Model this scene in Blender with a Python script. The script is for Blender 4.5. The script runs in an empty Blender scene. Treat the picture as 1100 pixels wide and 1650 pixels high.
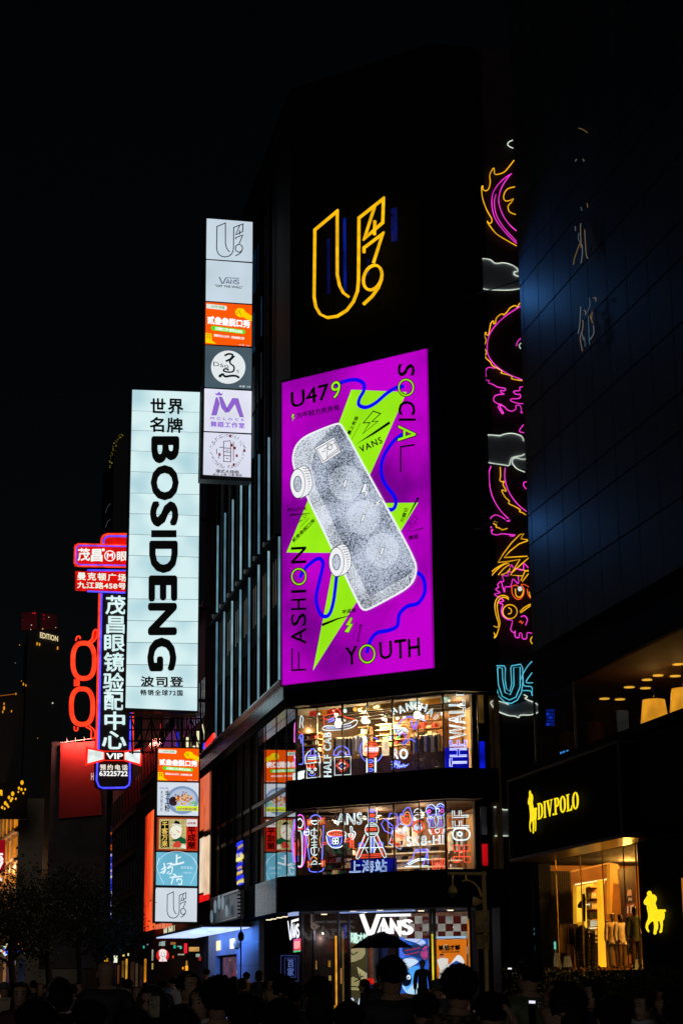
import bpy, bmesh, math, random
from mathutils import Vector, Matrix
from mathutils.geometry import tessellate_polygon
random.seed(7)
S = bpy.context.scene
COL = S.collection
# ---------------------------------------------------------------- camera
FPX, PITCH, YAW, ROLL = 2869.0, math.radians(14.7), math.radians(12.0), math.radians(-0.5)
EYE = Vector((0, 0, 1.65))
_F = Vector((math.sin(YAW)*math.cos(PITCH), math.cos(YAW)*math.cos(PITCH), math.sin(PITCH)))
_R0 = Vector((math.cos(YAW), -math.sin(YAW), 0))
_U0 = _R0.cross(_F)
_R = _R0*math.cos(ROLL) + _U0*math.sin(ROLL)
_U = _U0*math.cos(ROLL) - _R0*math.sin(ROLL)
cam = bpy.data.cameras.new('camera'); camo = bpy.data.objects.new('camera', cam); COL.objects.link(camo)
cam.sensor_fit = 'VERTICAL'; cam.sensor_height = 36.0; cam.lens = 36.0*FPX/1650
cam.clip_end = 3000; cam.clip_start = 0.1
camo.matrix_world = Matrix(((_R.x, _U.x, -_F.x, EYE.x), (_R.y, _U.y, -_F.y, EYE.y), (_R.z, _U.z, -_F.z, EYE.z), (0, 0, 0, 1)))
S.camera = camo
# ---------------------------------------------------------------- night sky, added dim sun as glow of the street behind, exposure
w = bpy.data.worlds.new('World'); S.world = w; w.use_nodes = True
nt = w.node_tree; bg = nt.nodes['Background']
sky = nt.nodes.new('ShaderNodeTexSky'); sky.sky_type = 'NISHITA'; sky.sun_disc = False
SUN_EL, SUN_ROT = math.radians(14), math.radians(192)
sky.sun_elevation = SUN_EL; sky.sun_rotation = SUN_ROT
nt.links.new(sky.outputs[0], bg.inputs[0]); bg.inputs[1].default_value = 0.0004
sun = bpy.data.lights.new('street_glow_fill', 'SUN'); sun.energy = 0.085; sun.angle = math.radians(25); sun.color = (1, .95, .88)
suno = bpy.data.objects.new('street_glow_fill', sun); COL.objects.link(suno)
suno.rotation_euler = Vector((math.sin(SUN_ROT)*math.cos(SUN_EL), math.cos(SUN_ROT)*math.cos(SUN_EL), math.sin(SUN_EL))).to_track_quat('Z', 'Y').to_euler()
S.view_settings.view_transform = 'Standard'; S.view_settings.look = 'None'
S.view_settings.gamma = 1; S.view_settings.exposure = 0; S.view_settings.use_curve_mapping = False
S.cycles.use_denoising = True
S.cycles.max_bounces = 6; S.cycles.diffuse_bounces = 3; S.cycles.glossy_bounces = 3; S.cycles.transparent_max_bounces = 12
S.cycles.sample_clamp_indirect = 2.0
# ---------------------------------------------------------------- geometry tools
def ray(u, v):
    return (_F*FPX + _R*(u-550) - _U*(v-825))
class Pl:
    """a vertical plane of the place: a point and the direction it faces"""
    def __init__(s, p, n):
        s.p = Vector(p); s.n = Vector(n).normalized(); s.v = Vector((0, 0, 1)); s.u = s.v.cross(s.n)
    def hit(s, u, v):
        d = ray(u, v); t = (s.p-EYE).dot(s.n)/d.dot(s.n); return EYE + d*t
    def st(s, u, v):
        h = s.hit(u, v) - s.p; return (h.dot(s.u), h.z)
    def at(s, a, b, o=0.0):
        return s.p + s.u*a + s.v*(b) + s.n*o
    def moved(s, o): return Pl(s.p + s.n*o, s.n)
def Z(x0, y0, k):
    def f(*pts): return [(x0+p[0]/k, y0+p[1]/k) for p in pts]
    return f
def catmull(pts, closed=False, k=5):
    n = len(pts); out = []
    if n < 3: return list(pts)
    rng = n if closed else n-1
    for i in range(rng):
        if closed: p0, p1, p2, p3 = (pts[(i-1) % n], pts[i], pts[(i+1) % n], pts[(i+2) % n])
        else: p0, p1, p2, p3 = pts[max(i-1, 0)], pts[i], pts[i+1], pts[min(i+2, n-1)]
        for j in range(k):
            t = j/k; t2 = t*t; t3 = t2*t
            out.append(tuple(0.5*((2*p1[c]) + (-p0[c]+p2[c])*t + (2*p0[c]-5*p1[c]+4*p2[c]-p3[c])*t2 + (-p0[c]+3*p1[c]-3*p2[c]+p3[c])*t3) for c in range(len(p1))))
    if not closed: out.append(tuple(pts[-1]))
    return out
def arc(cx, cy, rx, ry, a0=0, a1=360, n=24):
    full = abs(a1-a0) >= 359.9
    m = n if full else n+1
    return [(cx+rx*math.cos(math.radians(a0+(a1-a0)*i/n)), cy+ry*math.sin(math.radians(a0+(a1-a0)*i/n))) for i in range(m)]
class MB:
    def __init__(s): s.v = []; s.f = []
    def add(s, vs, fs):
        b = len(s.v); s.v += [Vector(x) for x in vs]; s.f += [tuple(b+i for i in f) for f in fs]; return s
    def box(s, x0, x1, y0, y1, z0, z1):
        vs = [(x, y, z) for z in (z0, z1) for y in (y0, y1) for x in (x0, x1)]
        return s.add(vs, [(0, 2, 3, 1), (4, 5, 7, 6), (0, 1, 5, 4), (2, 6, 7, 3), (0, 4, 6, 2), (1, 3, 7, 5)])
    def pbox(s, P, a0, a1, b0, b1, o0, o1):
        vs = [P.at(a, b, o) for o in (o0, o1) for b in (b0, b1) for a in (a0, a1)]
        return s.add(vs, [(0, 2, 3, 1), (4, 5, 7, 6), (0, 1, 5, 4), (2, 6, 7, 3), (0, 4, 6, 2), (1, 3, 7, 5)])
    def bpx(s, P, u0, v0, u1, v1, o0, o1):
        """a box whose face spans two opposite pixels as seen on plane P"""
        a0, b0 = P.st(u0, v0); a1, b1 = P.st(u1, v1)
        return s.pbox(P, min(a0, a1), max(a0, a1), min(b0, b1), max(b0, b1), o0, o1)
    def prism(s, P, pts, o0, o1, back=False):
        n = len(pts); vs = [P.at(a, b, o1) for a, b in pts]
        tri = tessellate_polygon([[Vector((a, b, 0)) for a, b in pts]])
        b = len(s.v); s.v += vs; s.f += [tuple(b+i for i in t) for t in tri]
        if abs(o1-o0) > 1e-6:
            s.v += [P.at(a, c, o0) for a, c in pts]
            s.f += [(b+i, b+(i+1) % n, b+n+(i+1) % n, b+n+i) for i in range(n)]
            if back: s.f += [tuple(b+n+i for i in reversed(t)) for t in tri]
        return s
    def vprism(s, pts, z0, z1):
        """a footprint (x, y) extruded between two heights"""
        n = len(pts); tri = tessellate_polygon([[Vector((a, c, 0)) for a, c in pts]])
        b = len(s.v); s.v += [Vector((x, y, z0)) for x, y in pts] + [Vector((x, y, z1)) for x, y in pts]
        s.f += [(b+i, b+(i+1) % n, b+n+(i+1) % n, b+n+i) for i in range(n)]
        s.f += [tuple(b+n+i for i in t) for t in tri] + [tuple(b+i for i in reversed(t)) for t in tri]
        return s
    def ribbon(s, P, pts, wd, off, closed=False, depth=0.0):
        n = len(pts)
        if n < 2: return s
        L = []; Rr = []
        for i in range(n):
            p = Vector(pts[i]).to_2d()
            a = Vector(pts[(i-1) % n]).to_2d() if (closed or i > 0) else None
            c = Vector(pts[(i+1) % n]).to_2d() if (closed or i < n-1) else None
            d1 = (p-a) if a is not None else (c-p); d2 = (c-p) if c is not None else (p-a)
            if d1.length < 1e-9: d1 = d2.copy()
            if d2.length < 1e-9: d2 = d1.copy()
            if d1.length < 1e-9: d1 = d2 = Vector((1, 0))
            d1.normalize(); d2.normalize()
            n1 = Vector((-d1.y, d1.x)); n2 = Vector((-d2.y, d2.x)); m = n1+n2
            if m.length < 0.3: m = n1.copy()
            m.normalize(); k = min(1/max(m.dot(n1), 0.35), 2.2)
            L.append(p+m*wd/2*k); Rr.append(p-m*wd/2*k)
        b = len(s.v)
        s.v += [P.at(q.x, q.y, off+depth) for q in L] + [P.at(q.x, q.y, off+depth) for q in Rr]
        rng = n if closed else n-1
        s.f += [(b+n+i, b+n+(i+1) % n, b+(i+1) % n, b+i) for i in range(rng)]
        if depth:
            s.v += [P.at(q.x, q.y, off) for q in L] + [P.at(q.x, q.y, off) for q in Rr]
            for i in range(rng):
                j = (i+1) % n
                s.f += [(b+i, b+j, b+2*n+j, b+2*n+i), (b+n+j, b+n+i, b+3*n+i, b+3*n+j)]
            if not closed:
                s.f += [(b, b+2*n, b+3*n, b+n), (b+n-1, b+2*n-1, b+4*n-1, b+3*n-1)]
        return s
    def tube(s, pts, r, n=6, closed=False, r1=None):
        pts = [Vector(p) for p in pts]; m = len(pts)
        if m < 2: return s
        b = len(s.v); ref = None
        for i, p in enumerate(pts):
            a = pts[(i-1) % m] if (closed or i > 0) else p
            c = pts[(i+1) % m] if (closed or i < m-1) else p
            d = c-a
            if d.length < 1e-9: d = Vector((0, 0, 1))
            d.normalize()
            if ref is None: ref = Vector((0, 0, 1)) if abs(d.z) < .9 else Vector((1, 0, 0))
            x = (ref - d*ref.dot(d))
            if x.length < 1e-4: x = d.orthogonal()
            x.normalize(); y = d.cross(x); ref = x
            rr = r if r1 is None else r+(r1-r)*i/(m-1)
            s.v += [p + (x*math.cos(2*math.pi*k/n)+y*math.sin(2*math.pi*k/n))*rr for k in range(n)]
        rng = m if closed else m-1
        for i in range(rng):
            j = (i+1) % m
            s.f += [(b+i*n+k, b+i*n+(k+1) % n, b+j*n+(k+1) % n, b+j*n+k) for k in range(n)]
        if not closed:
            s.f += [tuple(b+k for k in reversed(range(n))), tuple(b+(m-1)*n+k for k in range(n))]
        return s
    def lathe(s, c, prof, n=12, axis=None):
        """profile of (radius, height) turned about a vertical axis through c"""
        c = Vector(c); b = len(s.v); m = len(prof)
        for r, z in prof: s.v += [c+Vector((r*math.cos(2*math.pi*k/n), r*math.sin(2*math.pi*k/n), z)) for k in range(n)]
        for i in range(m-1): s.f += [(b+i*n+k, b+i*n+(k+1) % n, b+(i+1)*n+(k+1) % n, b+(i+1)*n+k) for k in range(n)]
        s.f += [tuple(b+k for k in reversed(range(n))), tuple(b+(m-1)*n+k for k in range(n))]
        return s
    def ball(s, c, rx, ry=None, rz=None, n=10, m=7, rot=None, top=1.0, bot=1.0):
        ry = rx if ry is None else ry; rz = rx if rz is None else rz
        c = Vector(c); b = len(s.v); rot = rot or Matrix.Identity(3)
        for i in range(m+1):
            th = math.pi*(0.02+0.96*i/m)
            for k in range(n):
                ph = 2*math.pi*k/n
                s.v.append(c + rot @ Vector((rx*math.sin(th)*math.cos(ph), ry*math.sin(th)*math.sin(ph), rz*math.cos(th))))
        for i in range(m): s.f += [(b+(i+1)*n+k, b+(i+1)*n+(k+1) % n, b+i*n+(k+1) % n, b+i*n+k) for k in range(n)]
        s.f += [tuple(b+k for k in range(n)), tuple(b+m*n+k for k in reversed(range(n)))]
        return s
    def mesh(s, name, org=None):
        org = org or Vector((0, 0, 0))
        me = bpy.data.meshes.new(name); me.from_pydata([tuple(x-org) for x in s.v], [], s.f); me.validate(); return me
    def build(s, name, mat, parent=None, label=None, cat=None, group=None, kind=None, smooth=False, local=False):
        if not s.v: return None
        if parent is not None:
            r = parent
            while r.parent: r = r.parent
            org = Vector((0, 0, 0)) if local else r.location.copy()
        else:
            lo = [min(q[i] for q in s.v) for i in range(3)]; hi = [max(q[i] for q in s.v) for i in range(3)]
            org = Vector(((lo[0]+hi[0])/2, (lo[1]+hi[1])/2, lo[2]))
            if kind == 'structure': org = Vector((0, 0, 0))
        me = s.mesh(name, org); me.materials.append(mat)
        if smooth:
            for p in me.polygons: p.use_smooth = True
        o = bpy.data.objects.new(name, me); COL.objects.link(o)
        if parent is not None:
            o.parent = parent
            if parent.type == 'MESH' and parent.parent is None and not local: pass
        else: o.location = org
        if label: o['label'] = label
        if cat: o['category'] = cat
        if group: o['group'] = group
        if kind: o['kind'] = kind
        return o
def thing(name, label, cat, loc, group=None, rz=0):
    o = bpy.data.objects.new(name, None); COL.objects.link(o); o.location = Vector(loc); o.rotation_euler = (0, 0, rz)
    o.empty_display_size = .3
    o['label'] = label; o['category'] = cat
    if group: o['group'] = group
    return o
def copy_tree(o, parent=None):
    c = o.copy(); COL.objects.link(c)
    if parent is not None: c.parent = parent
    for ch in list(o.children): copy_tree(ch, c)
    return c
# ---------------------------------------------------------------- materials
def lin(h):
    if isinstance(h, str):
        h = h.lstrip('#'); c = [int(h[i:i+2], 16)/255 for i in (0, 2, 4)]
    else: c = h
    return tuple(((x/12.92) if x <= .04045 else ((x+.055)/1.055)**2.4) for x in c)+(1,)
MATS = {}
def mat(name, col=(.05, .05, .05), rough=.6, metal=0., noise=.25, scale=6., bump=0., spec=.5, coat=0.):
    """painted, plastered or metal surface; the noise varies colour and gloss"""
    if name in MATS: return MATS[name]
    m = bpy.data.materials.new(name); m.use_nodes = True; t = m.node_tree; b = t.nodes['Principled BSDF']
    if isinstance(col, str): col = lin(col)[:3]
    tc = t.nodes.new('ShaderNodeTexCoord'); n = t.nodes.new('ShaderNodeTexNoise'); n.inputs['Scale'].default_value = scale
    n.inputs['Detail'].default_value = 4; t.links.new(tc.outputs['Object'], n.inputs['Vector'])
    r = t.nodes.new('ShaderNodeValToRGB'); r.color_ramp.elements[0].position = .3; r.color_ramp.elements[1].position = .7
    r.color_ramp.elements[0].color = tuple(c*(1-noise) for c in col)+(1,); r.color_ramp.elements[1].color = tuple(min(c*(1+noise), 1) for c in col)+(1,)
    t.links.new(n.outputs[0], r.inputs[0]); t.links.new(r.outputs[0], b.inputs['Base Color'])
    b.inputs['Roughness'].default_value = rough; b.inputs['Metallic'].default_value = metal
    b.inputs['Specular IOR Level'].default_value = spec; b.inputs['Coat Weight'].default_value = coat
    if bump:
        bm_ = t.nodes.new('ShaderNodeBump'); bm_.inputs['Strength'].default_value = bump; bm_.inputs['Distance'].default_value = .02
        t.links.new(n.outputs[0], bm_.inputs['Height']); t.links.new(bm_.outputs[0], b.inputs['Normal'])
    MATS[name] = m; return m
def em(h, k=1.0, var=0.0, scale=1.5, name=None):
    """emissive face: colour as seen when lit, with uneven glow"""
    key = ('em', str(h), k, var, scale)
    if key in MATS: return MATS[key]
    m = bpy.data.materials.new(name or 'emissive_face'); m.use_nodes = True; t = m.node_tree; b = t.nodes['Principled BSDF']
    c = lin(h); b.inputs['Base Color'].default_value = tuple(x*.25 for x in c[:3])+(1,)
    b.inputs['Roughness'].default_value = .35; b.inputs['Specular IOR Level'].default_value = .1
    b.inputs['Emission Color'].default_value = c; b.inputs['Emission Strength'].default_value = k
    if var:
        tc = t.nodes.new('ShaderNodeTexCoord'); n = t.nodes.new('ShaderNodeTexNoise'); n.inputs['Scale'].default_value = scale; n.inputs['Detail'].default_value = 1.5
        t.links.new(tc.outputs['Object'], n.inputs['Vector'])
        mr = t.nodes.new('ShaderNodeMapRange'); mr.inputs[1].default_value = .3; mr.inputs[2].default_value = .7
        mr.inputs[3].default_value = k*(1-var); mr.inputs[4].default_value = k*(1+var)
        t.links.new(n.outputs[0], mr.inputs[0]); t.links.new(mr.outputs[0], b.inputs['Emission Strength'])
    MATS[key] = m; return m
def neon(core, edge, k=1.3):
    """glowing gas tube: bright core, saturated rim"""
    key = ('neon', str(core), str(edge), k)
    if key in MATS: return MATS[key]
    m = bpy.data.materials.new('neon_tube_glow'); m.use_nodes = True; t = m.node_tree
    for n in list(t.nodes): t.nodes.remove(n)
    out = t.nodes.new('ShaderNodeOutputMaterial'); e = t.nodes.new('ShaderNodeEmission'); lw = t.nodes.new('ShaderNodeLayerWeight'); lw.inputs[0].default_value = .45
    mx = t.nodes.new('ShaderNodeMix'); mx.data_type = 'RGBA'; mx.inputs[6].default_value = lin(core); mx.inputs[7].default_value = lin(edge)
    t.links.new(lw.outputs['Facing'], mx.inputs[0]); t.links.new(mx.outputs[2], e.inputs[0])
    tc = t.nodes.new('ShaderNodeTexCoord'); nz = t.nodes.new('ShaderNodeTexNoise'); nz.inputs['Scale'].default_value = 1.1; t.links.new(tc.outputs['Object'], nz.inputs['Vector'])
    mr = t.nodes.new('ShaderNodeMapRange'); mr.inputs[1].default_value = .3; mr.inputs[2].default_value = .7; mr.inputs[3].default_value = k*.62; mr.inputs[4].default_value = k*1.3; t.links.new(nz.outputs[0], mr.inputs[0]); t.links.new(mr.outputs[0], e.inputs[1])
    t.links.new(e.outputs[0], out.inputs[0]); MATS[key] = m; return m
def glass(name='window_glass', tint=(.9, .95, 1), gloss=.04, refl=1.0):
    if name in MATS: return MATS[name]
    m = bpy.data.materials.new(name); m.use_nodes = True; t = m.node_tree
    for n in list(t.nodes): t.nodes.remove(n)
    out = t.nodes.new('ShaderNodeOutputMaterial'); tr = t.nodes.new('ShaderNodeBsdfTransparent'); tr.inputs[0].default_value = tint+(1,)
    g = t.nodes.new('ShaderNodeBsdfGlossy'); g.inputs['Roughness'].default_value = gloss; fr = t.nodes.new('ShaderNodeFresnel'); fr.inputs[0].default_value = 1.5
    ml = t.nodes.new('ShaderNodeMath'); ml.operation = 'MULTIPLY'; ml.inputs[1].default_value = refl; ml.use_clamp = True
    mx = t.nodes.new('ShaderNodeMixShader'); ge = t.nodes.new('ShaderNodeNewGeometry'); iv = t.nodes.new('ShaderNodeMath'); iv.operation = 'SUBTRACT'; iv.inputs[0].default_value = 1; t.links.new(ge.outputs['Backfacing'], iv.inputs[1])
    m2 = t.nodes.new('ShaderNodeMath'); m2.operation = 'MULTIPLY'; t.links.new(fr.outputs[0], ml.inputs[0]); t.links.new(ml.outputs[0], m2.inputs[0]); t.links.new(iv.outputs[0], m2.inputs[1]); t.links.new(m2.outputs[0], mx.inputs[0])
    t.links.new(tr.outputs[0], mx.inputs[1]); t.links.new(g.outputs[0], mx.inputs[2]); t.links.new(mx.outputs[0], out.inputs[0])
    MATS[name] = m; return m
# ---------------------------------------------------------------- lettering (Blender's own built-in font)
_GL = {}
def _shape(body):
    c = bpy.data.curves.new('g', 'FONT'); c.body = body; c.resolution_u = 3
    o = bpy.data.objects.new('g', c); COL.objects.link(o)
    dg = bpy.context.evaluated_depsgraph_get(); ev = o.evaluated_get(dg); me = ev.to_mesh()
    vs = [(v.co.x, v.co.y) for v in me.vertices]; fs = [tuple(p.vertices) for p in me.polygons]
    ev.to_mesh_clear(); bpy.data.objects.remove(o); bpy.data.curves.remove(c)
    idx = {}; mp = []; nv = []
    for p in vs:
        k = (round(p[0], 4), round(p[1], 4))
        if k not in idx: idx[k] = len(nv); nv.append(p)
        mp.append(idx[k])
    nf = []
    for f in fs:
        g = tuple(dict.fromkeys(mp[i] for i in f))
        if len(g) > 2: nf.append(g)
    return nv, nf
def glyph(ch):
    if ch in _GL: return _GL[ch]
    if ch == ' ': g = ([], [], [], .3)
    else:
        v, f = _shape(ch); v2, _ = _shape(ch+'|'); v1, _ = _shape('|')
        adv = max(p[0] for p in v2) - max(p[0] for p in v1)
        cnt = {}
        for q in f:
            for i in range(len(q)):
                e = (q[i], q[(i+1) % len(q)]); cnt[tuple(sorted(e))] = cnt.get(tuple(sorted(e)), []) + [e]
        nxt = {}
        for k, e in cnt.items():
            if len(e) == 1: nxt.setdefault(e[0][0], []).append(e[0][1])
        loops = []
        while nxt:
            a = next(iter(nxt)); lp = [a]; cur = a
            while cur in nxt:
                b = nxt[cur].pop()
                if not nxt[cur]: del nxt[cur]
                if b == a: break
                lp.append(b); cur = b
            if len(lp) > 2: loops.append(lp)
        g = (v, f, loops, adv)
    _GL[ch] = g; return g
def lay(s, spacing=0., vertical=False):
    """glyph positions in em units: list of (char, dx, dy) and the overall box"""
    out = []; x = 0.; y = 0.
    for ch in s:
        v, f, l, adv = glyph(ch)
        if vertical:
            if v:
                cx = (min(p[0] for p in v)+max(p[0] for p in v))/2
                out.append((ch, -cx, y))
            y -= 1.0+spacing
        else:
            if v: out.append((ch, x, 0.))
            x += adv+spacing
    xs = [p[0]+dx for ch, dx, dy in out for p in glyph(ch)[0]]; ys = [p[1]+dy for ch, dx, dy in out for p in glyph(ch)[0]]
    return out, (min(xs), max(xs), min(ys), max(ys))
def _q(P, quad):
    tl, tr, bl = [Vector(P.st(*q)) for q in quad]
    return lambda fx, fy: tl+(tr-tl)*fx+(bl-tl)*fy
def text(P, s, quad, m, parent, off=.02, bold=0., spacing=0., vertical=False, split=False, name='lettering', depth=0., label=None):
    """flat or raised lettering fitted into the pixel quad (top-left, top-right, bottom-left) on plane P"""
    L, (x0, x1, y0, y1) = lay(s, spacing, vertical); q = _q(P, quad); obs = []
    mb = MB()
    for ch, dx, dy in L:
        v, f, loops, adv = glyph(ch)
        if split: mb = MB()
        sh = [(0, 0)]
        if bold: sh += [(bold, 0), (-bold, 0), (0, bold), (0, -bold), (bold*.7, bold*.7), (-bold*.7, bold*.7), (bold*.7, -bold*.7), (-bold*.7, -bold*.7)]
        for i, (sx, sy) in enumerate(sh):
            o = off+i*.0025
            pts = [q((p[0]+dx+sx-x0)/(x1-x0), (y1-(p[1]+dy+sy))/(y1-y0)) for p in v]
            mb.add([P.at(a.x, a.y, o+depth) for a in pts], f)
            if depth:
                for lp in loops:
                    n = len(lp); mb.add([P.at(pts[k].x, pts[k].y, o+depth) for k in lp]+[P.at(pts[k].x, pts[k].y, o) for k in lp], [(k, (k+1) % n, n+(k+1) % n, n+k) for k in range(n)])
        if split: obs.append(mb.build('letter', m, parent))
    if not split: obs.append(mb.build(name, m, parent, label=label))
    return obs
def neon_text(P, s, quad, m, parent, off=.05, r=.02, spacing=0., vertical=False, fill=None, split=True, name='letter'):
    L, (x0, x1, y0, y1) = lay(s, spacing, vertical); q = _q(P, quad); mb = MB()
    for ch, dx, dy in L:
        v, f, loops, adv = glyph(ch)
        if split: mb = MB()
        pts = [q((p[0]+dx-x0)/(x1-x0), (y1-(p[1]+dy))/(y1-y0)) for p in v]
        for lp in loops: mb.tube([P.at(pts[k].x, pts[k].y, off) for k in lp], r, 5, True)
        if split: mb.build(name, m, parent)
    if not split: mb.build(name, m, parent)
def tubes(P, lines, m, parent, r=.03, off=.05, name='neon_tube', smooth=True, closed=False, **kw):
    mb = MB()
    for ln in lines:
        pts = [P.st(*p) for p in ln]
        if smooth: pts = catmull(pts, closed, 4)
        mb.tube([P.at(a, b, off) for a, b in pts], r, 6, closed)
    return mb.build(name, m, parent, **kw)
def ink(P, lines, wpx, m, parent, off=.02, smooth=False, closed=False, name='printed_line', depth=0., **kw):
    mb = MB()
    k = (P.hit(lines[0][0][0], lines[0][0][1])-EYE).length/FPX
    for i, ln in enumerate(lines):
        pts = [P.st(*p) for p in ln]
        if smooth: pts = catmull(pts, closed, 5)
        mb.ribbon(P, pts, wpx*k, off+i*.002, closed, depth)
    return mb.build(name, m, parent, **kw)
def fill(P, pts, m, parent, off=.01, smooth=False, name='printed_shape', depth=0., **kw):
    q = [P.st(*p) for p in pts]
    if smooth: q = catmull(q, True, 4)
    return MB().prism(P, q, off, off+depth).build(name, m, parent, **kw)
# ================================================================ planes of the place
XA, YC = 15.9, 79.85
A = Pl((XA, 85.9, 0), (-1, 0, 0)); B = Pl((XA, 85.9, 0), (-1, -1, 0)); C = Pl((21.9, YC, 0), (0, -1, 0))
Z0, Z1, Z2, Z3, Z4, ZT = 4.75, 6.42, 9.62, 11.02, 14.58, 47.0
def foot(o, left=118.0, right=24.2):
    yb = YC-o
    return [(XA-o, left), (XA-o, 85.9-.414*o), (101.8-1.414*o-yb, yb), (right, yb)]
def ring(o0, o1, left=118.0, right=24.2):
    """footprint strip between two offsets"""
    return foot(o0, left, right) + list(reversed(foot(o1, left, right)))
BLK = mat('black_cladding', (.006, .007, .011), .8, .0, .3, 3, spec=.08)
BLK2 = mat('black_matte_render', (.006, .006, .008), .85, 0, .3, 3, spec=.1)
FIN = mat('pale_aluminium_fin', (.35, .42, .46), .28, .75, .12, 4)
FASC = mat('brushed_aluminium_fascia', (.30, .33, .37), .25, .8, .15, 5)
DKM = mat('dark_metal', (.02, .022, .026), .35, .6, .25, 5)
FRM = mat('window_frame_black', (.008, .008, .01), .4, .3, .2, 8)
GLS = glass('shop_window_glass', (.93, .96, 1), .01, .8)
GLR = glass('street_side_glass', (.25, .28, .35), .003, 1.9)
WOOD = mat('interior_wood', (.24, .10, .03), .55, 0, .45, 4)
CREAM = mat('interior_plaster', (.50, .33, .15), .7, 0, .2, 2)
FLR = mat('interior_floor', (.12, .09, .07), .4, 0, .3, 3)
CEIL = mat('interior_dark_ceiling', (.025, .014, .008), .8, 0, .5, 3, spec=.1)
# ---------------------------------------------------------------- ground
g = MB(); g.v = [Vector(p) for p in ((-900, -60, 0), (900, -60, 0), (900, 1500, 0), (-900, 1500, 0))]; g.f = [(0, 1, 2, 3)]
g.build('ground', mat('dark_ground', (.03, .03, .032), .7, 0, .3, .5), kind='structure')
g = MB(); g.v = [Vector(p) for p in ((-14, -40, .004), (19.4, -40, .004), (19.4, 420, .004), (-14, 420, .004))]; g.f = [(0, 1, 2, 3)]
pav = g.build('pavement', mat('granite_paving', (.055, .05, .05), .32, 0, .35, 1.5, .15), kind='structure')
tile = MB()
for i in range(22):
    for j in range(30):
        x = -13+i*1.5+(.75 if j % 2 else 0); y = 66+j*.9
        tile.box(x, x+1.485, y, y+.885, .006, .016+random.random()*.004)
tile.build('paving_stones', mat('granite_slab', (.07, .062, .06), .3, 0, .4, 2.5, .1), pav, kind='stuff')
# ---------------------------------------------------------------- corner mall
mall = thing('shopping_mall', 'tall black corner mall with glazed neon storeys behind the purple billboard', 'building', (19, 84, 0))
MB().vprism(foot(.3)+[(24.2, 118)], Z4+.02, ZT).build('wall', BLK, mall)
# roof parapet and service box
MB().vprism(ring(.34, -.3), ZT+.001, ZT+1.1).build('parapet', BLK2, mall)
MB().box(18, 23, 92, 104, ZT+.01, ZT+4).build('plant_room', BLK2, mall)
# black cladding panels on the chamfer and the narrow front
pm = None
a0 = B.st(476, 900)[0]+.02
for r in range(9):
    z = Z4+1.35+r*3.42
    for c in range(3):
        mb = MB().pbox(B, a0+.05+c*2.62, a0+.05+c*2.62+2.58, z, z+3.38, .31, .36)
        mb.build('cladding_panel', BLK, mall)
    MB().pbox(C, .6, 2.2, z, z+3.38, .31, .36).build('cladding_panel', BLK, mall)
# projecting bands of the facade
MB().vprism(ring(.58, -.2), Z4, Z4+1.3).build('band', BLK, mall)
MB().vprism(ring(.42, -5.0, left=86.6), Z2, Z3).build('band', BLK, mall)
MB().vprism(ring(.87, -5.0), Z0, Z1).build('canopy_band', BLK, mall)
# floor slabs on the street side
for z in (Z2+.05, Z3-.1):
    MB().box(XA-.06, XA+4, 86.6, 118, z-.1, z+.1).build('floor_slab', DKM, mall)
# solid core behind the glazed rooms
MB().vprism(foot(-5.4, 118, 24.2)+[(24.2, 118)], 0, Z4).build('core_wall', WOOD, mall)
MB().box(24.2, 24.45, YC+.05, 86, Z1, Z4).build('end_wall', CREAM, mall)
MB().box(24.2, 24.45, YC+.05, 86, 0, Z0).build('end_wall', BLK2, mall)
MB().box(23.45, 24.19, YC+.35, YC+.45, Z1, Z4).build('end_wall', mat('amber_wood_panel', (.50, .24, .06), .5, 0, .35, 3), mall)
MB().box(XA+.15, XA+7, 88.2, 88.4, 0, Z4).build('light_block_wall', CEIL, mall)  # added wall that keeps lamp light off the street side glass
for z in (Z1+.004, Z3+.004):
    MB().vprism(foot(-.1, 88, 24.15)+[(24.15, 88)], z, z+.03).build('room_floor', FLR, mall)
for z in (Z2-.03, Z4-.03):
    MB().vprism(foot(-.1, 88, 24.15)+[(24.15, 88)], z-.02, z-.004).build('room_ceiling', CEIL, mall)
# aluminium fascia panels along the street side (upper ledge and canopy)
y = 85.95
while y < 117:
    MB().box(XA-.66, XA-.60, y, y+1.26, Z4+.42, Z4+1.28).build('fascia_panel', FASC, mall)
    y += 1.3
y = 86.3
while y < 92.4:
    MB().box(XA-.95, XA-.88, y, y+1.0, Z0+.02, Z1-.02).build('canopy_panel', FASC, mall); y += 1.03
MB().box(XA-.9, XA+.2, 85.8, 118, Z4+1.3, Z4+1.38).build('ledge_top', FASC, mall)
MB().box(XA-.52, XA+.1, 86, 118, Z4-.04, Z4-.01).build('soffit', mat('soffit_metal', (.12, .12, .15), .12, .9, .15, 3), mall)
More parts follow.
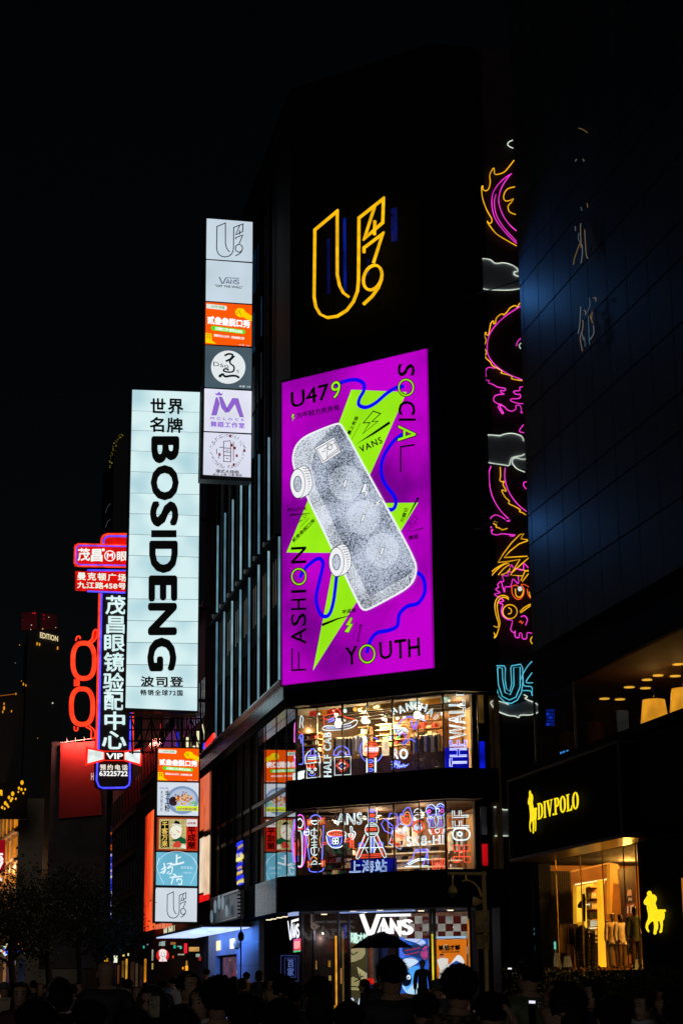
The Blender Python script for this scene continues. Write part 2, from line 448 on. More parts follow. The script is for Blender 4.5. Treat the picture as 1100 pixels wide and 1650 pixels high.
# tall vertical fins, stepping at each storey joint
def zA(u, v): return A.moved(.6).hit(u, v).z
def yA(u, o=.6, v=1100):
    return A.moved(o).hit(u, v).y
zs = Z4+1.45
FZ = [(442.6, 0, 882), (424.4, 745, 875), (407.4, 905, 905), (392.2, 925, 925), (377.2, 945, 945), (363.3, 970, 970), (348.6, 985, 985)]
AF = A.moved(.6); LED = [em(c, k, .3, .8) for c, k in (('#7fb0c2', .6), ('#98c4d0', .66), ('#8ab2c6', .52), ('#6f9eb8', .45))]  # emissive colours painting the light that the fins reflect
zm = 24.0; zft = A.moved(.6).hit(423, 720).z
for i in range(8):
    y = 87.5+3.27*i
    for k, (za, zb) in enumerate(((zs, zm-.3), (zm+.3, zft if i else 0), (zft+.1, 45.5))):
        if zb <= za or (k == 2 and i == 0): continue
        h = (zb-za)/3
        for q in range(3):
            MB().box(XA-.62, XA-.48, y+.12, y+.26, za+q*h, za+(q+1)*h-.03).build('fin', BLK2, mall)
            if k < 2: MB().box(XA-.61, XA-.50, y+.08, y+.119, za+q*h, za+(q+1)*h-.01).build('fin_sheen', LED[(i+k) % 4], mall)
        MB().box(XA-.47, XA-.31, y+.8, y+1.1, za, zb).build('rib', BLK, mall); MB().box(XA-.47, XA-.31, y+1.8, y+2.1, za, zb).build('rib', BLK, mall)
    if i: MB().box(XA-.85, XA-.5, y+.05, y+.18, zm-.1, zm+.16).build('fin_bracket', FIN, mall)
    MB().box(XA-.8, XA-.31, y+.2, y+3.2, zm-.28, zm-.12).build('storey_ledge', BLK, mall)
    MB().box(XA-.48, XA-.3, y+.5, y+2.9, zm-4.5, zm-.5).build('recess_panel', BLK2, mall)
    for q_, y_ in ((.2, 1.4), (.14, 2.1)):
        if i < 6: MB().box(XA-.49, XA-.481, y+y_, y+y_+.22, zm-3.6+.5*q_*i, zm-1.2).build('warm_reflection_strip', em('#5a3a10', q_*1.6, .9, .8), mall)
# glazing: chamfer, front, street side
us = [472, 511, 552, 593, 633, 674, 715.5]
for z0, z1, rng in ((Z1+.05, Z2-.02, us), (Z3+.05, Z4-.02, us)):
    for i in range(len(rng)-1):
        a, b = B.st(rng[i], 1250)[0], B.st(rng[i+1], 1250)[0]
        MB().pbox(B, a+.015, b-.015, z0, z1, -.02, 0).build('window_pane', GLS, mall)
        MB().pbox(B, b-.012 if i % 2 == 0 else b-.03, b+.012 if i % 2 == 0 else b+.03, z0, z1, -.06, .02).build('mullion', FRM if i % 2 == 0 else DKM, mall)
    MB().pbox(C, .0, .95, z0, z1, -.02, 0).build('window_pane', GLS, mall)
    MB().pbox(C, .98, 1.9, z0, z1, -.02, 0).build('window_pane', GLS, mall)
    MB().pbox(C, 1.9, 2.02, z0, z1, -.1, .04).build('mullion', FRM, mall)
ys = [86.0, 88.6, 91.6, 95.0, 97.8]
for i in range(len(ys)-1):
    for z0, z1 in ((Z1+.02, Z2-.08), (Z2+.18, Z3-.22), (Z3+.02, Z4-.06)):
        MB().box(XA, XA+.02, ys[i]+.02, ys[i+1]-.02, z0, z1).build('street_pane', GLR, mall)
for y in ys: MB().box(XA-.03, XA+.08, y-.03, y+.03, Z1, Z4-.04).build('mullion', FRM, mall)
MB().box(XA-.0, XA+.3, 97.9, 118, Z1, Z4-.05).build('wall', BLK2, mall)
MB().box(XA-.0, XA+.3, 98, 118, 0, Z0).build('wall', BLK2, mall)
for y in (99.5, 102.5, 105.5, 108.5, 111.5): MB().box(XA-.12, XA+.02, y, y+.25, Z1, Z4-.05).build('fin', BLK, mall)
# narrow tall windows beside the sign column, high up
for u0, u1, v0, v1, c in ((408, 419, 388, 450, '#0a2740'), (408, 422, 478, 540, '#10324c'), (408, 422, 568, 640, '#1c2228'), (408, 418, 655, 722, '#122a3c')):
    P = A.moved(.34)
    y0, z0 = P.hit(u0, v1).y, P.hit(u1, v1).z; y1, z1 = P.hit(u1, v1).y, P.hit(u1, v0).z
    MB().box(XA-.4, XA-.34, y1, y0, z0, z1).build('window', em(c, .55, .35, 1.2), mall)
    for q in (.3, .62): MB().box(XA-.44, XA-.4, y1+(y0-y1)*q, y1+(y0-y1)*q+.12, z0, z1).build('mullion', FRM, mall)
# blue lit niches behind the roof sign
for u0, u1, v0, v1, k in ((554.5, 559, 352, 470, .35), (528, 533, 385, 475, .10), (593, 596, 418, 445, .18), (631, 641, 336, 390, .13)):
    P = B.moved(.30); a, b = P.st(u0, (v0+v1)/2)[0], P.st(u1, (v0+v1)/2)[0]
    z0, z1 = P.hit((u0+u1)/2, v1).z, P.hit((u0+u1)/2, v0).z
    MB().pbox(P, a, b, z0, z1, .07, .09).build('blue_niche', em('#0a28b0', k, .5, 1.3), mall)
# ground floor: recessed shop front
GF = B.moved(-.6)
def bz(P, u0, v0, u1, v1, o0, o1, name, m, par=mall, **k): return MB().bpx(P, u0, v0, u1, v1, o0, o1).build(name, m, par, **k)
MB().vprism(ring(.1, -5.2, left=97), .004, .16).build('plinth', mat('stone_step', (.25, .23, .2), .6, 0, .2, 3), mall)
for i, u in enumerate((486, 505, 545, 562, 612, 640, 694, 700, 757)):
    P = GF; a = P.st(u, 1550)[0]
    MB().pbox(P, a-.05, a+.05, .16, Z0, -.1, .05).build('post', DKM if u not in (545, 640) else FRM, mall)
for u0, u1 in ((486, 505), (505, 545), (545, 562), (562, 612), (612, 640), (640, 694), (700, 757)):
    P = GF; a, b = P.st(u0, 1550)[0], P.st(u1, 1550)[0]
    MB().pbox(P, a+.06, b-.06, .2, Z0-.3, -.02, 0).build('shop_pane', GLS, mall)
for u, v0, v1, h in ((543.5, 1508, 1632, '#f0a020'), (541, 1620, 1632, '#d89020'), (699, 1505, 1580, '#f0d020'), (757, 1480, 1560, '#c07020')):
    a, t0 = GF.st(u, v1); _, t1 = GF.st(u, v0)
    MB().pbox(GF, a-.035, a+.035, t0, t1, .06, .1).build('light_strip', em(h, .9, .3, 3), mall)
MB().pbox(GF, GF.st(560, 1500)[0], GF.st(676, 1500)[0], Z0-.1, Z0-.04, .4, .7).build('light_strip', em('#9fb8ff', .55, .5, 1), mall)
# lamps set in the canopy soffit
for u, v in ((433, 1482), (441, 1480.5), (450, 1478.5), (459, 1477), (492, 1479), (512, 1475.5), (522, 1473), (569, 1468.5), (594, 1469), (612, 1467), (655, 1466.5), (678, 1467.5), (725, 1466.5)):
    d = ray(u, v); t = (Z0-.02-EYE.z)/d.z; p = EYE+d*t
    if abs(p.y) < 200: MB().lathe(p-Vector((0, 0, .03)), [(.14, 0), (.16, .04)], 10).build('downlight', em('#ffe9c4', 1.3), mall)
# ---------------------------------------------------------------- rooms behind the glass
def lamp(loc, w, col, r=.12, kind='POINT'):
    l = bpy.data.lights.new('lamp', kind); l.energy = w; l.color = col; l.shadow_soft_size = r
    o = bpy.data.objects.new('lamp_light', l); COL.objects.link(o); return o, l
_SC = {}
_ORD = ['first', 'second', 'third', 'fourth', 'fifth', 'sixth', 'seventh', 'eighth', 'ninth', 'tenth', 'eleventh', 'twelfth']
def spot_fixture(P, u, v, o, w, col=(1, .62, .3), r=.11, lab=None):
    where = 'upper neon window' if v < 1250 else 'lower neon window' if v < 1450 else 'ground floor skate shop'
    n_ = _SC[where] = _SC.get(where, 0)+1
    lab = 'glowing ceiling lamp in the %s, at its %s spot counting lamps listed left to right' % (where, _ORD[n_-1])
    lab = 'white ceiling lamp in the %s, %s from the left' % (where, _ORD[n_-1])
    p = P.moved(o).hit(u, v)
    t = thing('spotlight', lab or 'ceiling lamp glowing warm white inside the glazed storey', 'lamp', p, 'ceiling lamps behind the mall windows')
    MB().ball(p, r, n=8, m=6).build('bulb', em('#fff2d0', 3.0), t)
    MB().box(p.x-.02, p.x+.02, p.y-.02, p.y+.02, p.z+r, p.z+r+.35).build('stem', DKM, t)
    if w:
        lo, l = lamp(p+Vector((-.1, -.1, -.25)), w, col, .1); lo.location = Vector((-.1, -.1, -.25)); lo.parent = t
for u, v, o, w_ in sorted(((588, 1160, -2.4, 800), (594, 1163, -3.6, 0), (617, 1158, -3, 350), (621, 1160, -4, 0), (712, 1150, -1.5, 0), (672, 1152, -1.8, 900), (681, 1155, -2.6, 0), (640, 1157, -3.4, 0), (651, 1155, -3.6, 0), (545, 1166, -2.5, 420), (500, 1170, -2.5, 300))):
    spot_fixture(B, u, v, o, w_, (1, .68, .30), .19 if w_ > 400 else .08)
for u, v, o, w_ in sorted(((588, 1318, -2.4, 180), (611, 1314, -2.6, 330), (681, 1311, -2.0, 300), (668, 1320, -3.4, 0), (540, 1324, -2.5, 100))):
    spot_fixture(B, u, v, o, w_, (1, .6, .3), .08)
spot_fixture(C, 742, 1135, -2.2, 300, (1, .65, .3), .05); spot_fixture(C, 735, 1345, -2.0, 260, (1, .6, .3), .05)
# hanging clothes, ceiling tracks and batten walls in the neon rooms
TRK = mat('track_rail', (.02, .018, .016), .5)
for z in (Z2, Z4):
    for o in (-.9, -1.9, -3.1): MB().pbox(B, B.st(480, 1250)[0], B.st(712, 1250)[0], z-.42, z-.36, o-.03, o+.03).build('ceiling_track', TRK, mall)
    for k in range(13):
        a = B.st(480, 1250)[0]+k*.62; MB().pbox(B, a, a+.05, z-3.0, z-.1, -5.3, -5.2).build('wall_batten', mat('batten_wood', (.30, .15, .05), .5, 0, .3, 4), mall)
def clothes_rail(P, u0, u1, vt, o, lab, cols, seed, n=14):
    rg = random.Random(seed); Q = P.moved(o); a0, b0 = Q.st(u0, vt); a1, _ = Q.st(u1, vt)
    t = thing('clothes_rail', lab, 'clothes rail', Q.at((a0+a1)/2, b0-1.5), 'clothes rails inside the mall')
    MB().tube([Q.at(a0, b0, .2), Q.at(a1, b0, .2)], .02, 6).build('rail', TRK, t)
    for s_ in (a0, a1): MB().tube([Q.at(s_, b0, .2), Q.at(s_, b0-1.5, .2)], .02, 6).build('leg', TRK, t)
    for i in range(n):
        a = a0+(a1-a0)*(i+.5)/n+rg.uniform(-.03, .03); L = rg.uniform(.6, 1.0); w_ = .04+rg.random()*.03
        MB().prism(Q, [(a-.02, b0-.02), (a+.02, b0-.02), (a+w_, b0-.14), (a+w_*1.2, b0-L), (a-w_*1.2, b0-L), (a-w_, b0-.14)], .0, .4).build('garment', rg.choice(cols), t)
# lit strip along the head of the upper windows
hs = thing('light_garland', 'row of warm bulbs along the head of the upper neon window', 'lights', B.at(2, Z4-.3, -.3))
a, b = B.st(490, 1140)[0], B.st(716, 1117)[0]
rg = random.Random(12); q = a
while q < b:
    L_ = rg.uniform(.12, .7); MB().pbox(B, q, min(q+L_, b), Z4-.40, Z4-.14, -.5, -.45).build('light_segment', em(rg.choice(['#7a4a14', '#c88a30', '#5a3a18', '#90b8a0', '#a86018', '#403020', '#c0d8c0', '#e0a850'] if q > a+1.6 else ['#903018', '#c87020', '#d03020']), rg.uniform(.4, .9), .6, 4), hs); q += L_
for i in range(11):
    q = a+(b-a)*rg.random(); k = rg.choice(['#ffd080', '#ffe8b0', '#e0ffe0', '#ffb040'])
    MB().ball(B.at(q, Z4-.28+rg.uniform(-.05, .05), -.4), .04+rg.random()*.06, n=8, m=5).build('bulb', em(k, 1.6), hs)
# shelves with goods
def shelf_unit(P, u0, u1, v0, v1, o, rows, lab, goods, boardm, grp='display shelves inside the mall', seed=1):
    rr = random.Random(seed); Q = P.moved(o); a0, b0 = Q.st(u0, v1); a1, b1 = Q.st(u1, v0)
    t = thing('shelf', lab, 'shelf', Q.at((a0+a1)/2, b0), grp)
    MB().pbox(Q, a0, a1, b0, b1, -.06, 0).build('back_panel', WOOD, t)
    for r in range(rows+1):
        z = b0+(b1-b0)*r/rows
        MB().pbox(Q, a0, a1, z-.02, z+.02, 0, .42).build('board', boardm, t)
    by = {}
    for r in range(rows):
        z = b0+(b1-b0)*r/rows+.02; x = a0+.06; hh = (b1-b0)/rows
        while x < a1-.3:
            w_ = rr.uniform(.12, .34); k = rr.choice(goods); h = hh*rr.uniform(.35, .8)
            if rr.random() < .85: by.setdefault(k, MB()).pbox(Q, x, x+w_, z, z+h, .05, .3+rr.random()*.1)
            x += w_+rr.uniform(.03, .12)
    for k, mb in by.items(): mb.build('goods', k, t, kind='stuff')
GOODS = [mat('goods_cream', (.6, .5, .35), .6), mat('goods_red', (.5, .05, .03), .5), mat('goods_blue', (.05, .1, .4), .5), mat('goods_green', (.08, .3, .1), .5), mat('goods_black', (.02, .02, .02), .5), mat('goods_white', (.75, .72, .68), .5)]
LB = em('#ffd9a0', .8, .3, 4)
shelf_unit(B, 612, 660, 1165, 1205, -3.5, 4, 'wall of small coloured goods right of the round lollipop neon', GOODS, CREAM, seed=3)
shelf_unit(B, 492, 520, 1182, 1232, -2.5, 5, 'amber lit rack behind the ice cream neon', GOODS[:2]+[em('#f0a020', .9, .5, 4)], CREAM, seed=4)
shelf_unit(B, 520, 600, 1172, 1215, -4.6, 3, 'long pale display wall behind the sneaker neon', [GOODS[0], GOODS[5], GOODS[4]], CREAM, seed=5)
shelf_unit(B, 660, 714, 1160, 1205, -4.8, 3, 'rack of dark clothing behind the round dancer neon', [GOODS[4], GOODS[0], GOODS[4], GOODS[1]], WOOD, seed=6)
shelf_unit(B, 525, 575, 1368, 1412, -2.6, 4, 'shoe shelves below the soup bowl neon', [em('#caa070', .45, .6, 6), GOODS[0], GOODS[1], GOODS[4], GOODS[3], GOODS[5]], WOOD, seed=7)
shelf_unit(B, 628, 716, 1360, 1412, -2.6, 4, 'lit shoe shelves behind the slide neon', [em('#e0a860', .5, .6, 6), GOODS[5], GOODS[4], GOODS[0], GOODS[4]], LB, seed=8)
shelf_unit(C, 722, 740, 1335, 1400, -2.2, 5, 'narrow rack of bright clothes beside the OFF neon', [em('#ffe0b0', .7, .4, 6), GOODS[5], GOODS[0]], LB, seed=9)
clothes_rail(B, 545, 590, 1190, -2.0, 'clothes rail behind the sneaker neon', [GOODS[4], GOODS[0], GOODS[5], GOODS[1]], 31)
clothes_rail(B, 668, 712, 1188, -1.6, 'clothes rail behind the neon arch of letters', [GOODS[4], GOODS[4], GOODS[0], GOODS[2]], 32)
clothes_rail(B, 534, 570, 1345, -1.8, 'clothes rail behind the soup bowl neon', [GOODS[4], GOODS[1], GOODS[3], GOODS[0]], 33, 11)
clothes_rail(B, 640, 672, 1335, -3.2, 'clothes rail behind the lighter neon', [GOODS[5], GOODS[0], GOODS[4]], 34, 11)
clothes_rail(C, 722, 744, 1340, -1.3, 'short clothes rail behind the OFF neon', [em('#ffd8a0', .6, .4, 5), GOODS[5], GOODS[4]], 35, 8)
# low wooden parapet in the upper room
pr = MB().pbox(B, B.st(495, 1215)[0], B.st(714, 1215)[0], Z3+.05, Z3+1.0, -1.3, -1.2).build('parapet', mat('dark_red_wood', (.06, .025, .02), .5, 0, .4, 3), label='low dark wooden parapet behind the upper neon signs', cat='parapet')
# ---------------------------------------------------------------- dragon wall
D = Pl((24.6, YC+.3, 0), (0, -1, 0))
dw = thing('party_wall', 'tall dark maroon wall carrying the neon dragon beside the corner mall', 'building', (27, 81, 0))
MB().box(24.62, 38, YC+.3, 100, 0, ZT+1.5).build('wall', mat('maroon_render', (.020, .007, .009), .75, 0, .35, 1.2), dw)
px = C.st(770, 1300)[0], C.st(786, 1300)[0]
for i, (z0, z1) in enumerate(((Z1+.2, Z2-.1), (Z3, Z4))):
    MB().pbox(C, px[0]+.07, px[1]-.05, z0, z1, -.25, .02).build('metal_column_cladding', mat('polished_metal', (.16, .16, .17), .22, 1, .2, 2), dw)
MB().pbox(C, px[0]-.1, px[1]+.1, 0, ZT, -.6, -.27).build('corner_pier', BLK, dw)
for h, v0, v1, k in (('#1020ff', 1195, 1238, .55), ('#c09040', 1120, 1165, .22), ('#ff1020', 1360, 1395, .5), ('#606068', 1300, 1345, .25)):
    z0, z1 = C.hit(778, v1).z, C.hit(778, v0).z
    MB().pbox(C, px[0]+.12, px[1]-.1, z0, z1, .03, .05).build('painted_reflection', em(h, k*.7, .7, 1.1), dw)  # colours reflected in the metal column, painted as emissive patches
# ================================================================ neon signs hung behind the mall windows
NW = neon('#ffffff', '#a8e8d0', 1.35); NB = neon('#8088ff', '#1414ff', 1.9); NR = neon('#ff6040', '#ff1808', 1.5)
NO = neon('#ffb060', '#ff6a10', 1.4); NP = neon('#ff70e0', '#e010c0', 1.5); NC_ = neon('#d8f4ff', '#3060ff', 1.3); NOFF = mat('unlit_neon_glass', (.25, .27, .28), .25)
NG = 'neon signs in the mall windows'
PN, PC = B.moved(-.3), C.moved(-.3)
n1, n2, n3, n4 = Z(465, 1115, 6.875), Z(615, 1110, 6.875), Z(465, 1285, 6.875), Z(615, 1285, 6.875)
_nt = neon_text
def neon_text(P, s, quad, m, parent, off=.05, r=.02, *a, **k): _nt(P, s, quad, m, parent, off, r*.72, *a, **k)
def nsign(name, label, P, parts, zf, r=.03):
    """parts: (part name, material, [polylines in zoom units], smooth, closed)"""
    p0 = zf(parts[0][2][0][0])[0]
    t = thing(name, label, 'neon sign', P.hit(*p0), NG)
    for i, (pn, m, lines, sm, cl) in enumerate(parts):
        tubes(P, [zf(*ln) for ln in lines], m, t, r*.78, .03+i*.02, pn, sm, cl)
    return t
def el(cx, cy, rx, ry=None, a0=0, a1=360, n=14): return arc(cx, cy, rx, ry or rx, a0, a1, n)
nsign('neon_sneaker', 'neon sign of a red high top sneaker with a thick white sole', PN, [
    ('upper', NR, [[(402, 385), (388, 270), (500, 235), (515, 205), (545, 188), (572, 215), (585, 255), (640, 283), (725, 302)], [(400, 300), (455, 305), (520, 270)]], False, False),
    ('sole', NW, [[(395, 422), (560, 422), (680, 402), (745, 368), (765, 328), (742, 312), (680, 345), (560, 375), (410, 380)]], True, True),
    ('sole_line', NC_, [[(420, 400), (560, 398), (700, 370)]], True, False),
    ('label', NB, [[(450, 312), (510, 290), (516, 315), (456, 338)]], False, True),
    ('laces', NW, [el(527, 245, 7, n=6), el(538, 275, 7, n=6), el(552, 302, 7, n=6), el(580, 305, 7, n=6), el(612, 305, 7, n=6), el(635, 318, 7, n=6)], True, True)], n1)
t = thing('neon_lettering', 'white neon words HALF CAB reading upwards below the sneaker neon', 'neon sign', PN.hit(*n1((430, 900))[0]), NG)
neon_text(PN, 'HALF CAB', n1((395, 940), (393, 452), (478, 940)), NW, t, .05, .026, .06)
nsign('neon_popsicle', 'neon sign of a smiling ice lolly in a white frame with red drips', PN, [
    ('frame', NW, [[(205, 792), (204, 956), (352, 940), (346, 780)], ], False, True),
    ('top', NW, [[(193, 800), (190, 725), (215, 675), (255, 645)], [(290, 645), (335, 680), (352, 730), (356, 790)], [(215, 730), (335, 720)], [(215, 750), (335, 740)]], True, False),
    ('bow', NB, [[(213, 712), (250, 692), (254, 645), (275, 630), (297, 645), (298, 690), (345, 712), (275, 706)]], True, True),
    ('drips', NR, [[(212, 800), (222, 838), (240, 840), (250, 802), (262, 842), (280, 842), (290, 800), (305, 850), (325, 855), (334, 795)], [(215, 770), (335, 760)]], True, False),
    ('eyes', NW, [el(243, 860, 13, n=8), el(272, 890, 13, n=8), el(308, 858, 13, n=8)], True, True),
    ('smile', NB, [el(275, 900, 35, 32, 10, 170)], True, False)], n1)
nsign('neon_diamond_card', 'neon white square card with a red diamond and ring under a blue arch', PN, [
    ('frame', NW, [[(512, 724), (690, 714), (690, 914), (513, 922)]], False, True),
    ('diamond', NR, [[(600, 738), (675, 815), (600, 897), (528, 815)], [(600, 755), (658, 815), (600, 880), (545, 815)]], False, True),
    ('ring', NW, [el(600, 820, 35, 37, 20, 160), el(600, 820, 35, 37, 200, 340)], True, False),
    ('dot', NB, [el(603, 822, 8, n=6)], True, True),
    ('arch', NB, [el(600, 700, 88, 98, 180, 360), el(600, 700, 38, 42, 180, 360), [(512, 702), (562, 702)], [(638, 698), (688, 696)]], True, False)], n1)
t = nsign('neon_lollipop', 'round neon lollipop of red stripes inside a blue ring on two white sticks', PN, [
    ('ring', NB, [el(920, 645, 125, 142, 110, 255), el(920, 645, 125, 142, -80, -50), el(920, 645, 125, 142, 20, 70)], True, False),
    ('stripes', NR, [[(920-math.sqrt(max(0, 1-((y-640)/95)**2))*84, y), (920+math.sqrt(max(0, 1-((y-640)/95)**2))*84, y-3)] for y in range(556, 728, 17)], False, False),
    ('sticks', NW, [[(872, 735), (872, 895)], [(962, 730), (962, 892)], [(884, 735), (884, 890)], [(974, 730), (974, 890)]], False, False),
    ('blue_ovals', NB, [el(918, 768, 26, 14, n=10), el(918, 866, 26, 14, n=10)], True, True),
    ('red_ovals', NR, [el(918, 817, 26, 14, n=10)], True, True)], n1)
MB().bpx(PN, *n1((975, 540))[0], *n1((1050, 690))[0], -.5, -.45).build('glowing_box', em('#ffe2b0', 1.0, .3, 3), t)
text(PN, '####', n1((848, 615), (1010, 610), (848, 672)), em('#ffffff', 1.2), t, .12, .02, name='grid')
nsign('neon_bottle', 'tall narrow neon of blue and pink bottles at the left corner of the upper window', PN, [
    ('bottle', NB, [[(118, 520), (130, 480), (160, 480), (160, 560), (165, 780), (120, 800)], [(140, 500), (142, 570)]], True, False),
    ('glow_glass', NP, [[(70, 560), (72, 380), (95, 320), (100, 420), (98, 560)], [(70, 700), (80, 850)]], True, False),
    ('label', NW, [[(132, 400), (140, 300), (150, 262), (170, 300), (160, 350), (172, 400)], [(75, 720), (95, 760), (85, 830)]], True, False),
    ('flashes', NR, [[(60, 830), (100, 850)], [(120, 440), (170, 470)], [(75, 650), (98, 690)]], False, False)], n1)
t = thing('neon_lettering', 'greenish white neon word HOBBY low in the left corner of the upper window', 'neon sign', PN.hit(*n1((100, 960))[0]), NG)
neon_text(PN, 'HOBBY', n1((58, 900), (182, 868), (58, 988)), NW, t, .05, .03, .0)
t = thing('neon_lettering', 'white neon arch of letters spelling SHANGHAI at the top of the window', 'neon sign', PN.hit(*n2((390, 190))[0]), NG)
for ch, cx, cy, rot, sz in (('S', 60, 300, -48, 56), ('H', 140, 250, -40, 62), ('A', 222, 228, -22, 82), ('N', 310, 198, -12, 86), ('G', 392, 190, 0, 86), ('H', 466, 208, 14, 86), ('A', 545, 258, 30, 84), ('I', 606, 312, 42, 70)):
    c, s_ = math.cos(math.radians(rot)), math.sin(math.radians(rot)); h = sz/2; w_ = h*(.78 if ch != 'I' else .3)
    q = [(cx+x*c-y*s_, cy+x*s_+y*c) for x, y in ((-w_, -h), (w_, -h), (-w_, h))]
    neon_text(PN, ch, n2(*q), NW if ch in 'ANGH' or cx > 500 else NOFF, t, .05, .026)
nsign('neon_dancer', 'neon of a swirling blue and white figure scattering small red rings', PN, [
    ('ribbon', NB, [[(170, 415), (205, 370), (255, 325), (320, 308), (360, 330)], [(330, 350), (350, 430), (400, 340), (370, 450), (330, 390)], [(150, 440), (190, 510), (240, 490), (272, 520), (262, 570), (232, 600), (255, 615), (310, 558), (375, 585)]], True, False),
    ('hair', NW, [[(190, 480), (180, 450), (230, 432), (295, 455)], [(185, 470), (235, 445), (298, 472)], [(195, 495), (240, 462), (295, 488)], [(205, 525), (195, 500), (240, 478)]], True, False),
    ('scarf', NR, [[(235, 495), (260, 540), (235, 580)], [(160, 510), (150, 560), (165, 590)]], True, False),
    ('rings', NO, [el(300, 408, 14, 17, n=8), el(336, 456, 14, 17, n=8), el(406, 474, 14, 17, n=8), el(452, 452, 14, 17, n=8), el(311, 520, 14, 17, n=8), el(360, 512, 14, 17, n=8), el(418, 537, 14, 17, n=8)], True, True),
    ('clouds', NC_, [[(400, 300), (440, 290), (480, 310), (470, 350)], [(420, 330), (500, 360)]], True, False)], n2)
t = thing('neon_lettering', 'small orange neon letters RO with white outline under the dancer neon', 'neon sign', PN.hit(*n2((210, 720))[0]), NG)
neon_text(PN, 'RO', n2((125, 665), (290, 668), (125, 772)), NW, t, .05, .035, .1)
text(PN, 'RO', n2((132, 672), (283, 675), (132, 765)), em('#ff5a18', 1.2), t, .0, name='glow_fill', spacing=.1)
nsign('neon_script', 'small blue handwritten neon word low in the upper window', PN, [
    ('script', NB, [[(110, 810), (130, 800), (118, 890), (150, 800), (160, 820), (140, 870), (175, 800), (170, 880), (185, 845), (200, 800), (192, 880), (215, 845), (230, 855), (222, 875), (245, 830), (250, 870), (300, 830)]], True, False),
    ('script_core', NC_, [[(115, 840), (150, 830), (190, 850), (215, 862), (255, 850), (290, 848)]], True, False)], n2, .035)
t = thing('neon_lettering', 'tall white outlined neon word WALL reading upwards at the right window', 'neon sign', PC.hit(*n2((830, 300))[0]), NG)
neon_text(PC, 'WALL', n2((745, 555), (733, 130), (928, 548)), NW, t, .05, .036, .05)
tubes(PC, [n2(*el(822, 355, 17, n=8))], NW, t, .03, .07, closed=True)
t = thing('neon_lettering', 'blue outlined neon word THE reading upwards beneath the word WALL', 'neon sign', PC.hit(*n2((830, 800))[0]), NG)
neon_text(PC, 'THE', n2((748, 862), (745, 572), (937, 858)), neon('#c8c8ff', '#1818ff', 1.8), t, .05, .04, .04)
MB().bpx(PC, *n2((712, 640))[0], *n2((985, 885))[0], -.35, -.3).build('glow_board', em('#0c10c8', .55, .5, 1.2), t)
nsign('neon_outline_box', 'pale neon rectangle cut by the head of the right upper window', PC, [('tube', NW, [[(822, 48), (822, 68), (905, 68), (905, 45)]], False, False)], n2)
nsign('unlit_neon', 'unlit grey neon outlines of scooter and letters low in the upper window', PN, [('tube', NOFF, [el(430, 820, 32, 34, n=12), [(340, 800), (370, 870), (400, 800)], [(560, 790), (580, 860), (640, 850), (600, 790)], [(360, 780), (480, 770)]], True, False)], n2, .015)
nsign('unlit_neon', 'unlit neon outline of a hanging bird cage left of the sneaker neon', PN, [('tube', NOFF, [[(280, 225), (290, 250), (270, 275), (320, 300), (330, 380)], [(215, 320), (270, 300), (335, 320)], [(230, 330), (230, 380)], [(250, 330), (250, 390)], [(290, 330), (290, 390)], [(310, 330), (310, 380)]], False, False)], n1, .015)
# lower window
nsign('neon_longboard', 'upright pink and blue neon longboard at the left corner of the lower window', PN, [
    ('outline', NP, [[(72, 700), (58, 450), (88, 240), (130, 192), (172, 240), (190, 450), (176, 700), (130, 775)]], True, True),
    ('inner', NW, [[(98, 720), (92, 420), (125, 368), (150, 420), (156, 720), (126, 762)], [(100, 270), (130, 235), (165, 275), (150, 330), (110, 330)]], True, True),
    ('edge', NB, [[(60, 720), (48, 450), (75, 240)], [(165, 660), (172, 380)], [(110, 710), (106, 430)]], True, False),
    ('grip', NR, [[(80, 500), (82, 650)], [(168, 420), (166, 640)], [(85, 350), (170, 350)], [(112, 460), (118, 520), (110, 580), (118, 640)]], True, False)], n3, .034)
nsign('neon_skateboard', 'neon skateboard with red wheels and a white skeleton down its deck', PN, [
    ('deck', NB, [[(238, 242), (262, 208), (302, 193), (345, 208), (368, 240)], [(222, 318), (200, 420), (236, 690)], [(388, 310), (374, 690)], [(228, 780), (240, 815), (300, 826), (370, 815), (392, 780)]], True, False),
    ('wheels', NR, [[(215, 245), (258, 240), (260, 305), (217, 308)], [(350, 232), (403, 228), (407, 290), (354, 295)], [(218, 705), (252, 700), (255, 772), (220, 776)], [(370, 700), (403, 698), (405, 762), (374, 768)]], False, True),
    ('wheel_core', NO, [[(228, 255), (230, 298)], [(245, 252), (246, 298)], [(365, 242), (368, 285)], [(385, 240), (390, 283)], [(232, 712), (234, 765)], [(385, 706), (388, 758)]], False, False),
    ('trucks', NW, [[(255, 262), (350, 258)], [(258, 275), (300, 300), (345, 272)], [(250, 742), (372, 735)], [(255, 750), (298, 700), (340, 745)]], True, False),
    ('skeleton', NW, [[(298, 335), (298, 640)], [(262, 370), (290, 360), (330, 372), (335, 420), (300, 430), (262, 415), (268, 380)], [(262, 470), (300, 440), (338, 470)], [(265, 500), (335, 495)], [(268, 530), (332, 525)], [(270, 560), (340, 555), (335, 620), (300, 645), (268, 620), (262, 560)], [(190, 370), (185, 400), (205, 420), (238, 410), (240, 365), (215, 350)], [(190, 385), (235, 382)]], True, False),
    ('feathers', NO, [[(365, 350), (378, 400), (362, 470), (378, 560)], [(230, 420), (240, 500), (225, 560)], [(262, 690), (290, 655), (335, 690)]], True, False)], n3)
t = thing('neon_lettering', 'neon word VANS above the soup bowl with its V unlit', 'neon sign', PN.hit(*n3((600, 240))[0]), NG)
neon_text(PN, 'ANS', n3((540, 180), (815, 168), (540, 308)), NW, t, .05, .03, .04)
tubes(PN, [n3((450, 155), (492, 300), (510, 300), (545, 180)), n3((520, 165), (500, 240), (475, 160))], NOFF, t, .014, .05, 'unlit_letter', smooth=False)
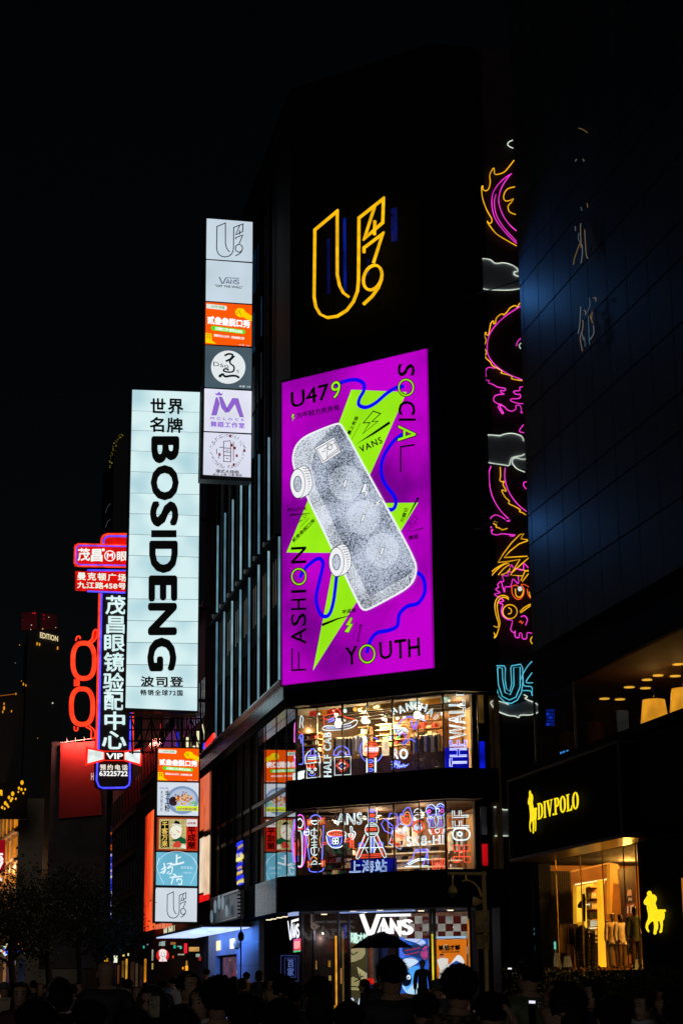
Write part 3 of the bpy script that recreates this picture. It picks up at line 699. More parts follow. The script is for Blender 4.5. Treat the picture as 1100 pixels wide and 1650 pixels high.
nsign('neon_soup_bowl', 'neon bowl of red noodles with a flower on its blue side', PN, [
    ('rim', NW, [el(535, 402, 106, 38, n=18)], True, True),
    ('noodles', NR, [[(450+i*22, 425), (475+i*24, 378)] for i in range(7)]+[el(535, 402, 92, 28, n=14)+[(627, 402)]], False, False),
    ('body', NW, [[(425, 425), (440, 500), (480, 548), (530, 560), (590, 545), (628, 495), (643, 420)]], True, False),
    ('pattern', NB, [[(440, 450), (455, 500), (480, 535)], [(465, 450), (480, 500), (495, 520)], [(600, 450), (590, 500), (575, 530)], [(620, 445), (608, 500)], [(450, 440), (620, 435)], [(500, 545), (570, 540)]], True, False),
    ('flower', NW, [el(515, 470, 18, n=8), el(545, 468, 18, n=8), el(518, 500, 18, n=8), el(546, 498, 18, n=8)], True, True),
    ('arm', NR, [[(632, 478), (660, 465), (680, 455)], [(635, 495), (670, 490), (692, 475)], [(395, 505), (440, 495)], [(400, 525), (440, 515)]], True, False)], n3, .027)
nsign('neon_hand', 'white neon hand pointing upwards beside the soup bowl neon', PN, [
    ('hand', NW, [[(672, 440), (668, 410), (690, 395), (684, 335), (694, 320), (706, 335), (712, 375), (730, 378), (742, 405), (725, 450), (700, 465)], [(700, 400), (720, 395)], [(700, 420), (725, 412)], [(692, 440), (715, 436)]], True, False)], n3)
nsign('neon_tower', 'neon broadcasting tower with a striped ball and splayed red legs', PN, [
    ('shaft', NW, [[(885, 112), (885, 285)], [(978, 112), (978, 285)], [(912, 440), (912, 615)], [(952, 440), (952, 615)]], False, False),
    ('windows_blue', NB, [el(930, 148, 30, 15, n=10), el(930, 250, 30, 15, n=10), [(925, 450), (925, 610)], [(940, 450), (940, 610)]], False, True),
    ('window_red', NR, [el(932, 198, 32, 15, n=10), el(932, 198, 22, 7, n=8)], False, True),
    ('ball', NW, [el(932, 360, 74, 78, n=20)], True, True),
    ('ball_stripes', NW, [[(868, 322), (995, 318)], [(872, 398), (992, 394)], [(885, 412), (980, 408)], [(885, 305), (978, 302)]], False, False),
    ('ball_band', NR, [[(868, 346), (990, 342)], [(870, 358), (990, 354)], [(870, 370), (990, 366)]], False, False),
    ('legs', NW, [[(862, 412), (770, 640), (765, 672), (785, 682), (802, 665), (905, 440)], [(998, 410), (1095, 632), (1098, 660), (1078, 668), (1060, 650), (960, 438)]], False, False),
    ('leg_core', NR, [[(868, 430), (785, 655)], [(992, 430), (1075, 645)]], False, False),
    ('feet_balls', NB, [el(828, 530, 27, n=10), el(1042, 523, 27, n=10)], True, True),
    ('base', NR, [[(825, 637), (1052, 624)], [(825, 652), (1052, 640)], [(825, 672), (1052, 660)]], False, False),
    ('tie', NW, [[(800, 562), (1070, 556)], [(880, 570), (905, 620)], [(990, 570), (970, 615)]], False, False)], n3, .027)
t = thing('neon_lettering', 'blue outlined neon characters under the neon tower', 'neon sign', PN.hit(*n3((900, 760))[0]), NG)
neon_text(PN, '上海站', n3((678, 702), (1092, 686), (678, 838)), NC_, t, .05, .017, .02)
MB().bpx(PN, *n3((640, 690))[0], *n3((1150, 845))[0], -.4, -.35).build('glow_board', em('#0c1090', .35, .8, 1.6), t)
nsign('neon_lighter', 'blue neon lighter with open lid tilted left of the flame', PN, [
    ('case', NC_, [[(128, 362), (284, 408), (210, 576), (84, 508)]], False, True),
    ('chimney', NC_, [[(172, 330), (208, 290), (285, 318), (262, 385)]], False, True),
    ('lid', NB, [[(2, 295), (38, 240), (135, 318), (108, 402), (40, 370)], [(75, 255), (100, 176), (170, 180), (188, 300), (150, 352), (85, 330)]], False, True),
    ('wheel', NW, [el(268, 348, 22, n=10), el(268, 348, 12, n=8)], True, True),
    ('red_word', NR, [[(150, 400), (145, 430), (165, 420), (170, 445), (185, 420), (195, 450), (210, 425), (222, 460), (240, 435), (245, 470)], [(120, 450), (112, 480), (135, 475), (140, 500), (160, 480), (165, 520), (190, 500), (200, 545), (220, 515)], [(135, 395), (260, 435)], [(115, 505), (205, 550)]], False, False)], n4, .028)
nsign('neon_flame', 'orange neon flame with blue edge above the lighter', PN, [
    ('edge', NB, [[(225, 292), (202, 240), (212, 182), (238, 195), (245, 150), (300, 108), (328, 165), (345, 235), (322, 300), (275, 315)]], True, True),
    ('fire', NO, [[(238, 280), (218, 240), (225, 200), (250, 215), (265, 170), (300, 165), (322, 220), (325, 260), (300, 300), (270, 300)]], True, True),
    ('fire_lines', NR, [[(235, 250), (255, 225), (262, 260), (285, 220), (290, 265), (312, 225)], [(245, 280), (262, 262), (280, 285), (300, 262)], [(262, 200), (280, 190), (300, 200)]], True, False)], n4, .03)
t = nsign('neon_route_badge', 'round red neon badge with the number 66', PN, [
    ('ring', NR, [el(405, 320, 60, 66, n=18), el(405, 320, 53, 59, n=18)], True, True),
    ('hoops', NW, [el(405, 170, 42, 44, 180, 360), el(405, 232, 48, 44, 160, 350), [(380, 250), (470, 215)]], True, False)], n4, .026)
neon_text(PN, '66', n4((362, 295), (448, 292), (362, 358)), NC_, t, .05, .028, .05)
nsign('neon_lions', 'pair of blue neon temple lions with pink eyes in the lower window', PN, [
    ('left_lion', NC_, [[(492, 135), (515, 92), (560, 78), (596, 120), (600, 180), (580, 240), (598, 322), (530, 330), (525, 290), (505, 250), (515, 205)], ], True, True),
    ('right_lion', NC_, [[(606, 125), (625, 80), (665, 70), (700, 105), (702, 160), (686, 210), (698, 260), (690, 325), (622, 325), (628, 250), (610, 190)]], True, True),
    ('manes', NB, [[(505, 120), (540, 108), (585, 130)], [(510, 190), (545, 205), (585, 185)], [(520, 235), (550, 250), (582, 235)], [(545, 255), (540, 320)], [(570, 260), (572, 318)], [(618, 115), (655, 95), (695, 120)], [(618, 190), (655, 205), (690, 190)], [(640, 240), (640, 318)], [(668, 250), (670, 318)], [(500, 160), (520, 185)], [(630, 150), (640, 200)]], True, False),
    ('eyes', NP, [el(533, 155, 15, n=8), el(676, 148, 17, n=8)], True, True),
    ('teeth', NW, [el(558, 222, 20, 10, n=8), el(655, 222, 22, 12, n=8), [(610, 130), (640, 125), (650, 160)]], True, False)], n4, .028)
nsign('neon_lotus', 'red and white neon petals right below the temple lions', PN, [
    ('white_petals', NW, [[(520, 362), (540, 400), (555, 402), (535, 358)], [(595, 355), (605, 390), (628, 390), (640, 352)], [(700, 352), (685, 395), (672, 398), (685, 355)]], True, True),
    ('red_petals', NR, [[(560, 360), (560, 400), (590, 398), (580, 355)], [(650, 352), (645, 390), (668, 392), (675, 352)]], True, True)], n4, .026)
t = thing('neon_lettering', 'white outlined neon text SK8-HI across the lower window', 'neon sign', PN.hit(*n4((480, 480))[0]), NG)
neon_text(PN, 'SK8-HI', n4((285, 438), (688, 412), (285, 542)), NW, t, .05, .026, .06)
nsign('neon_slide', 'blue and white neon playground slide over the shoe shelves', PN, [
    ('frame', NB, [[(275, 742), (340, 680), (375, 580), (505, 572), (515, 738)], [(380, 600), (505, 595)], [(460, 750), (505, 610)]], False, False),
    ('chute', NW, [[(288, 735), (400, 680), (470, 678), (528, 690)], [(262, 766), (520, 756), (522, 800)], [(300, 750), (400, 700), (470, 695)]], False, False)], n4, .028)
nsign('neon_mug', 'small red neon mug of vertical bars at the lower right window', PN, [
    ('outline', NR, [[(558, 685), (565, 785), (585, 800), (680, 800), (692, 780), (690, 676)]], False, False),
    ('bars', NR, [[(590, 720), (592, 775), (605, 785), (612, 770), (612, 715)], [(630, 715), (632, 770), (645, 782), (655, 770), (652, 712)], [(590, 680), (590, 705)], [(610, 682), (612, 700)], [(630, 680), (650, 678), (652, 700)], [(670, 676), (672, 780)]], False, False)], n4, .03)
t = thing('neon_lettering', 'white outlined neon word OFF reading upwards in the right lower window', 'neon sign', PC.hit(*n4((870, 300))[0]), NG)
neon_text(PC, 'FF', n4((782, 338), (775, 150), (962, 330)), NW, t, .05, .03, .08)
tubes(PC, [n4((782, 410), (790, 370), (825, 345), (910, 345), (950, 365), (968, 405), (955, 450), (915, 470), (830, 470), (792, 450)), n4(*el(858, 405, 22, n=10))], NW, t, .034, .05, 'letter', closed=True)
nsign('neon_loop_symbol', 'red neon looped square symbol below the word OFF', PC, [
    ('loops', NR, [[(855, 530), (855, 715)], [(905, 528), (908, 715)], [(790, 596), (968, 592)], [(790, 655), (970, 655)]], False, False),
    ('corners', NR, [[(905, 528), (970, 528), (970, 592)], [(908, 716), (974, 716), (970, 655)], [(855, 528), (788, 530), (792, 596)], [(855, 716), (790, 716), (790, 655)]], False, False)], n4, .028)
# ================================================================ the purple billboard
def warp(quad, src):
    """affine map from a source frame (x0, y0, x1, y1) to a pixel quad (tl, tr, bl)"""
    (x0, y0, x1, y1) = src; tl, tr, bl = [Vector(q) for q in quad]
    return lambda *pts: [tuple(tl+(tr-tl)*((p[0]-x0)/(x1-x0))+(bl-tl)*((p[1]-y0)/(y1-y0))) for p in pts]
BB = B.moved(.72); b1, b2 = Z(440, 290, 3.929), Z(440, 660, 3.587)
K = em('#08040c', .0); BLU = em('#1008f0', 1.0, .05); GRN = em('#9cf018', .95, .08, .5); WHT = em('#f4f6fa', .95)
bb = thing('billboard', 'huge magenta backlit billboard with a speckled skateboard and green star', 'billboard', BB.hit(575, 1085))
def magenta():
    m = bpy.data.materials.new('magenta_backlit_film'); m.use_nodes = True; t = m.node_tree; b = t.nodes['Principled BSDF']
    b.inputs['Base Color'].default_value = lin('#60006a'); b.inputs['Roughness'].default_value = .4
    tc = t.nodes.new('ShaderNodeTexCoord'); n = t.nodes.new('ShaderNodeTexNoise'); n.inputs['Scale'].default_value = .16; n.inputs['Detail'].default_value = 1
    n2_ = t.nodes.new('ShaderNodeTexNoise'); n2_.inputs['Scale'].default_value = 1.3
    t.links.new(tc.outputs['Object'], n.inputs['Vector']); t.links.new(tc.outputs['Object'], n2_.inputs['Vector'])
    r = t.nodes.new('ShaderNodeValToRGB'); r.color_ramp.elements[0].position = .38; r.color_ramp.elements[0].color = lin('#7a0090'); r.color_ramp.elements[1].position = .56; r.color_ramp.elements[1].color = lin('#c600d2')
    mx = t.nodes.new('ShaderNodeMix'); mx.data_type = 'FLOAT'; mx.inputs[0].default_value = .12; t.links.new(n.outputs[0], mx.inputs[2]); t.links.new(n2_.outputs[0], mx.inputs[3])
    t.links.new(mx.outputs[0], r.inputs[0]); t.links.new(r.outputs[0], b.inputs['Emission Color']); b.inputs['Emission Strength'].default_value = .95
    return m
MAG = magenta()
fr = [(453, 614), (688.5, 559), (700, 1078), (453, 1107)]
fill(BB.moved(-.14), fr, BLK, bb, 0, depth=.05, name='frame')
qs = [BB.st(*p) for p in ((455, 617), (687, 562), (698, 1076), (455, 1104))]
xm = BB.st(566, 850)[0]
def lerp_y(p, q, x): return p[1]+(q[1]-p[1])*(x-p[0])/(q[0]-p[0])
tm, bm_ = lerp_y(qs[0], qs[1], xm), lerp_y(qs[3], qs[2], xm)
MB().prism(BB, [qs[0], (xm-.012, tm), (xm-.012, bm_), qs[3]], -.08, 0).build('film_panel', MAG, bb)
MB().prism(BB, [(xm+.012, tm), qs[1], qs[2], (xm+.012, bm_)], -.08, 0).build('film_panel', MAG, bb)
MB().tube([BB.at(*q, .02) for q in qs], .035, 4, True).build('edge_trim', em('#a000b0', .5), bb)
for poly in (b1((495, 1328), (845, 1343))+b2((553, 392), (380, 78)), b2((205, 515), (345, 760), (342, 828), (78, 826)),
             b2((630, 541), (838, 538), (735, 706), (630, 560)), b2((345, 915), (430, 960), (487, 1105), (230, 1510), (308, 1110))):
    fill(BB, poly, GRN, bb, .012, name='green_star_point')
def cable(pts, name='blue_cable'):
    mb = MB(); q = catmull([BB.st(*p) for p in pts], False, 6); mb.ribbon(BB, q, .20, .03); return mb.build(name, BLU, bb)
cable(b1((400, 1308), (440, 1280), (520, 1265), (573, 1290), (575, 1335), (548, 1385), (545, 1425), (590, 1440), (650, 1412), (720, 1352), (780, 1316), (830, 1308)))
cable(b2((770, 132), (705, 175), (645, 260), (625, 345), (645, 425), (700, 500), (710, 545), (690, 578), (645, 575)))
cable(b2((155, 972), (195, 910), (260, 862), (290, 890), (272, 980), (250, 1095), (278, 1185), (322, 1188), (350, 1110), (368, 965)))
cable(b2((833, 940), (868, 975), (878, 1050), (840, 1118), (775, 1138), (730, 1185), (718, 1250), (670, 1276), (600, 1292), (560, 1342), (543, 1408)))
def speckle(name, base, k0, k1):
    m = bpy.data.materials.new(name); m.use_nodes = True; t = m.node_tree; b = t.nodes['Principled BSDF']
    tc = t.nodes.new('ShaderNodeTexCoord'); n = t.nodes.new('ShaderNodeTexNoise'); n.inputs['Scale'].default_value = 13; n.inputs['Detail'].default_value = 5; n.inputs['Roughness'].default_value = .9
    l = t.nodes.new('ShaderNodeTexNoise'); l.inputs['Scale'].default_value = .42; l.inputs['Detail'].default_value = 1
    t.links.new(tc.outputs['Object'], n.inputs['Vector']); t.links.new(tc.outputs['Object'], l.inputs['Vector'])
    ad = t.nodes.new('ShaderNodeMath'); ad.operation = 'MULTIPLY_ADD'; ad.inputs[1].default_value = .4; t.links.new(l.outputs[0], ad.inputs[0]); t.links.new(n.outputs[0], ad.inputs[2])
    r = t.nodes.new('ShaderNodeValToRGB'); r.color_ramp.elements[0].position = k0; r.color_ramp.elements[0].color = lin('#182236'); r.color_ramp.elements[1].position = k1; r.color_ramp.elements[1].color = lin(base)
    t.links.new(ad.outputs[0], r.inputs[0]); t.links.new(r.outputs[0], b.inputs['Emission Color']); b.inputs['Emission Strength'].default_value = .95
    b.inputs['Base Color'].default_value = (.1, .1, .1, 1); return m
SPK, SPK2, SPK3 = speckle('speckled_print_dark', '#d0dcf0', .625, .765), speckle('speckled_print_pale', '#dce6f6', .56, .74), speckle('speckled_print_edge', '#e6eefa', .585, .72)
board = b2((378, 80), (290, 112), (180, 160), (130, 215), (115, 285), (128, 350), (200, 505), (350, 815), (500, 1128), (518, 1155), (545, 1160), (650, 1105), (768, 1040), (815, 992), (831, 930), (822, 872), (700, 640), (550, 370), (400, 92))
for _ in range(2): board = [(p[0]*k_+q_[0]*(1-k_), p[1]*k_+q_[1]*(1-k_)) for p, q_ in zip(board, board[1:]+board[:1]) for k_ in (.78, .22)]
fill(BB, board, SPK, bb, .04, name='skateboard_print')
fill(BB, b2((378, 82), (180, 160), (130, 215), (115, 285), (128, 350), (200, 505), (350, 815), (500, 1128), (560, 1085), (400, 760), (250, 450), (225, 330), (250, 200)), SPK3, bb, .045, name='board_edge_print')
fill(BB, b2((500, 1128), (518, 1155), (545, 1160), (768, 1040), (815, 992), (831, 905), (790, 955), (690, 1010), (560, 1085)), SPK3, bb, .046, name='board_end_print')
ink(BB, [board], 3.2, WHT, bb, .06, closed=True, name='board_outline')
for cx, cy in ((422, 425), (525, 625), (635, 815)):
    fill(BB, b2(*arc(cx, cy, 95, 100, n=28)), SPK2, bb, .066, name='round_print')
    fill(BB, b2((cx-14, cy+22), (cx-2, cy-18), (cx+12, cy-16), (cx-2, cy+28)), WHT, bb, .075, name='slot')
    ink(BB, [b2((cx-14, cy+22), (cx-2, cy-18), (cx+12, cy-16), (cx-2, cy+28))], .8, K, bb, .08, closed=True, name='slot_outline')
for dx, dy in ((0, 0), (224, 452)):
    f = lambda *p: b2(*[(x+dx, y+dy) for x, y in p])
    fill(BB, f((148, 342), (185, 327), (212, 345), (230, 395), (233, 440), (222, 475), (200, 498), (150, 516), (118, 490), (104, 430), (118, 365)), WHT, bb, .09, True, name='wheel_print')
    ink(BB, [f((148, 342), (185, 327), (212, 345), (230, 395), (233, 440), (222, 475), (200, 498), (150, 516), (118, 490), (104, 430), (118, 365))], 1.1, K, bb, .095, True, True, name='wheel_outline')
    ink(BB, [f(*arc(148, 430, 43, 84, n=18))], .9, K, bb, .096, True, True, name='wheel_outline')
    fill(BB, f(*arc(148, 432, 22, 45, n=14)), SPK2, bb, .10, name='wheel_hub')
    ink(BB, [f(*arc(148, 432, 22, 45, n=14))], 1.1, K, bb, .105, True, True, name='wheel_outline')
    ink(BB, [f((188+4*i-abs(i-5)*2, 345+15*i), (214+i*2 if i < 6 else 238-i*3, 340+15*i)) for i in range(11)], .9, K, bb, .105, name='tread_lines')
fill(BB, b2((245, 225), (358, 160), (398, 248), (290, 318)), WHT, bb, .09, name='switch_print')
ink(BB, [b2((245, 225), (358, 160), (398, 248), (290, 318)), b2((258, 232), (355, 176), (385, 240), (295, 302))], 1.0, K, bb, .095, closed=True, name='switch_outline')
ink(BB, [b2((318, 285), (320, 200)), b2((288, 248), (310, 240)), b2((300, 232), (372, 190)), b2((318, 278), (382, 228))], .9, K, bb, .1, name='switch_outline')
ink(BB, [b2(*arc(333, 218, 14, 17, n=10))], 1.0, K, bb, .1, True, True, name='switch_outline')
for pts, k in (([(532, 428), (512, 488), (536, 480), (536, 522), (560, 470), (543, 474), (548, 432)], 1), ([(630, 515), (590, 545), (604, 546), (580, 570), (632, 545), (615, 540), (638, 522)], 1), ([(556, 552), (538, 578), (550, 576), (545, 594), (562, 568), (552, 568)], .6)):
    fill(BB, b2(*pts), WHT, bb, .09, name='bolt'); ink(BB, [b2(*pts)], .9*k, K, bb, .1, closed=True, name='bolt_outline')
def bolt(pts, wpx=1.7, f=None):
    if f: fill(BB, pts, f, bb, .02, name='bolt')
    ink(BB, [pts], wpx, K, bb, .035, closed=True, name='bolt_outline')
bolt(b2((580, 10), (522, 78), (560, 76), (520, 140), (608, 68), (572, 70), (622, 24)))
bolt(b2((172, 608), (142, 640), (165, 640), (145, 655), (195, 626), (172, 622), (200, 612)), .8)
bolt(b2((822, 615), (782, 660), (800, 660), (780, 705), (832, 655), (812, 655), (838, 632)), 1.0)
bolt(b2((450, 1198), (418, 1250), (438, 1248), (412, 1285), (438, 1292), (466, 1235), (448, 1238), (462, 1205)), 1.0, GRN)
bolt(b1((125, 1480), (115, 1508), (127, 1506), (118, 1530), (142, 1500), (130, 1502), (138, 1484)), .8, GRN)
for pts in ([(478, 202), (585, 128), (672, 68), (678, 82), (590, 140)], [(98, 606), (218, 598), (218, 600), (98, 615)], [(282, 1238), (375, 1205), (480, 1182), (380, 1212), (286, 1253)], [(835, 505), (845, 512), (760, 655)], [(775, 712), (868, 680), (868, 688)]):
    fill(BB, b2(*pts), K, bb, .03, name='black_slash')
ink(BB, [b2((455, 175), (505, 80)), b2((158, 680), (210, 628)), b2((460, 1328), (490, 1215))], .7, K, bb, .03, name='thin_slash')
def rot(P, s, xr, xl, y0, y1, m, par, **k):
    return text(P, s, ((xr, y0), (xr, y1), (xl, y0)), m, par, name='letter', **k)
text(BB, 'U47', b1((115, 1347), (352, 1288), (119, 1445)), K, bb, .03, .012, split=True)
def greenletter(s, q):
    text(BB, s, q, K, bb, .03, .04, name='letter'); text(BB, s, q, GRN, bb, .06, 0, name='letter_inline')
greenletter('9', b1((370, 1284), (428, 1268), (374, 1390)))
text(BB, '为年轻力充充电', b1((150, 1476), (420, 1420), (152, 1512)), K, bb, .03, .018, name='small_lettering')
def X1(x): return 440+x/3.929
def Y1(y): return 290+y/3.929
def X2(x): return 440+x/3.587
def Y2(y): return 660+y/3.587
for ch, ya, yb in (('S', Y1(1168), Y1(1243)), ('C', Y1(1402), Y1(1488)), ('I', Y1(1512), Y1(1525))):
    rot(BB, ch, X1(896)+(ya-590)*.02, X1(792)+(ya-590)*.02, ya, yb, K, bb, off=.03, bold=.01)
ink(BB, [b2((820, 204), (738, 216), (738, 362))], 2.9, K, bb, .03, name='letter')
ink(BB, [b2((193, 1503), (107, 1507)), b2((112, 1507), (112, 1380)), b2((150, 1505), (150, 1402))], 3.0, K, bb, .03, name='letter')
text(BB, 'A', b2((828, 100), (826, 192), (726, 92)), K, bb, .03, .035, name='letter'); text(BB, 'A', b2((828, 100), (826, 192), (726, 92)), GRN, bb, .06, .0, name='letter_inline')
def ringletter(f, cx, cy, rx, ry):
    q = f(*arc(cx, cy, rx, ry, n=24)); ink(BB, [q], 5.2, K, bb, .034, True, True, name='letter'); ink(BB, [q], 2.3, GRN, bb, .04, True, True, name='letter_inline')
ringletter(b1, 843, 1315, 46, 50); ringletter(b2, 151, 966, 40, 45); ringletter(b2, 545, 1413, 43, 50)
for ch, yb, yt in (('A', 1358, 1266), ('S', 1252, 1182), ('H', 1160, 1096), ('I', 1060, 1046), ('N', 890, 797)):
    text(BB, ch, ((X2(107), Y2(yb)), (X2(107), Y2(yt)), (X2(193), Y2(yb)-1)), K, bb, .03, .006, name='letter')
for ch, q in (('Y', ((420, 1377), (487, 1366), (425, 1480))), ('U', ((615, 1347), (685, 1336), (620, 1446))), ('T', ((703, 1335), (768, 1326), (706, 1444))), ('H', ((780, 1328), (846, 1318), (784, 1432)))):
    text(BB, ch, b2(*q), K, bb, .03, .012, name='letter')
text(BB, 'VANS', b2((498, 216), (622, 158), (510, 250)), K, bb, .03, .02, .12, name='small_lettering')
text(BB, '慕上有鱼', b2((428, 140), (478, 35), (446, 150)), K, bb, .03, .02, name='small_lettering')
text(BB, 'MCLOCK', b2((88, 572), (196, 562), (88, 590)), K, bb, .03, .015, .05, name='small_lettering')
text(BB, '贰叁叁脱口秀', b2((110, 752), (235, 628), (122, 770)), K, bb, .03, .015, name='small_lettering')
text(BB, '万囍记', b2((735, 650), (762, 566), (755, 655)), K, bb, .03, .01, name='small_lettering')
text(BB, '康道', b2((784, 730), (838, 720), (786, 755)), K, bb, .03, .02, name='small_lettering')
text(BB, '平成屋', b2((400, 1160), (480, 1146), (402, 1184)), K, bb, .03, .02, name='small_lettering')
text(BB, 'EMO鸡', b2((482, 1338), (500, 1240), (500, 1342)), K, bb, .03, .015, name='small_lettering')
# ================================================================ yellow outline logo on the parapet wall
def logo_lines():
    return [([(410, 465), (388, 445), (372, 415), (362, 372), (362, 145), (268, 185), (265, 425), (272, 462), (290, 493), (320, 514), (362, 521), (402, 511), (430, 488), (447, 455), (451, 420), (453, 195), (556, 155), (553, 240), (476, 275), (521, 168)], False),
            ([(520, 224), (518, 274)], False), ([(474, 326), (475, 308), (553, 280), (514, 374)], False),
            (arc(511, 425, 39, 43, n=20), True), ([(549, 440), (535, 468), (508, 492), (472, 510)], False)]
def flat_ribbon(P, f, pts, w, m, par, off, closed=False, depth=0., name='stroke'):
    """a stroke drawn in the source frame, then laid on plane P, so that it foreshortens with the sign"""
    class F2:
        @staticmethod
        def at(a, b, o): return (a, b, o)
    mb = MB(); mb.ribbon(F2, pts, w, 0, closed)
    n = len(mb.v)//2; q = [P.st(*p) for p in f(*[(v[0], v[1]) for v in mb.v])]
    out = MB(); out.v = [P.at(a, b, off+depth) for a, b in q]; out.f = list(mb.f)
    if depth:
        out.v += [P.at(a, b, off) for a, b in q]; N = 2*n; r = n if closed else n-1
        for i in range(r):
            j = (i+1) % n; out.f += [(i, j, N+j, N+i), (n+j, n+i, N+n+i, N+n+j)]
    return out.build(name, m, par)
def logo(P, f, wpx, m, par, off=.02, depth=0., name='logo_line'):
    k = (P.hit(*f((400, 300))[0])-EYE).length/FPX
    for i, (ln, cl) in enumerate(logo_lines()):
        MB().ribbon(P, [P.st(*p) for p in f(*ln)], wpx*k, off+i*.003, cl, depth).build(name, m, par)
ys_ = B.moved(1.1)
fy_ = lambda *pts: b1(*[(268+(x-268)*1.505, 125.3+1.769*y-.502*x) for x, y in pts])
yl = thing('roof_logo', 'giant yellow glowing outline logo reading U479 above the billboard', 'logo sign', ys_.hit(560, 505))
logo(ys_, fy_, 3.7, em('#ffc010', .95, .2, 2), yl, 0, .12, 'logo_tube')
mb = MB()
for u, v in ((508, 390), (508, 450), (542, 400), (542, 460), (578, 380), (578, 440), (620, 340), (592, 375), (560, 505), (618, 430), (600, 485)):
    a, b = ys_.st(u, v); mb.pbox(ys_, a-.03, a+.03, b-.03, b+.03, -.72, -.01)
mb.build('standoffs', DKM, yl, kind='stuff')
# ================================================================ lit box columns on the street side
def panel(P, corners, m, par, name='lit_panel', label=None, d=.14):
    return fill(P, corners, m, par, 0, name=name, depth=d, label=label)
PALE = em('#c8d8e4', .95, .10, .35); GREYT = em('#2c2c30', .5); ORG = em('#ff5a06', .95, .06, .6); INKB = em('#0c1014', .0); PUR = em('#9a6ae0', .85); WINE = em('#6a1420', .5)
def talkshow(P, f, par):
    """orange stand-up comedy panel art; f maps a 0..100 square"""
    fill(P, f((1, 4), (44, 6), (46, 10), (44, 17), (1, 15)), em('#f0f4ea', .9), par, .15, name='pill')
    text(P, 'U479 四楼', f((12, 6.5), (40, 8), (12, 13)), em('#2cb02c', .8), par, .16, .01, name='small_lettering')
    fill(P, f((64, 18), (68, 11), (76, 9), (84, 13), (86, 21), (82, 29), (73, 31), (66, 26)), em('#ffd400', 1), par, .15, True, 'microphone_head')
    ink(P, [f((66, 14), (75, 21), (77, 30)), f((75, 9), (73, 20), (65, 24))], .5, INKB, par, .165, name='microphone_grid')
    fill(P, f((84, 16), (100, 26), (100, 40), (80, 30)), em('#ffcc00', 1), par, .152, name='microphone_handle')
    text(P, '贰叁叁脱口秀', f((4, 34), (96, 38), (4, 52)), em('#ffffff', 1.05), par, .17, .045, name='lettering')
    fill(P, f((14, 56), (84, 61), (87, 66), (84, 71), (14, 67), (11, 61)), em('#58e020', .95), par, .155, name='green_pill')
    text(P, '全国脱口秀·爆笑加油站', f((20, 58.5), (80, 62.5), (20, 65.5)), em('#ffffff', 1), par, .17, .03, name='small_lettering')
    text(P, '搜索关注公众号：贰叁叁脱口秀', f((18, 76), (84, 79), (18, 82)), em('#ffffff', 1), par, .17, .02, name='small_lettering')
    fill(P, f((0, 74), (13, 75), (14, 92), (24, 99), (0, 98)), em('#ffd400', 1), par, .15, name='yellow_box')
    ink(P, [f((2, 78), (12, 79)), f((2, 84), (12, 85)), f((4, 76), (4, 90)), f((9, 76), (9, 90))], .6, em('#d05000', .6), par, .165, name='box_grid')
    text(P, '本座 10F', f((72, 95.5), (97, 97), (72, 98.5)), em('#ffffff', .8), par, .17, name='small_lettering')
def sq(tl, tr, bl): return warp((tl, tr, bl), (0, 0, 100, 100))
SC = Pl((0, 93.5, 0), (0, -1, 0)); c3, c4 = Z(310, 340, 6.875), Z(310, 550, 6.875)
sc = thing('stacked_lightbox_sign', 'upper column of six stacked lit sign boxes beside the purple billboard', 'sign column', SC.hit(366, 775))
fill(SC, [(331, 350), (408, 357), (405.5, 776), (322.5, 772)], DKM, sc, -.85, depth=.9, name='casing')
cor = [c3((158, 93), (662, 133), (660, 568), (153, 533)), c3((153, 552), (660, 590), (655, 1032), (148, 998)), c3((148, 1018), (655, 1053), (652, 1504), (142, 1478)),
       c4((142, 52), (655, 85), (650, 536), (137, 510)), c4((133, 530), (652, 560), (648, 1020), (128, 995)), c4((126, 1014), (648, 1042), (643, 1510), (118, 1480))]
mts = [PALE, PALE, ORG, em('#4a5c66', .9, .15, .4), em('#e6e8f8', .95, .10, .4), em('#dee2f4', .95, .10, .4)]
lbs = ['pale panel with the U479 outline logo', 'pale panel with small grey skate brand name', 'orange stand-up comedy panel with microphone', 'slate panel with a white calligraphy disc', 'lilac panel with a purple crowned M', 'pale panel with a dark red wreath emblem']
pp = [panel(SC, c, m, sc, label=l) for c, m, l in zip(cor, mts, lbs)]
logo(SC, lambda *p: c3(*p), 1.5, INKB, pp[0], .16)
VL = [[(0, 0), (14, 52), (19, 52), (32, 4), (95, 4)], [(33, 52), (42, 18), (51, 52)], [(36, 42), (49, 42)], [(57, 52), (57, 18), (72, 52), (72, 18)], [(94, 24), (90, 19), (83, 19), (79, 25), (83, 32), (91, 37), (94, 44), (90, 51), (82, 52), (78, 46)]]
def vans(P, f, wpx, m, par, off=.02, depth=0., smooth=True):
    for i, ln in enumerate(VL):
        q = catmull(ln, False, 4) if i == 4 else ln
        flat_ribbon(P, f, q, 6.6, m, par, off+i*.003, False, depth, 'letter_stroke')
vans(SC, warp(c3((295, 742), (512, 752), (293, 812)), (0, 0, 95, 52)), 1.5, em('#8490a8', .6), pp[1], .16)
text(SC, '"OFF THE WALL"', c3((246, 826), (552, 846), (246, 852)), em('#10202c', .1), pp[1], .16, .02, name='small_lettering')
f3 = sq(*[cor[2][i] for i in (0, 1, 3)]); talkshow(SC, f3, pp[2])
fill(SC, c4(*arc(393, 296, 190, 184, n=36)), em('#e8eef0', .95), pp[3], .15, name='white_disc')
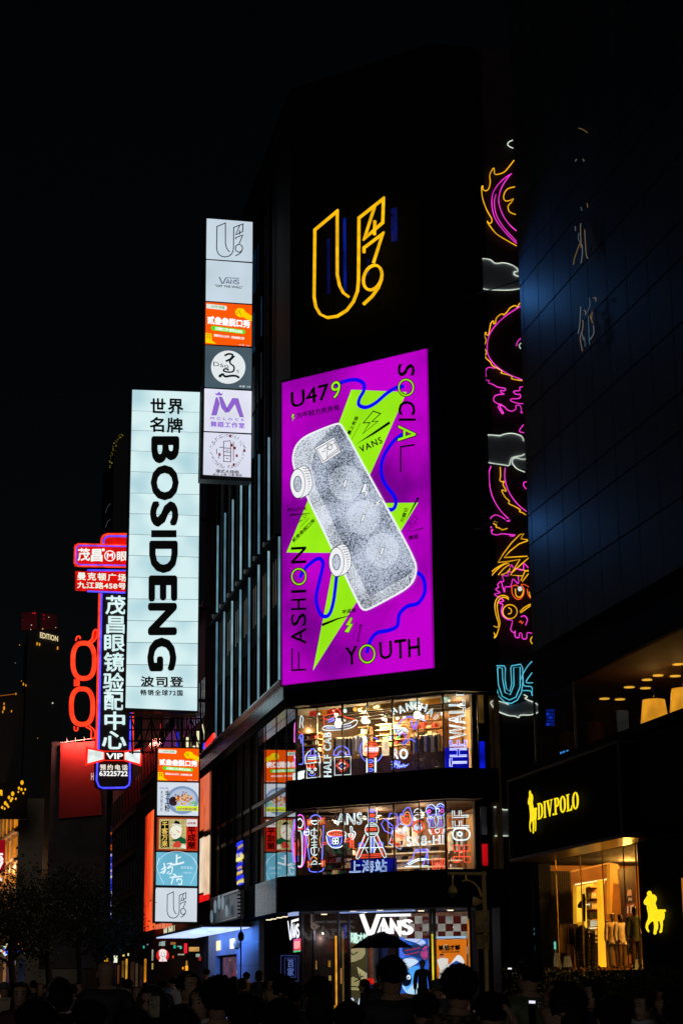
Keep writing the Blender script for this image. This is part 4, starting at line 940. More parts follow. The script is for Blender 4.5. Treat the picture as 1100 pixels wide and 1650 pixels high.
for i, (pts, wd) in enumerate((([(352, 170), (395, 150), (440, 160), (425, 200), (365, 232)], 3.2), ([(420, 195), (455, 180), (412, 225), (420, 260), (455, 290), (450, 340), (400, 352), (345, 340), (350, 318), (385, 318), (395, 335)], 2.6), ([(290, 405), (330, 375), (360, 400), (430, 392), (480, 395), (515, 415)], 3.6), ([(290, 385), (320, 400)], 3.4))):
    ink(SC, [c4(*pts)], wd, em('#1c2a32', .3), pp[3], .16+.004*i, True, name='calligraphy_stroke')
text(SC, 'Dào', c4((228, 236), (398, 262), (228, 282)), em('#2c3c44', .3), pp[3], .17, 0, .03, name='small_lettering')
text(SC, '食', c4((482, 320), (515, 322), (482, 365)), em('#8a9aa0', .4), pp[3], .17, name='small_lettering')
text(SC, '本座 10F', c4((512, 496), (640, 504), (512, 518)), em('#e8eef0', .7), pp[3], .16, .01, name='small_lettering')
for pts in ([(258, 632), (272, 630), (298, 700), (262, 828), (208, 828)], [(290, 622), (325, 630), (398, 795), (360, 798), (318, 745)], [(372, 760), (440, 640), (502, 645), (562, 848), (522, 848), (466, 700), (405, 790)]):
    fill(SC, c4(*pts), PUR, pp[4], .15, name='letter_stroke'); ink(SC, [c4(*pts)], .45, em('#281838', .1), pp[4], .165, closed=True, name='letter_outline')
fill(SC, c4((258, 605), (248, 580), (270, 590), (290, 565), (312, 590), (334, 583), (322, 610)), PUR, pp[4], .15, name='crown')
text(SC, 'MCLOCK', c4((198, 848), (572, 870), (198, 872)), PUR, pp[4], .16, .03, .5, name='small_lettering')
text(SC, '舞蹈工作室', c4((200, 895), (572, 915), (200, 955)), PUR, pp[4], .16, .03, .1, name='lettering')
rr = random.Random(5); mb = MB(); kk = SC.p.y/FPX
for i in range(150):
    a_ = math.radians(rr.uniform(0, 360)); r_ = rr.uniform(160, 196)
    if 250 < math.degrees(a_) < 250: continue
    cx, cy = 385+r_*math.cos(a_), 1228+r_*.98*math.sin(a_); L = rr.uniform(8, 22); d_ = a_+rr.uniform(.6, 1.6)
    mb.ribbon(SC, [SC.st(*p) for p in c4((cx, cy), (cx+L*math.cos(d_), cy+L*math.sin(d_)))], kk*rr.uniform(.4, .8), .15+.0004*i)
mb.build('wreath', em('#5a1828', .45), pp[5], kind='stuff')
ink(SC, [c4((342, 1115), (342, 1345)), c4((420, 1120), (420, 1345)), c4((342, 1190), (425, 1195)), c4((342, 1232), (425, 1238)), c4((342, 1275), (425, 1278)), c4((345, 1340), (425, 1345)), c4((295, 1183), (342, 1185)), c4((450, 1120), (450, 1335)), c4((370, 1215), (395, 1216)), c4((370, 1305), (395, 1307)), c4((262, 1200), (268, 1260)), c4((290, 1250), (290, 1310)), c4((465, 1190), (478, 1192)), c4((345, 1118), (420, 1112))], 1.1, WINE, pp[5], .16, name='emblem_line')
for cx, cy in ((297, 1262), (487, 1276), (465, 1190), (432, 1160), (415, 1058), (570, 1220), (455, 1375)):
    fill(SC, c4((cx-11, cy-16), (cx+11, cy-14), (cx+11, cy+16), (cx-11, cy+14)), em('#a01418', .6), pp[5], .158, name='red_block')
text(SC, '港式大排档', c4((255, 1425), (508, 1440), (255, 1466)), em('#38141c', .3), pp[5], .16, .02, name='lettering')
text(SC, '点心 火锅 小酒 甜品', c4((222, 1468), (542, 1482), (222, 1492)), WINE, pp[5], .16, .02, name='small_lettering')
# lower column
SL = Pl((0, 107.5, 0), (0, -1, 0)); d7 = Z(230, 1180, 4.4); e5 = Z(140, 1130, 5.5)
sl = thing('stacked_lightbox_sign', 'lower column of five lit sign boxes topped by the orange comedy panel', 'sign column', SL.hit(285, 1488))
fill(SL, d7((100, 104), (402, 110), (388, 1354), (80, 1350)), DKM, sl, -.9, depth=.95, name='casing')
cor = [d7((108, 113), (397, 118), (395, 347), (106, 343)), d7((105, 354), (395, 360), (392, 593), (103, 588)), d7((103, 603), (392, 607), (388, 843), (98, 837)), d7((97, 850), (386, 855), (384, 1090), (94, 1083)), d7((92, 1102), (384, 1107), (381, 1344), (88, 1340))]
mts = [ORG, em('#d8e2ee', .95, .06, .4), em('#b03c1c', .8, .1, .6), em('#74c2de', .88, .14, .4), em('#d4dee8', .95, .07, .35)]
lbs = ['orange stand-up comedy panel with microphone', 'white noodle panel with a bowl of chicken noodles', 'red framed panel with a smiling cartoon face', 'sky blue panel with white calligraphy', 'white panel with the U479 outline logo']
lp = [panel(SL, c, m, sl, label=l) for c, m, l in zip(cor, mts, lbs)]
talkshow(SL, sq(*[cor[0][i] for i in (0, 1, 3)]), lp[0])
fill(SL, e5(*arc(845, 878, 142, 125, n=36)[:]), em('#8aa4cc', .85), lp[1], .15, name='plate')
fill(SL, e5(*arc(848, 872, 118, 96, n=32)), em('#b8c8e0', .9), lp[1], .153, name='plate_well')
fill(SL, e5(*arc(765, 888, 38, 42, n=16)), em('#3a2028', .6), lp[1], .158, name='black_beans')
rr = random.Random(9)
for nm, cl, n_, (cx, cy, rx, ry), sz in (('chicken', ['#e8842c', '#f0a848', '#c85c18', '#ffc878'], 34, (850, 865, 75, 48), 15), ('chilli', ['#b01c10', '#7a1408'], 14, (840, 830, 70, 26), 9), ('vegetable', ['#4cc02c', '#88e050'], 14, (935, 905, 28, 22), 8), ('noodle', ['#fff0d0', '#e0c090'], 10, (850, 905, 90, 25), 9), ('bean', ['#181018', '#4a3844'], 12, (765, 890, 32, 36), 8)):
    for ci, c_ in enumerate(cl):
        mb = MB()
        for i in range(n_//len(cl)+1):
            a_ = rr.uniform(0, 6.28); q_ = math.sqrt(rr.random()); px_, py_ = cx+rx*q_*math.cos(a_), cy+ry*q_*math.sin(a_); s_ = sz*rr.uniform(.6, 1.2)
            mb.prism(SL, [SL.st(*p) for p in e5(*[(px_+s_*math.cos(t_)*rr.uniform(.6, 1), py_+s_*.75*math.sin(t_)*rr.uniform(.6, 1)) for t_ in [k_*1.047 for k_ in range(6)]])], .16+rr.random()*.03, .192+rr.random()*.02)
        mb.build(nm+'_pieces', em(c_, .8), lp[1], kind='stuff')
fill(SL, e5((790, 930), (983, 934), (981, 976), (788, 972)), em('#d8f010', 1), lp[1], .225, name='yellow_tag')
text(SL, 'U479商场5楼', e5((797, 944), (968, 948), (797, 968)), em('#b01890', .5), lp[1], .235, .02, name='lettering')
text(SL, '贵州辣子鸡', e5((652, 795), (674, 795), (647, 978)), INKB, lp[1], .16, 0, vertical=True, name='lettering')
text(SL, '手工粉', e5((692, 792), (735, 795), (688, 978)), INKB, lp[1], .16, .02, vertical=True, name='lettering')
text(SL, 'EMO鸡', e5((645, 763), (720, 765), (645, 780)), em('#8a5ac0', .6), lp[1], .16, .01, name='small_lettering')
fill(SL, e5((640, 1044), (880, 1046), (878, 1312), (636, 1310)), em('#c8b878', .85, .25, 6), lp[2], .15, name='cream_field')
fill(SL, e5((882, 1046), (976, 1048), (972, 1316), (880, 1314)), em('#d81c10', .9), lp[2], .151, name='red_strip')
fill(SL, e5((882, 1046), (976, 1048), (975, 1112), (881, 1110)), em('#e8e8e8', .9), lp[2], .156, name='white_tag')
text(SL, '必吃榜', e5((890, 1072), (960, 1073), (890, 1092)), em('#c02010', .6), lp[2], .165, .03, name='small_lettering')
text(SL, '平成屋', e5((892, 1118), (962, 1120), (888, 1306)), INKB, lp[2], .165, .03, vertical=True, name='lettering')
fill(SL, e5((655, 1068), (722, 1060), (730, 1295), (652, 1298)), em('#100c08', .0), lp[2], .156, name='black_strip')
text(SL, '千客万来', e5((664, 1072), (716, 1070), (660, 1292)), em('#f0c860', .9), lp[2], .165, .03, vertical=True, name='lettering')
fill(SL, e5((738, 1140), (760, 1092), (800, 1080), (832, 1100), (838, 1150), (825, 1200), (785, 1222), (750, 1205), (732, 1170)), em('#f4f0dc', .95), lp[2], .16, True, 'cartoon_face')
fill(SL, e5((765, 1085), (785, 1058), (815, 1068), (828, 1095), (800, 1088)), em('#141210', .0), lp[2], .168, name='black_cap')
ink(SL, [e5((738, 1170), (748, 1160), (758, 1168)), e5((788, 1150), (798, 1143), (808, 1150)), e5((762, 1180), (775, 1188), (788, 1178)), e5((735, 1120), (790, 1095), (834, 1115))], .55, INKB, lp[2], .172, True, name='face_lines')
for cx, cy in ((742, 1185), (812, 1160)): fill(SL, e5(*arc(cx, cy, 9, 7, n=10)), em('#f08878', .9), lp[2], .17, name='cheek')
fill(SL, e5((740, 1230), (790, 1222), (830, 1200), (875, 1225), (878, 1262), (820, 1262)), em('#186a40', .6), lp[2], .158, name='green_robe')
fill(SL, e5((760, 1290), (775, 1255), (810, 1240), (828, 1265), (820, 1295)), em('#e04838', .85), lp[2], .166, True, 'red_fish')
fill(SL, e5((830, 1300), (845, 1265), (875, 1280), (876, 1308)), em('#f0ecdc', .9), lp[2], .164, name='white_wave')
ink(SL, [e5(*arc(795, 1470, 172, 138, 188, 352, 20)), d7((115, 890), (100, 960), (125, 1030), (150, 1078)), d7((355, 890), (385, 950), (365, 1020), (335, 1080))], .6, em('#e0f4ff', .95), lp[3], .155, True, name='cloud_outline')
for i, (pts, wd) in enumerate((([(240, 868), (238, 930)], 2.4), ([(242, 895), (270, 885)], 1.8), ([(205, 940), (245, 935), (292, 922)], 2.6), ([(130, 975), (165, 955)], 1.8), ([(150, 928), (155, 985), (140, 1003)], 2.0), ([(120, 1000), (165, 975)], 1.5), ([(170, 935), (205, 930), (175, 965), (208, 955), (200, 1000), (182, 1005)], 1.6), ([(185, 985), (170, 1005)], 1.3), ([(215, 1005), (235, 1018)], 2.2), ([(190, 1030), (280, 1022)], 2.0), ([(215, 1030), (200, 1078)], 1.8), ([(250, 1035), (240, 1060)], 1.5), ([(235, 1045), (270, 1042), (272, 1078), (250, 1075)], 1.7))):
    ink(SL, [d7(*pts)], wd, em('#ecf8ff', 1), lp[3], .16+.003*i, True, name='calligraphy_stroke')
text(SL, '淮扬菜品', d7((266, 950), (352, 953), (266, 968)), em('#d8f0ff', .9), lp[3], .16, 0, name='small_lettering')
text(SL, '—本座10F—', d7((272, 988), (358, 992), (272, 1002)), em('#d8f0ff', .9), lp[3], .16, 0, name='small_lettering')
logo(SL, warp(d7((172, 1132), (305, 1132), (172, 1318)), (265, 145, 556, 521)), 1.15, INKB, lp[4], .16)
# ================================================================ big white vertical fashion sign
SB = Pl((0, 112.5, 0), (0, -1, 0))
sb = thing('vertical_sign', 'very tall pale cyan vertical sign reading BOSIDENG sideways', 'sign', SB.hit(262, 1148))
tl, tr, br, bl = (213, 628), (323, 632), (318, 1146), (202, 1141)
fill(SB, [(211.5, 626), (324.5, 630), (319.5, 1149), (200.5, 1144)], DKM, sb, -1.0, depth=1.0, name='casing')
def cyan(i):
    m = bpy.data.materials.new('pale_cyan_backlit_acrylic'); m.use_nodes = True; t = m.node_tree; b = t.nodes['Principled BSDF']
    b.inputs['Base Color'].default_value = (.3, .34, .35, 1); b.inputs['Roughness'].default_value = .25
    tc = t.nodes.new('ShaderNodeTexCoord'); mp = t.nodes.new('ShaderNodeMapping'); mp.inputs['Location'].default_value = (i*3.1, 0, i*1.7); n = t.nodes.new('ShaderNodeTexNoise'); n.inputs['Scale'].default_value = .4; n.inputs['Detail'].default_value = 1
    t.links.new(tc.outputs['Object'], mp.inputs[0]); t.links.new(mp.outputs[0], n.inputs['Vector'])
    r = t.nodes.new('ShaderNodeValToRGB'); e0, e1 = r.color_ramp.elements; e0.position = .32; e0.color = lin('#b2d8e0'); e1.position = .6; e1.color = lin('#d8f2f4')
    t.links.new(n.outputs[0], r.inputs[0]); t.links.new(r.outputs[0], b.inputs['Emission Color']); b.inputs['Emission Strength'].default_value = .97
    return m
cm = [cyan(i) for i in range(5)]
f = warp((tl, tr, bl), (0, 0, 100, 100)); slant = [(628, 632), (662.2, 664.5), (693.5, 697), (726.5, 730.5), (760, 763.5), (794.5, 797), (827.5, 831), (861, 865), (895, 898), (930, 931.5), (965, 966), (1000, 1001.5), (1035, 1037), (1071, 1072), (1106, 1108), (1141, 1146)]
for i in range(15):
    (la, ra), (lb, rb) = slant[i], slant[i+1]
    lx = lambda v: 213-11*(v-628)/513; rx = lambda v: 323-5*(v-632)/514
    fill(SB, [(lx(la)+.5, la+.55), (rx(ra)-.5, ra+.55), (rx(rb)-.5, rb-.55), (lx(lb)+.5, lb-.55)], cm[i % 5], sb, .0, depth=.08, name='acrylic_panel')
g5, g6 = Z(100, 600, 4.583), Z(100, 860, 3.929)
BK = mat('black_vinyl', (.004, .006, .008), .5)
for ch, x0, x1, y0, y1 in (('世', 655, 762, 196, 300), ('界', 784, 892, 200, 308), ('名', 650, 750, 335, 440), ('牌', 776, 888, 340, 446)):
    text(SB, ch, g5((x0, y0), (x1, y0+4), (x0, y1)), BK, sb, .1, .025, name='character', depth=.03)
def xr_(v): return (286.5-(v-707)*.0145, 246.5-(v-707)*.019)
for ch, y0, y1 in (('B', 707, 744), ('O', 753, 804), ('S', 812, 846), ('I', 855, 866.5), ('D', 875, 921), ('E', 931.5, 966), ('N', 975, 1021), ('G', 1031, 1079)):
    r_, l_ = xr_((y0+y1)/2)
    text(SB, ch, ((r_, y0), (r_, y1), (l_, y0)), BK, sb, .1, .042 if ch != 'I' else .0, name='letter', depth=.03)
text(SB, '波司登', g6((500, 905), (765, 908), (500, 968)), BK, sb, .1, .03, .08, name='lettering')
text(SB, '畅销全球72国', g6((498, 988), (762, 992), (498, 1024)), BK, sb, .1, .03, .12, name='lettering')
for z in (19, 25, 31, 37): MB().tube([Vector((SB.hit(320, 900).x-.1, 112.9, z)), Vector((XA, 113, z))], .12, 6).build('arm', DKM, sb)
MB().bpx(SB, 205, 1149, 318, 1153, -.8, -.1).build('sill', mat('rusty_metal', (.12, .09, .07), .6, .5), sb)
# ================================================================ optician's neon pylon with glasses
SM = Pl((0, 150, 0), (0, -1, 0)); m6 = Z(100, 860, 3.929); m4 = Z(100, 850, 9.167)
sm = thing('neon_pylon', 'tall optician pylon with red and blue neon edges and white characters', 'sign', SM.hit(190, 1270))
RNE, BNE = neon('#ff4424', '#ff1404', 1.25), neon('#5050ff', '#1010ff', 1.5); DRK = mat('dark_maroon_panel', (.02, .008, .01), .4)
fill(SM, m6((238, 375), (455, 378), (450, 1540), (432, 1605), (400, 1622), (240, 1620), (210, 1600), (205, 1540)), DRK, sm, -.6, depth=.55, name='body')
tubes(SM, [m6((240, 378), (222, 1365)), m6((236, 378), (217, 1365))], RNE, sm, .07, .04, 'red_edge_tube', False)
tubes(SM, [m6((252, 378), (233, 1365)), m6((437, 1125), (430, 1370)), m6((225, 1450), (220, 1560), (235, 1600), (260, 1610), (400, 1607), (425, 1590), (430, 1560), (430, 1450))], BNE, sm, .08, .05, 'blue_edge_tube', False)
tubes(SM, [m6((450, 1125), (447, 1370))], RNE, sm, .09, .05, 'red_edge_tube', False)
ch_m = em('#d8f4f4', 1.0, .15, 1)
for ch, x0, x1, y0, y1 in (('茂', 278, 402, 395, 508), ('昌', 284, 400, 525, 630), ('眼', 270, 396, 642, 745), ('镜', 268, 392, 755, 872), ('验', 262, 392, 882, 998), ('配', 268, 388, 1005, 1115), ('中', 272, 396, 1128, 1240), ('心', 256, 404, 1252, 1362)):
    text(SM, ch, m6((x0, y0), (x1, y0+2), (x0, y1)), ch_m, sm, .1, .02, name='character', depth=.05)
fill(SM, m6((150, 1352), (270, 1378), (390, 1378), (508, 1360), (500, 1475), (390, 1440), (270, 1440), (145, 1472)), em('#ff2a1c', 1), sm, .2, name='bow_tie_sign', depth=.2)
fill(SM, m6((165, 1368), (262, 1388), (262, 1430), (160, 1458)), em('#e8f4f0', 1, .2, 2), sm, .43, name='lamp_face'); fill(SM, m6((395, 1390), (495, 1372), (490, 1460), (395, 1434)), em('#e8f4f0', 1, .2, 2), sm, .43, name='lamp_face')
fill(SM, m6((270, 1384), (390, 1384), (388, 1436), (270, 1436)), DRK, sm, .43, name='plate')
text(SM, 'VIP', m6((280, 1394), (382, 1396), (280, 1428)), em('#ffffff', 1.1), sm, .46, .03, name='lettering')
text(SM, '预约电话', m6((242, 1462), (415, 1464), (242, 1496)), em('#f0e8d8', 1), sm, .1, .03, .2, name='lettering')
text(SM, '63225722', m6((238, 1503), (415, 1505), (238, 1533)), em('#ffffff', 1), sm, .1, .03, name='lettering')
# red name boards on top
RB = em('#e01008', .9, .25, 1.5)
for (a_, b_, c_, d_), nm in (((m6((80, 70), (440, 76), (440, 215), (80, 208))), 'name_board'), ((m6((85, 240), (440, 240), (440, 378), (85, 360))), 'address_board')):
    fill(SM, [a_, b_, c_, d_], RB, sm, .0, name=nm, depth=.15)
tubes(SM, [m6((430, 78), (100, 70), (84, 84), (80, 190), (98, 208), (430, 214))], RNE, sm, .09, .24, 'red_edge_tube', False)
tubes(SM, [m6((430, 86), (108, 79), (92, 92), (90, 185), (106, 200), (430, 206))], BNE, sm, .055, .28, 'blue_edge_tube', False)
fill(SM, m6((250, 12), (440, 2), (440, 76), (248, 70)), RB, sm, -.1, name='crown_board', depth=.1)
tubes(SM, [m6((250, 68), (250, 35), (265, 12), (290, 4), (430, 4))], RNE, sm, .09, .1, 'red_edge_tube', False)
tubes(SM, [m6((264, 68), (264, 42), (280, 22), (300, 17), (430, 18)), m6((160, 232), (430, 236)), m6((160, 366), (430, 376))], BNE, sm, .08, .12, 'blue_edge_tube', False)
for ch, x0, x1, y0, y1, bd in (('茂', 235, 410, 320, 500, .02), ('昌', 432, 590, 335, 510, .03), ('眼', 812, 960, 370, 505, .02)):
    text(SM, ch, m4((x0, y0), (x1, y0), (x0, y1)), em('#f0fff8', 1), sm, .3, bd, name='character')
ink(SM, [m4(*arc(705, 430, 76, 74, n=20))], 1.6, em('#ffffff', 1), sm, .3, True, True, name='round_badge')
text(SM, 'M', m4((665, 390), (750, 392), (665, 465)), em('#ffffff', 1), sm, .3, .03, name='letter')
fill(SM, m4(*arc(608, 342, 24, 22, n=12)), em('#fff4f0', 1), sm, .31, name='dot')
text(SM, '曼克顿广场', m4((228, 672), (945, 700), (228, 782)), em('#e8fff0', 1), sm, .3, .022, .12, name='lettering')
text(SM, '九江路458号', m4((225, 812), (940, 832), (225, 905)), em('#e8fff0', 1), sm, .3, .022, .02, name='lettering')
for z in (38, 48): MB().tube([SM.hit(212, 1000)*1+Vector((0, .4, 0)), Vector((XA, 150.6, SM.hit(212, 1000).z))], .15, 6).build('arm', DKM, sm)
gl = thing('neon_glasses', 'pair of red neon spectacles hanging upright beside the optician pylon', 'neon sign', SM.hit(135, 1185))
for cx_, cy_ in ((138, 805), (128, 1095)): ink(SM, [m6(*[(cx_+68*math.copysign(abs(math.cos(t))**.75, math.cos(t)), cy_+112*math.copysign(abs(math.sin(t))**.8, math.sin(t))) for t in [i*math.pi/12 for i in range(24)]])], 7.0, em('#c81408', .8), gl, -.02, True, True, name='rim_glow', depth=.04)  # tube glow painted as a red emissive ribbon behind the rims
for k_, (dr, nm) in enumerate(((0, 'rim'), (9, 'rim'), (-9, 'rim'))):
    tubes(SM, [m6(*[(138+(68+dr)*math.copysign(abs(math.cos(t))**.75, math.cos(t)), 805+(112+dr)*math.copysign(abs(math.sin(t))**.8, math.sin(t))) for t in [i*math.pi/12 for i in range(24)]]),
               m6(*[(128+(68+dr)*math.copysign(abs(math.cos(t))**.75, math.cos(t)), 1095+(112+dr)*math.copysign(abs(math.sin(t))**.8, math.sin(t))) for t in [i*math.pi/12 for i in range(24)]])], RNE, gl, .085, .05+.01*k_, nm, True, True)
fill(SM, m6((205, 620), (222, 612), (222, 640), (200, 680), (172, 700), (160, 690), (190, 665)), em('#e81808', .9), gl, .0, name='temple')
tubes(SM, [m6((160, 690), (190, 668), (198, 625), (212, 608), (226, 622), (216, 665), (185, 695)), m6((150, 1222), (185, 1245), (185, 1285), (200, 1298), (210, 1280), (205, 1245), (172, 1215)), m6((88, 680), (96, 655), (112, 652), (116, 668)), m6((78, 1220), (82, 1245), (98, 1246), (100, 1225)), m6((82, 925), (82, 965)), m6((95, 925), (95, 965)), m6((108, 925), (106, 965))], RNE, gl, .075, .1, 'hinge', kind='stuff')
fill(SM, m6((75, 920), (115, 922), (112, 968), (75, 966)), em('#e81808', .9), gl, .0, name='bridge')
# ================================================================ ground floor shop of the mall
g4, r4, h3 = Z(540, 1460, 6.111), Z(540, 1400, 4.231), Z(320, 1400, 4.583)
VS = GF.moved(.75)
vt = thing('shop_sign', 'big white glowing skate brand sign over the shop entrance behind the umbrella', 'shop sign', VS.hit(624, 1505))
vans(VS, warp(g4((268, 80), (758, 72), (268, 278)), (0, 0, 95, 52)), 5.0, em('#ffffff', 1.15), vt, 0, .14)
VS2 = A.moved(.3)
vt = thing('shop_sign', 'small white skate brand sign seen edge on above the street side door', 'shop sign', VS2.hit(472, 1512))
vans(VS2, warp(h3((660, 385), (740, 362), (665, 520)), (0, 0, 95, 52)), 4.2, em('#ffffff', 1.1), vt, 0, .01)
fill(VS2, h3((662, 320), (740, 316), (738, 345), (660, 352)), em('#a8b8e8', .8), vt, 0, name='light_box', depth=.01)
rs = thing('shop_sign', 'small red and green character sign under the edge-on skate brand sign', 'shop sign', VS2.hit(479, 1533))
fill(VS2, h3((702, 520), (755, 512), (755, 606), (702, 612)), em('#e01810', .9, .4, 4), rs, 0, name='panel', depth=.012)
text(VS2, '招牌', h3((710, 535), (750, 530), (710, 590)), em('#ffb0a0', .9), rs, .015, .02)
fill(VS2, h3((702, 606), (755, 600), (755, 610), (702, 618)), em('#30d060', .9), rs, .014, name='green_edge')
bj = thing('banner', 'dark banner with pale blue characters behind the crowd left of the shop', 'banner', VS2.hit(467, 1580))
fill(GF.moved(-.9), h3((600, 620), (750, 625), (750, 840), (600, 840)), mat('dark_red_cloth', (.02, .006, .02), .8), bj, 0, name='cloth', depth=.03)
text(GF.moved(-.9), '百家', h3((662, 672), (708, 672), (662, 790)), em('#6078c8', .6), bj, .05, .02, vertical=True, name='lettering')
ink(GF.moved(-.9), [h3((612, 640), (740, 642), (738, 830), (612, 830)), h3((640, 660), (722, 660), (722, 800), (640, 800))], 1.2, em('#4858a8', .35), bj, .05, closed=True, name='border')
# interior pieces of the skate shop
IP = GF.moved(-1.0)
ps = thing('poster', 'tall poster of big pale sneakers in the left shop window', 'poster', IP.hit(560, 1630))
fill(IP, g4((135, 300), (320, 300), (320, 1045), (135, 1045)), em('#6a6038', .35, .4, .8), ps, 0, name='sheet', depth=.03)
for pts, c in (([(135, 420), (300, 405), (305, 470), (270, 520), (200, 550), (135, 560)], '#b0a070'), ([(215, 590), (320, 660), (320, 790), (265, 745), (230, 660)], '#c8b880'), ([(140, 720), (180, 690), (240, 720), (300, 800), (270, 835), (150, 830)], '#b0a468')):
    fill(IP, g4(*pts), em(c, .75, .15, 1), ps, .04, name='sneaker_print'); ink(IP, [g4(*pts)], .8, INKB, ps, .05, closed=True, name='sneaker_outline')
ink(IP, [g4((150, 450), (180, 480), (230, 450)), g4((250, 660), (255, 695), (285, 690)), g4((195, 745), (240, 725), (260, 700)), g4((140, 790), (290, 800))], 1.6, em('#401818', .2), ps, .055, name='stripe')
text(IP, '够酷才够', g4((135, 262), (330, 272), (135, 360)), em('#d8ffe8', 1.0), ps, .08, .05, name='lettering')
ink(IP, [g4(*arc(170, 968, 26, 58, 40, 320, 16)), g4((228, 1010), (250, 915), (258, 912))], 2.4, em('#d0e8ff', 1), ps, .08, True, name='letter')
sr = thing('led_screen', 'bright blue LED screen with cartoon shoe eyes inside the shop entrance', 'screen', IP.hit(655, 1605))
fill(IP, g4((628, 320), (918, 322), (918, 850), (630, 860)), em('#3068d8', .85, .35, .5), sr, 0, name='display', depth=.1)
for pts, c in (([(690, 325), (850, 325), (900, 360), (860, 390), (800, 360)], '#c8d8ff'), ([(690, 400), (918, 380), (918, 540), (800, 500), (690, 470)], '#243a68'), ([(670, 560), (700, 515), (780, 510), (830, 545), (760, 600), (700, 640)], '#e0f0ff'), ([(690, 640), (760, 600), (840, 600), (780, 760), (700, 830)], '#58b0ff'), ([(850, 480), (880, 410), (918, 400), (918, 510), (890, 530)], '#f04890'), ([(680, 700), (690, 660), (730, 650), (762, 700), (750, 770), (700, 790), (675, 760)], '#0a0f20'), ([(670, 780), (720, 800), (780, 780), (850, 860), (720, 858)], '#c0ecff'), ([(800, 730), (850, 830), (790, 850), (770, 790)], '#d8f4ff'), ([(640, 330), (690, 330), (690, 520), (650, 540)], '#5078f0')):
    fill(IP, g4(*pts), em(c, .95), sr, .11+.002*len(pts), True, name='picture_shape')
ink(IP, [g4((700, 440), (780, 425), (850, 410)), g4((700, 480), (760, 470), (840, 450))], 1.2, em('#d02848', .9), sr, .15, name='picture_stripe')
ink(IP, [g4((660, 560), (700, 515), (800, 520), (860, 560)), g4((690, 640), (780, 590), (860, 560)), g4((700, 345), (760, 350), (800, 370), (860, 335))], .7, INKB, sr, .155, True, name='picture_line')
fill(IP, g4(*arc(740, 700, 20, 24, n=12)), em('#f0ffff', 1), sr, .17, name='cartoon_eye'); fill(IP, g4(*arc(736, 705, 8, 10, n=8)), INKB, sr, .175, name='pupil')
cb = thing('checkerboard_frieze', 'red and white checkerboard frieze above the shop windows', 'wall decoration', IP.hit(700, 1512))
ck = [em('#5a1c14', .45, .3, 2), em('#b8b0a0', .5, .35, 1.5)]
for i in range(5):
    for j in range(10):
        if j < 4 and i > 2: continue
        u, v = 631+j*12.4, 1476.5+i*12.2
        MB().bpx(IP, u, v, u+12, v+11.8, 0, .03).build('tile', ck[(i+j) % 2] if i < 3 else ck[(i+j) % 2], cb)
po = thing('poster', 'orange lit poster of a seated person and a big sneaker right of the entrance', 'poster', IP.hit(730, 1602))
fill(IP, r4((694, 484), (898, 480), (895, 830), (694, 830)), em('#e87818', .95, .1, .7), po, .05, name='lightbox', depth=.1)
text(IP, '够酷才够', r4((716, 522), (862, 518), (716, 558)), em('#301008', .1), po, .16, .05, name='lettering')
text(IP, '潮流由你 敢玩就够酷', r4((735, 563), (860, 561), (735, 572)), em('#502008', .2), po, .16, .01, name='small_lettering')
fill(IP, r4((705, 620), (735, 605), (780, 612), (778, 650), (770, 685), (725, 690), (712, 650)), em('#f0e8d8', .9), po, .16, name='printed_person_top')
fill(IP, r4((722, 690), (765, 685), (770, 760), (740, 770), (715, 760)), em('#e0d8d0', .85), po, .16, name='printed_person_legs')
fill(IP, r4(*arc(738, 596, 13, 13, n=12)), em('#c88860', .8), po, .165, name='printed_head'); fill(IP, r4((722, 596), (728, 580), (745, 578), (754, 592), (740, 588)), INKB, po, .17, name='printed_hair')
fill(IP, r4((770, 665), (800, 640), (845, 588), (880, 610), (888, 650), (850, 668), (790, 690)), em('#f4f0ea', .95), po, .16, True, name='printed_sneaker')
fill(IP, r4((785, 660), (835, 625), (868, 640), (830, 665), (795, 675)), em('#3858b0', .8, .5, 6), po, .166, name='sneaker_pattern')
fill(IP, r4((748, 520), (775, 516), (778, 545), (760, 556), (748, 545)), em('#ffd890', 1), po, .17, name='glow_mark')
fill(IP, r4((695, 462), (895, 458), (895, 472), (695, 475)), em('#b8d8f0', .8), po, .1, name='head_light', depth=.05)
rk = thing('clothes_rack', 'rack of dim coloured clothes deep in the skate shop', 'rack', IP.moved(-2).hit(600, 1600))
Q = IP.moved(-2); rr = random.Random(2)
for i in range(15):
    u = 572+i*3.6; c = rr.choice(['#5a3040', '#303848', '#806858', '#283060', '#604838', '#989088', '#a04818'])
    MB().bpx(Q, u, 1522+rr.random()*6, u+2.8, 1575+rr.random()*20, 0, .4).build('garment', em(c, .28, .3, 4), rk)
MB().bpx(Q, 570, 1519, 628, 1521, .15, .2).build('rail', DKM, rk)
fill(IP, g4((545, 420), (600, 420), (598, 505), (548, 500)), em('#e89850', .8, .4, 3), rk, -1.0, name='lit_sign', depth=.05)
fill(IP, g4((340, 715), (410, 710), (412, 770), (342, 768)), em('#e02010', 1, .4, 5), rk, .3, name='red_display', depth=.05)
for u, v, w_ in ((590, 1500, 60), (660, 1500, 60), (730, 1500, 40), (520, 1510, 30)):
    spot_fixture(GF, u, v-6, -2.2, w_, (.9, .85, 1), .05, 'small ceiling lamp inside the ground floor shop')
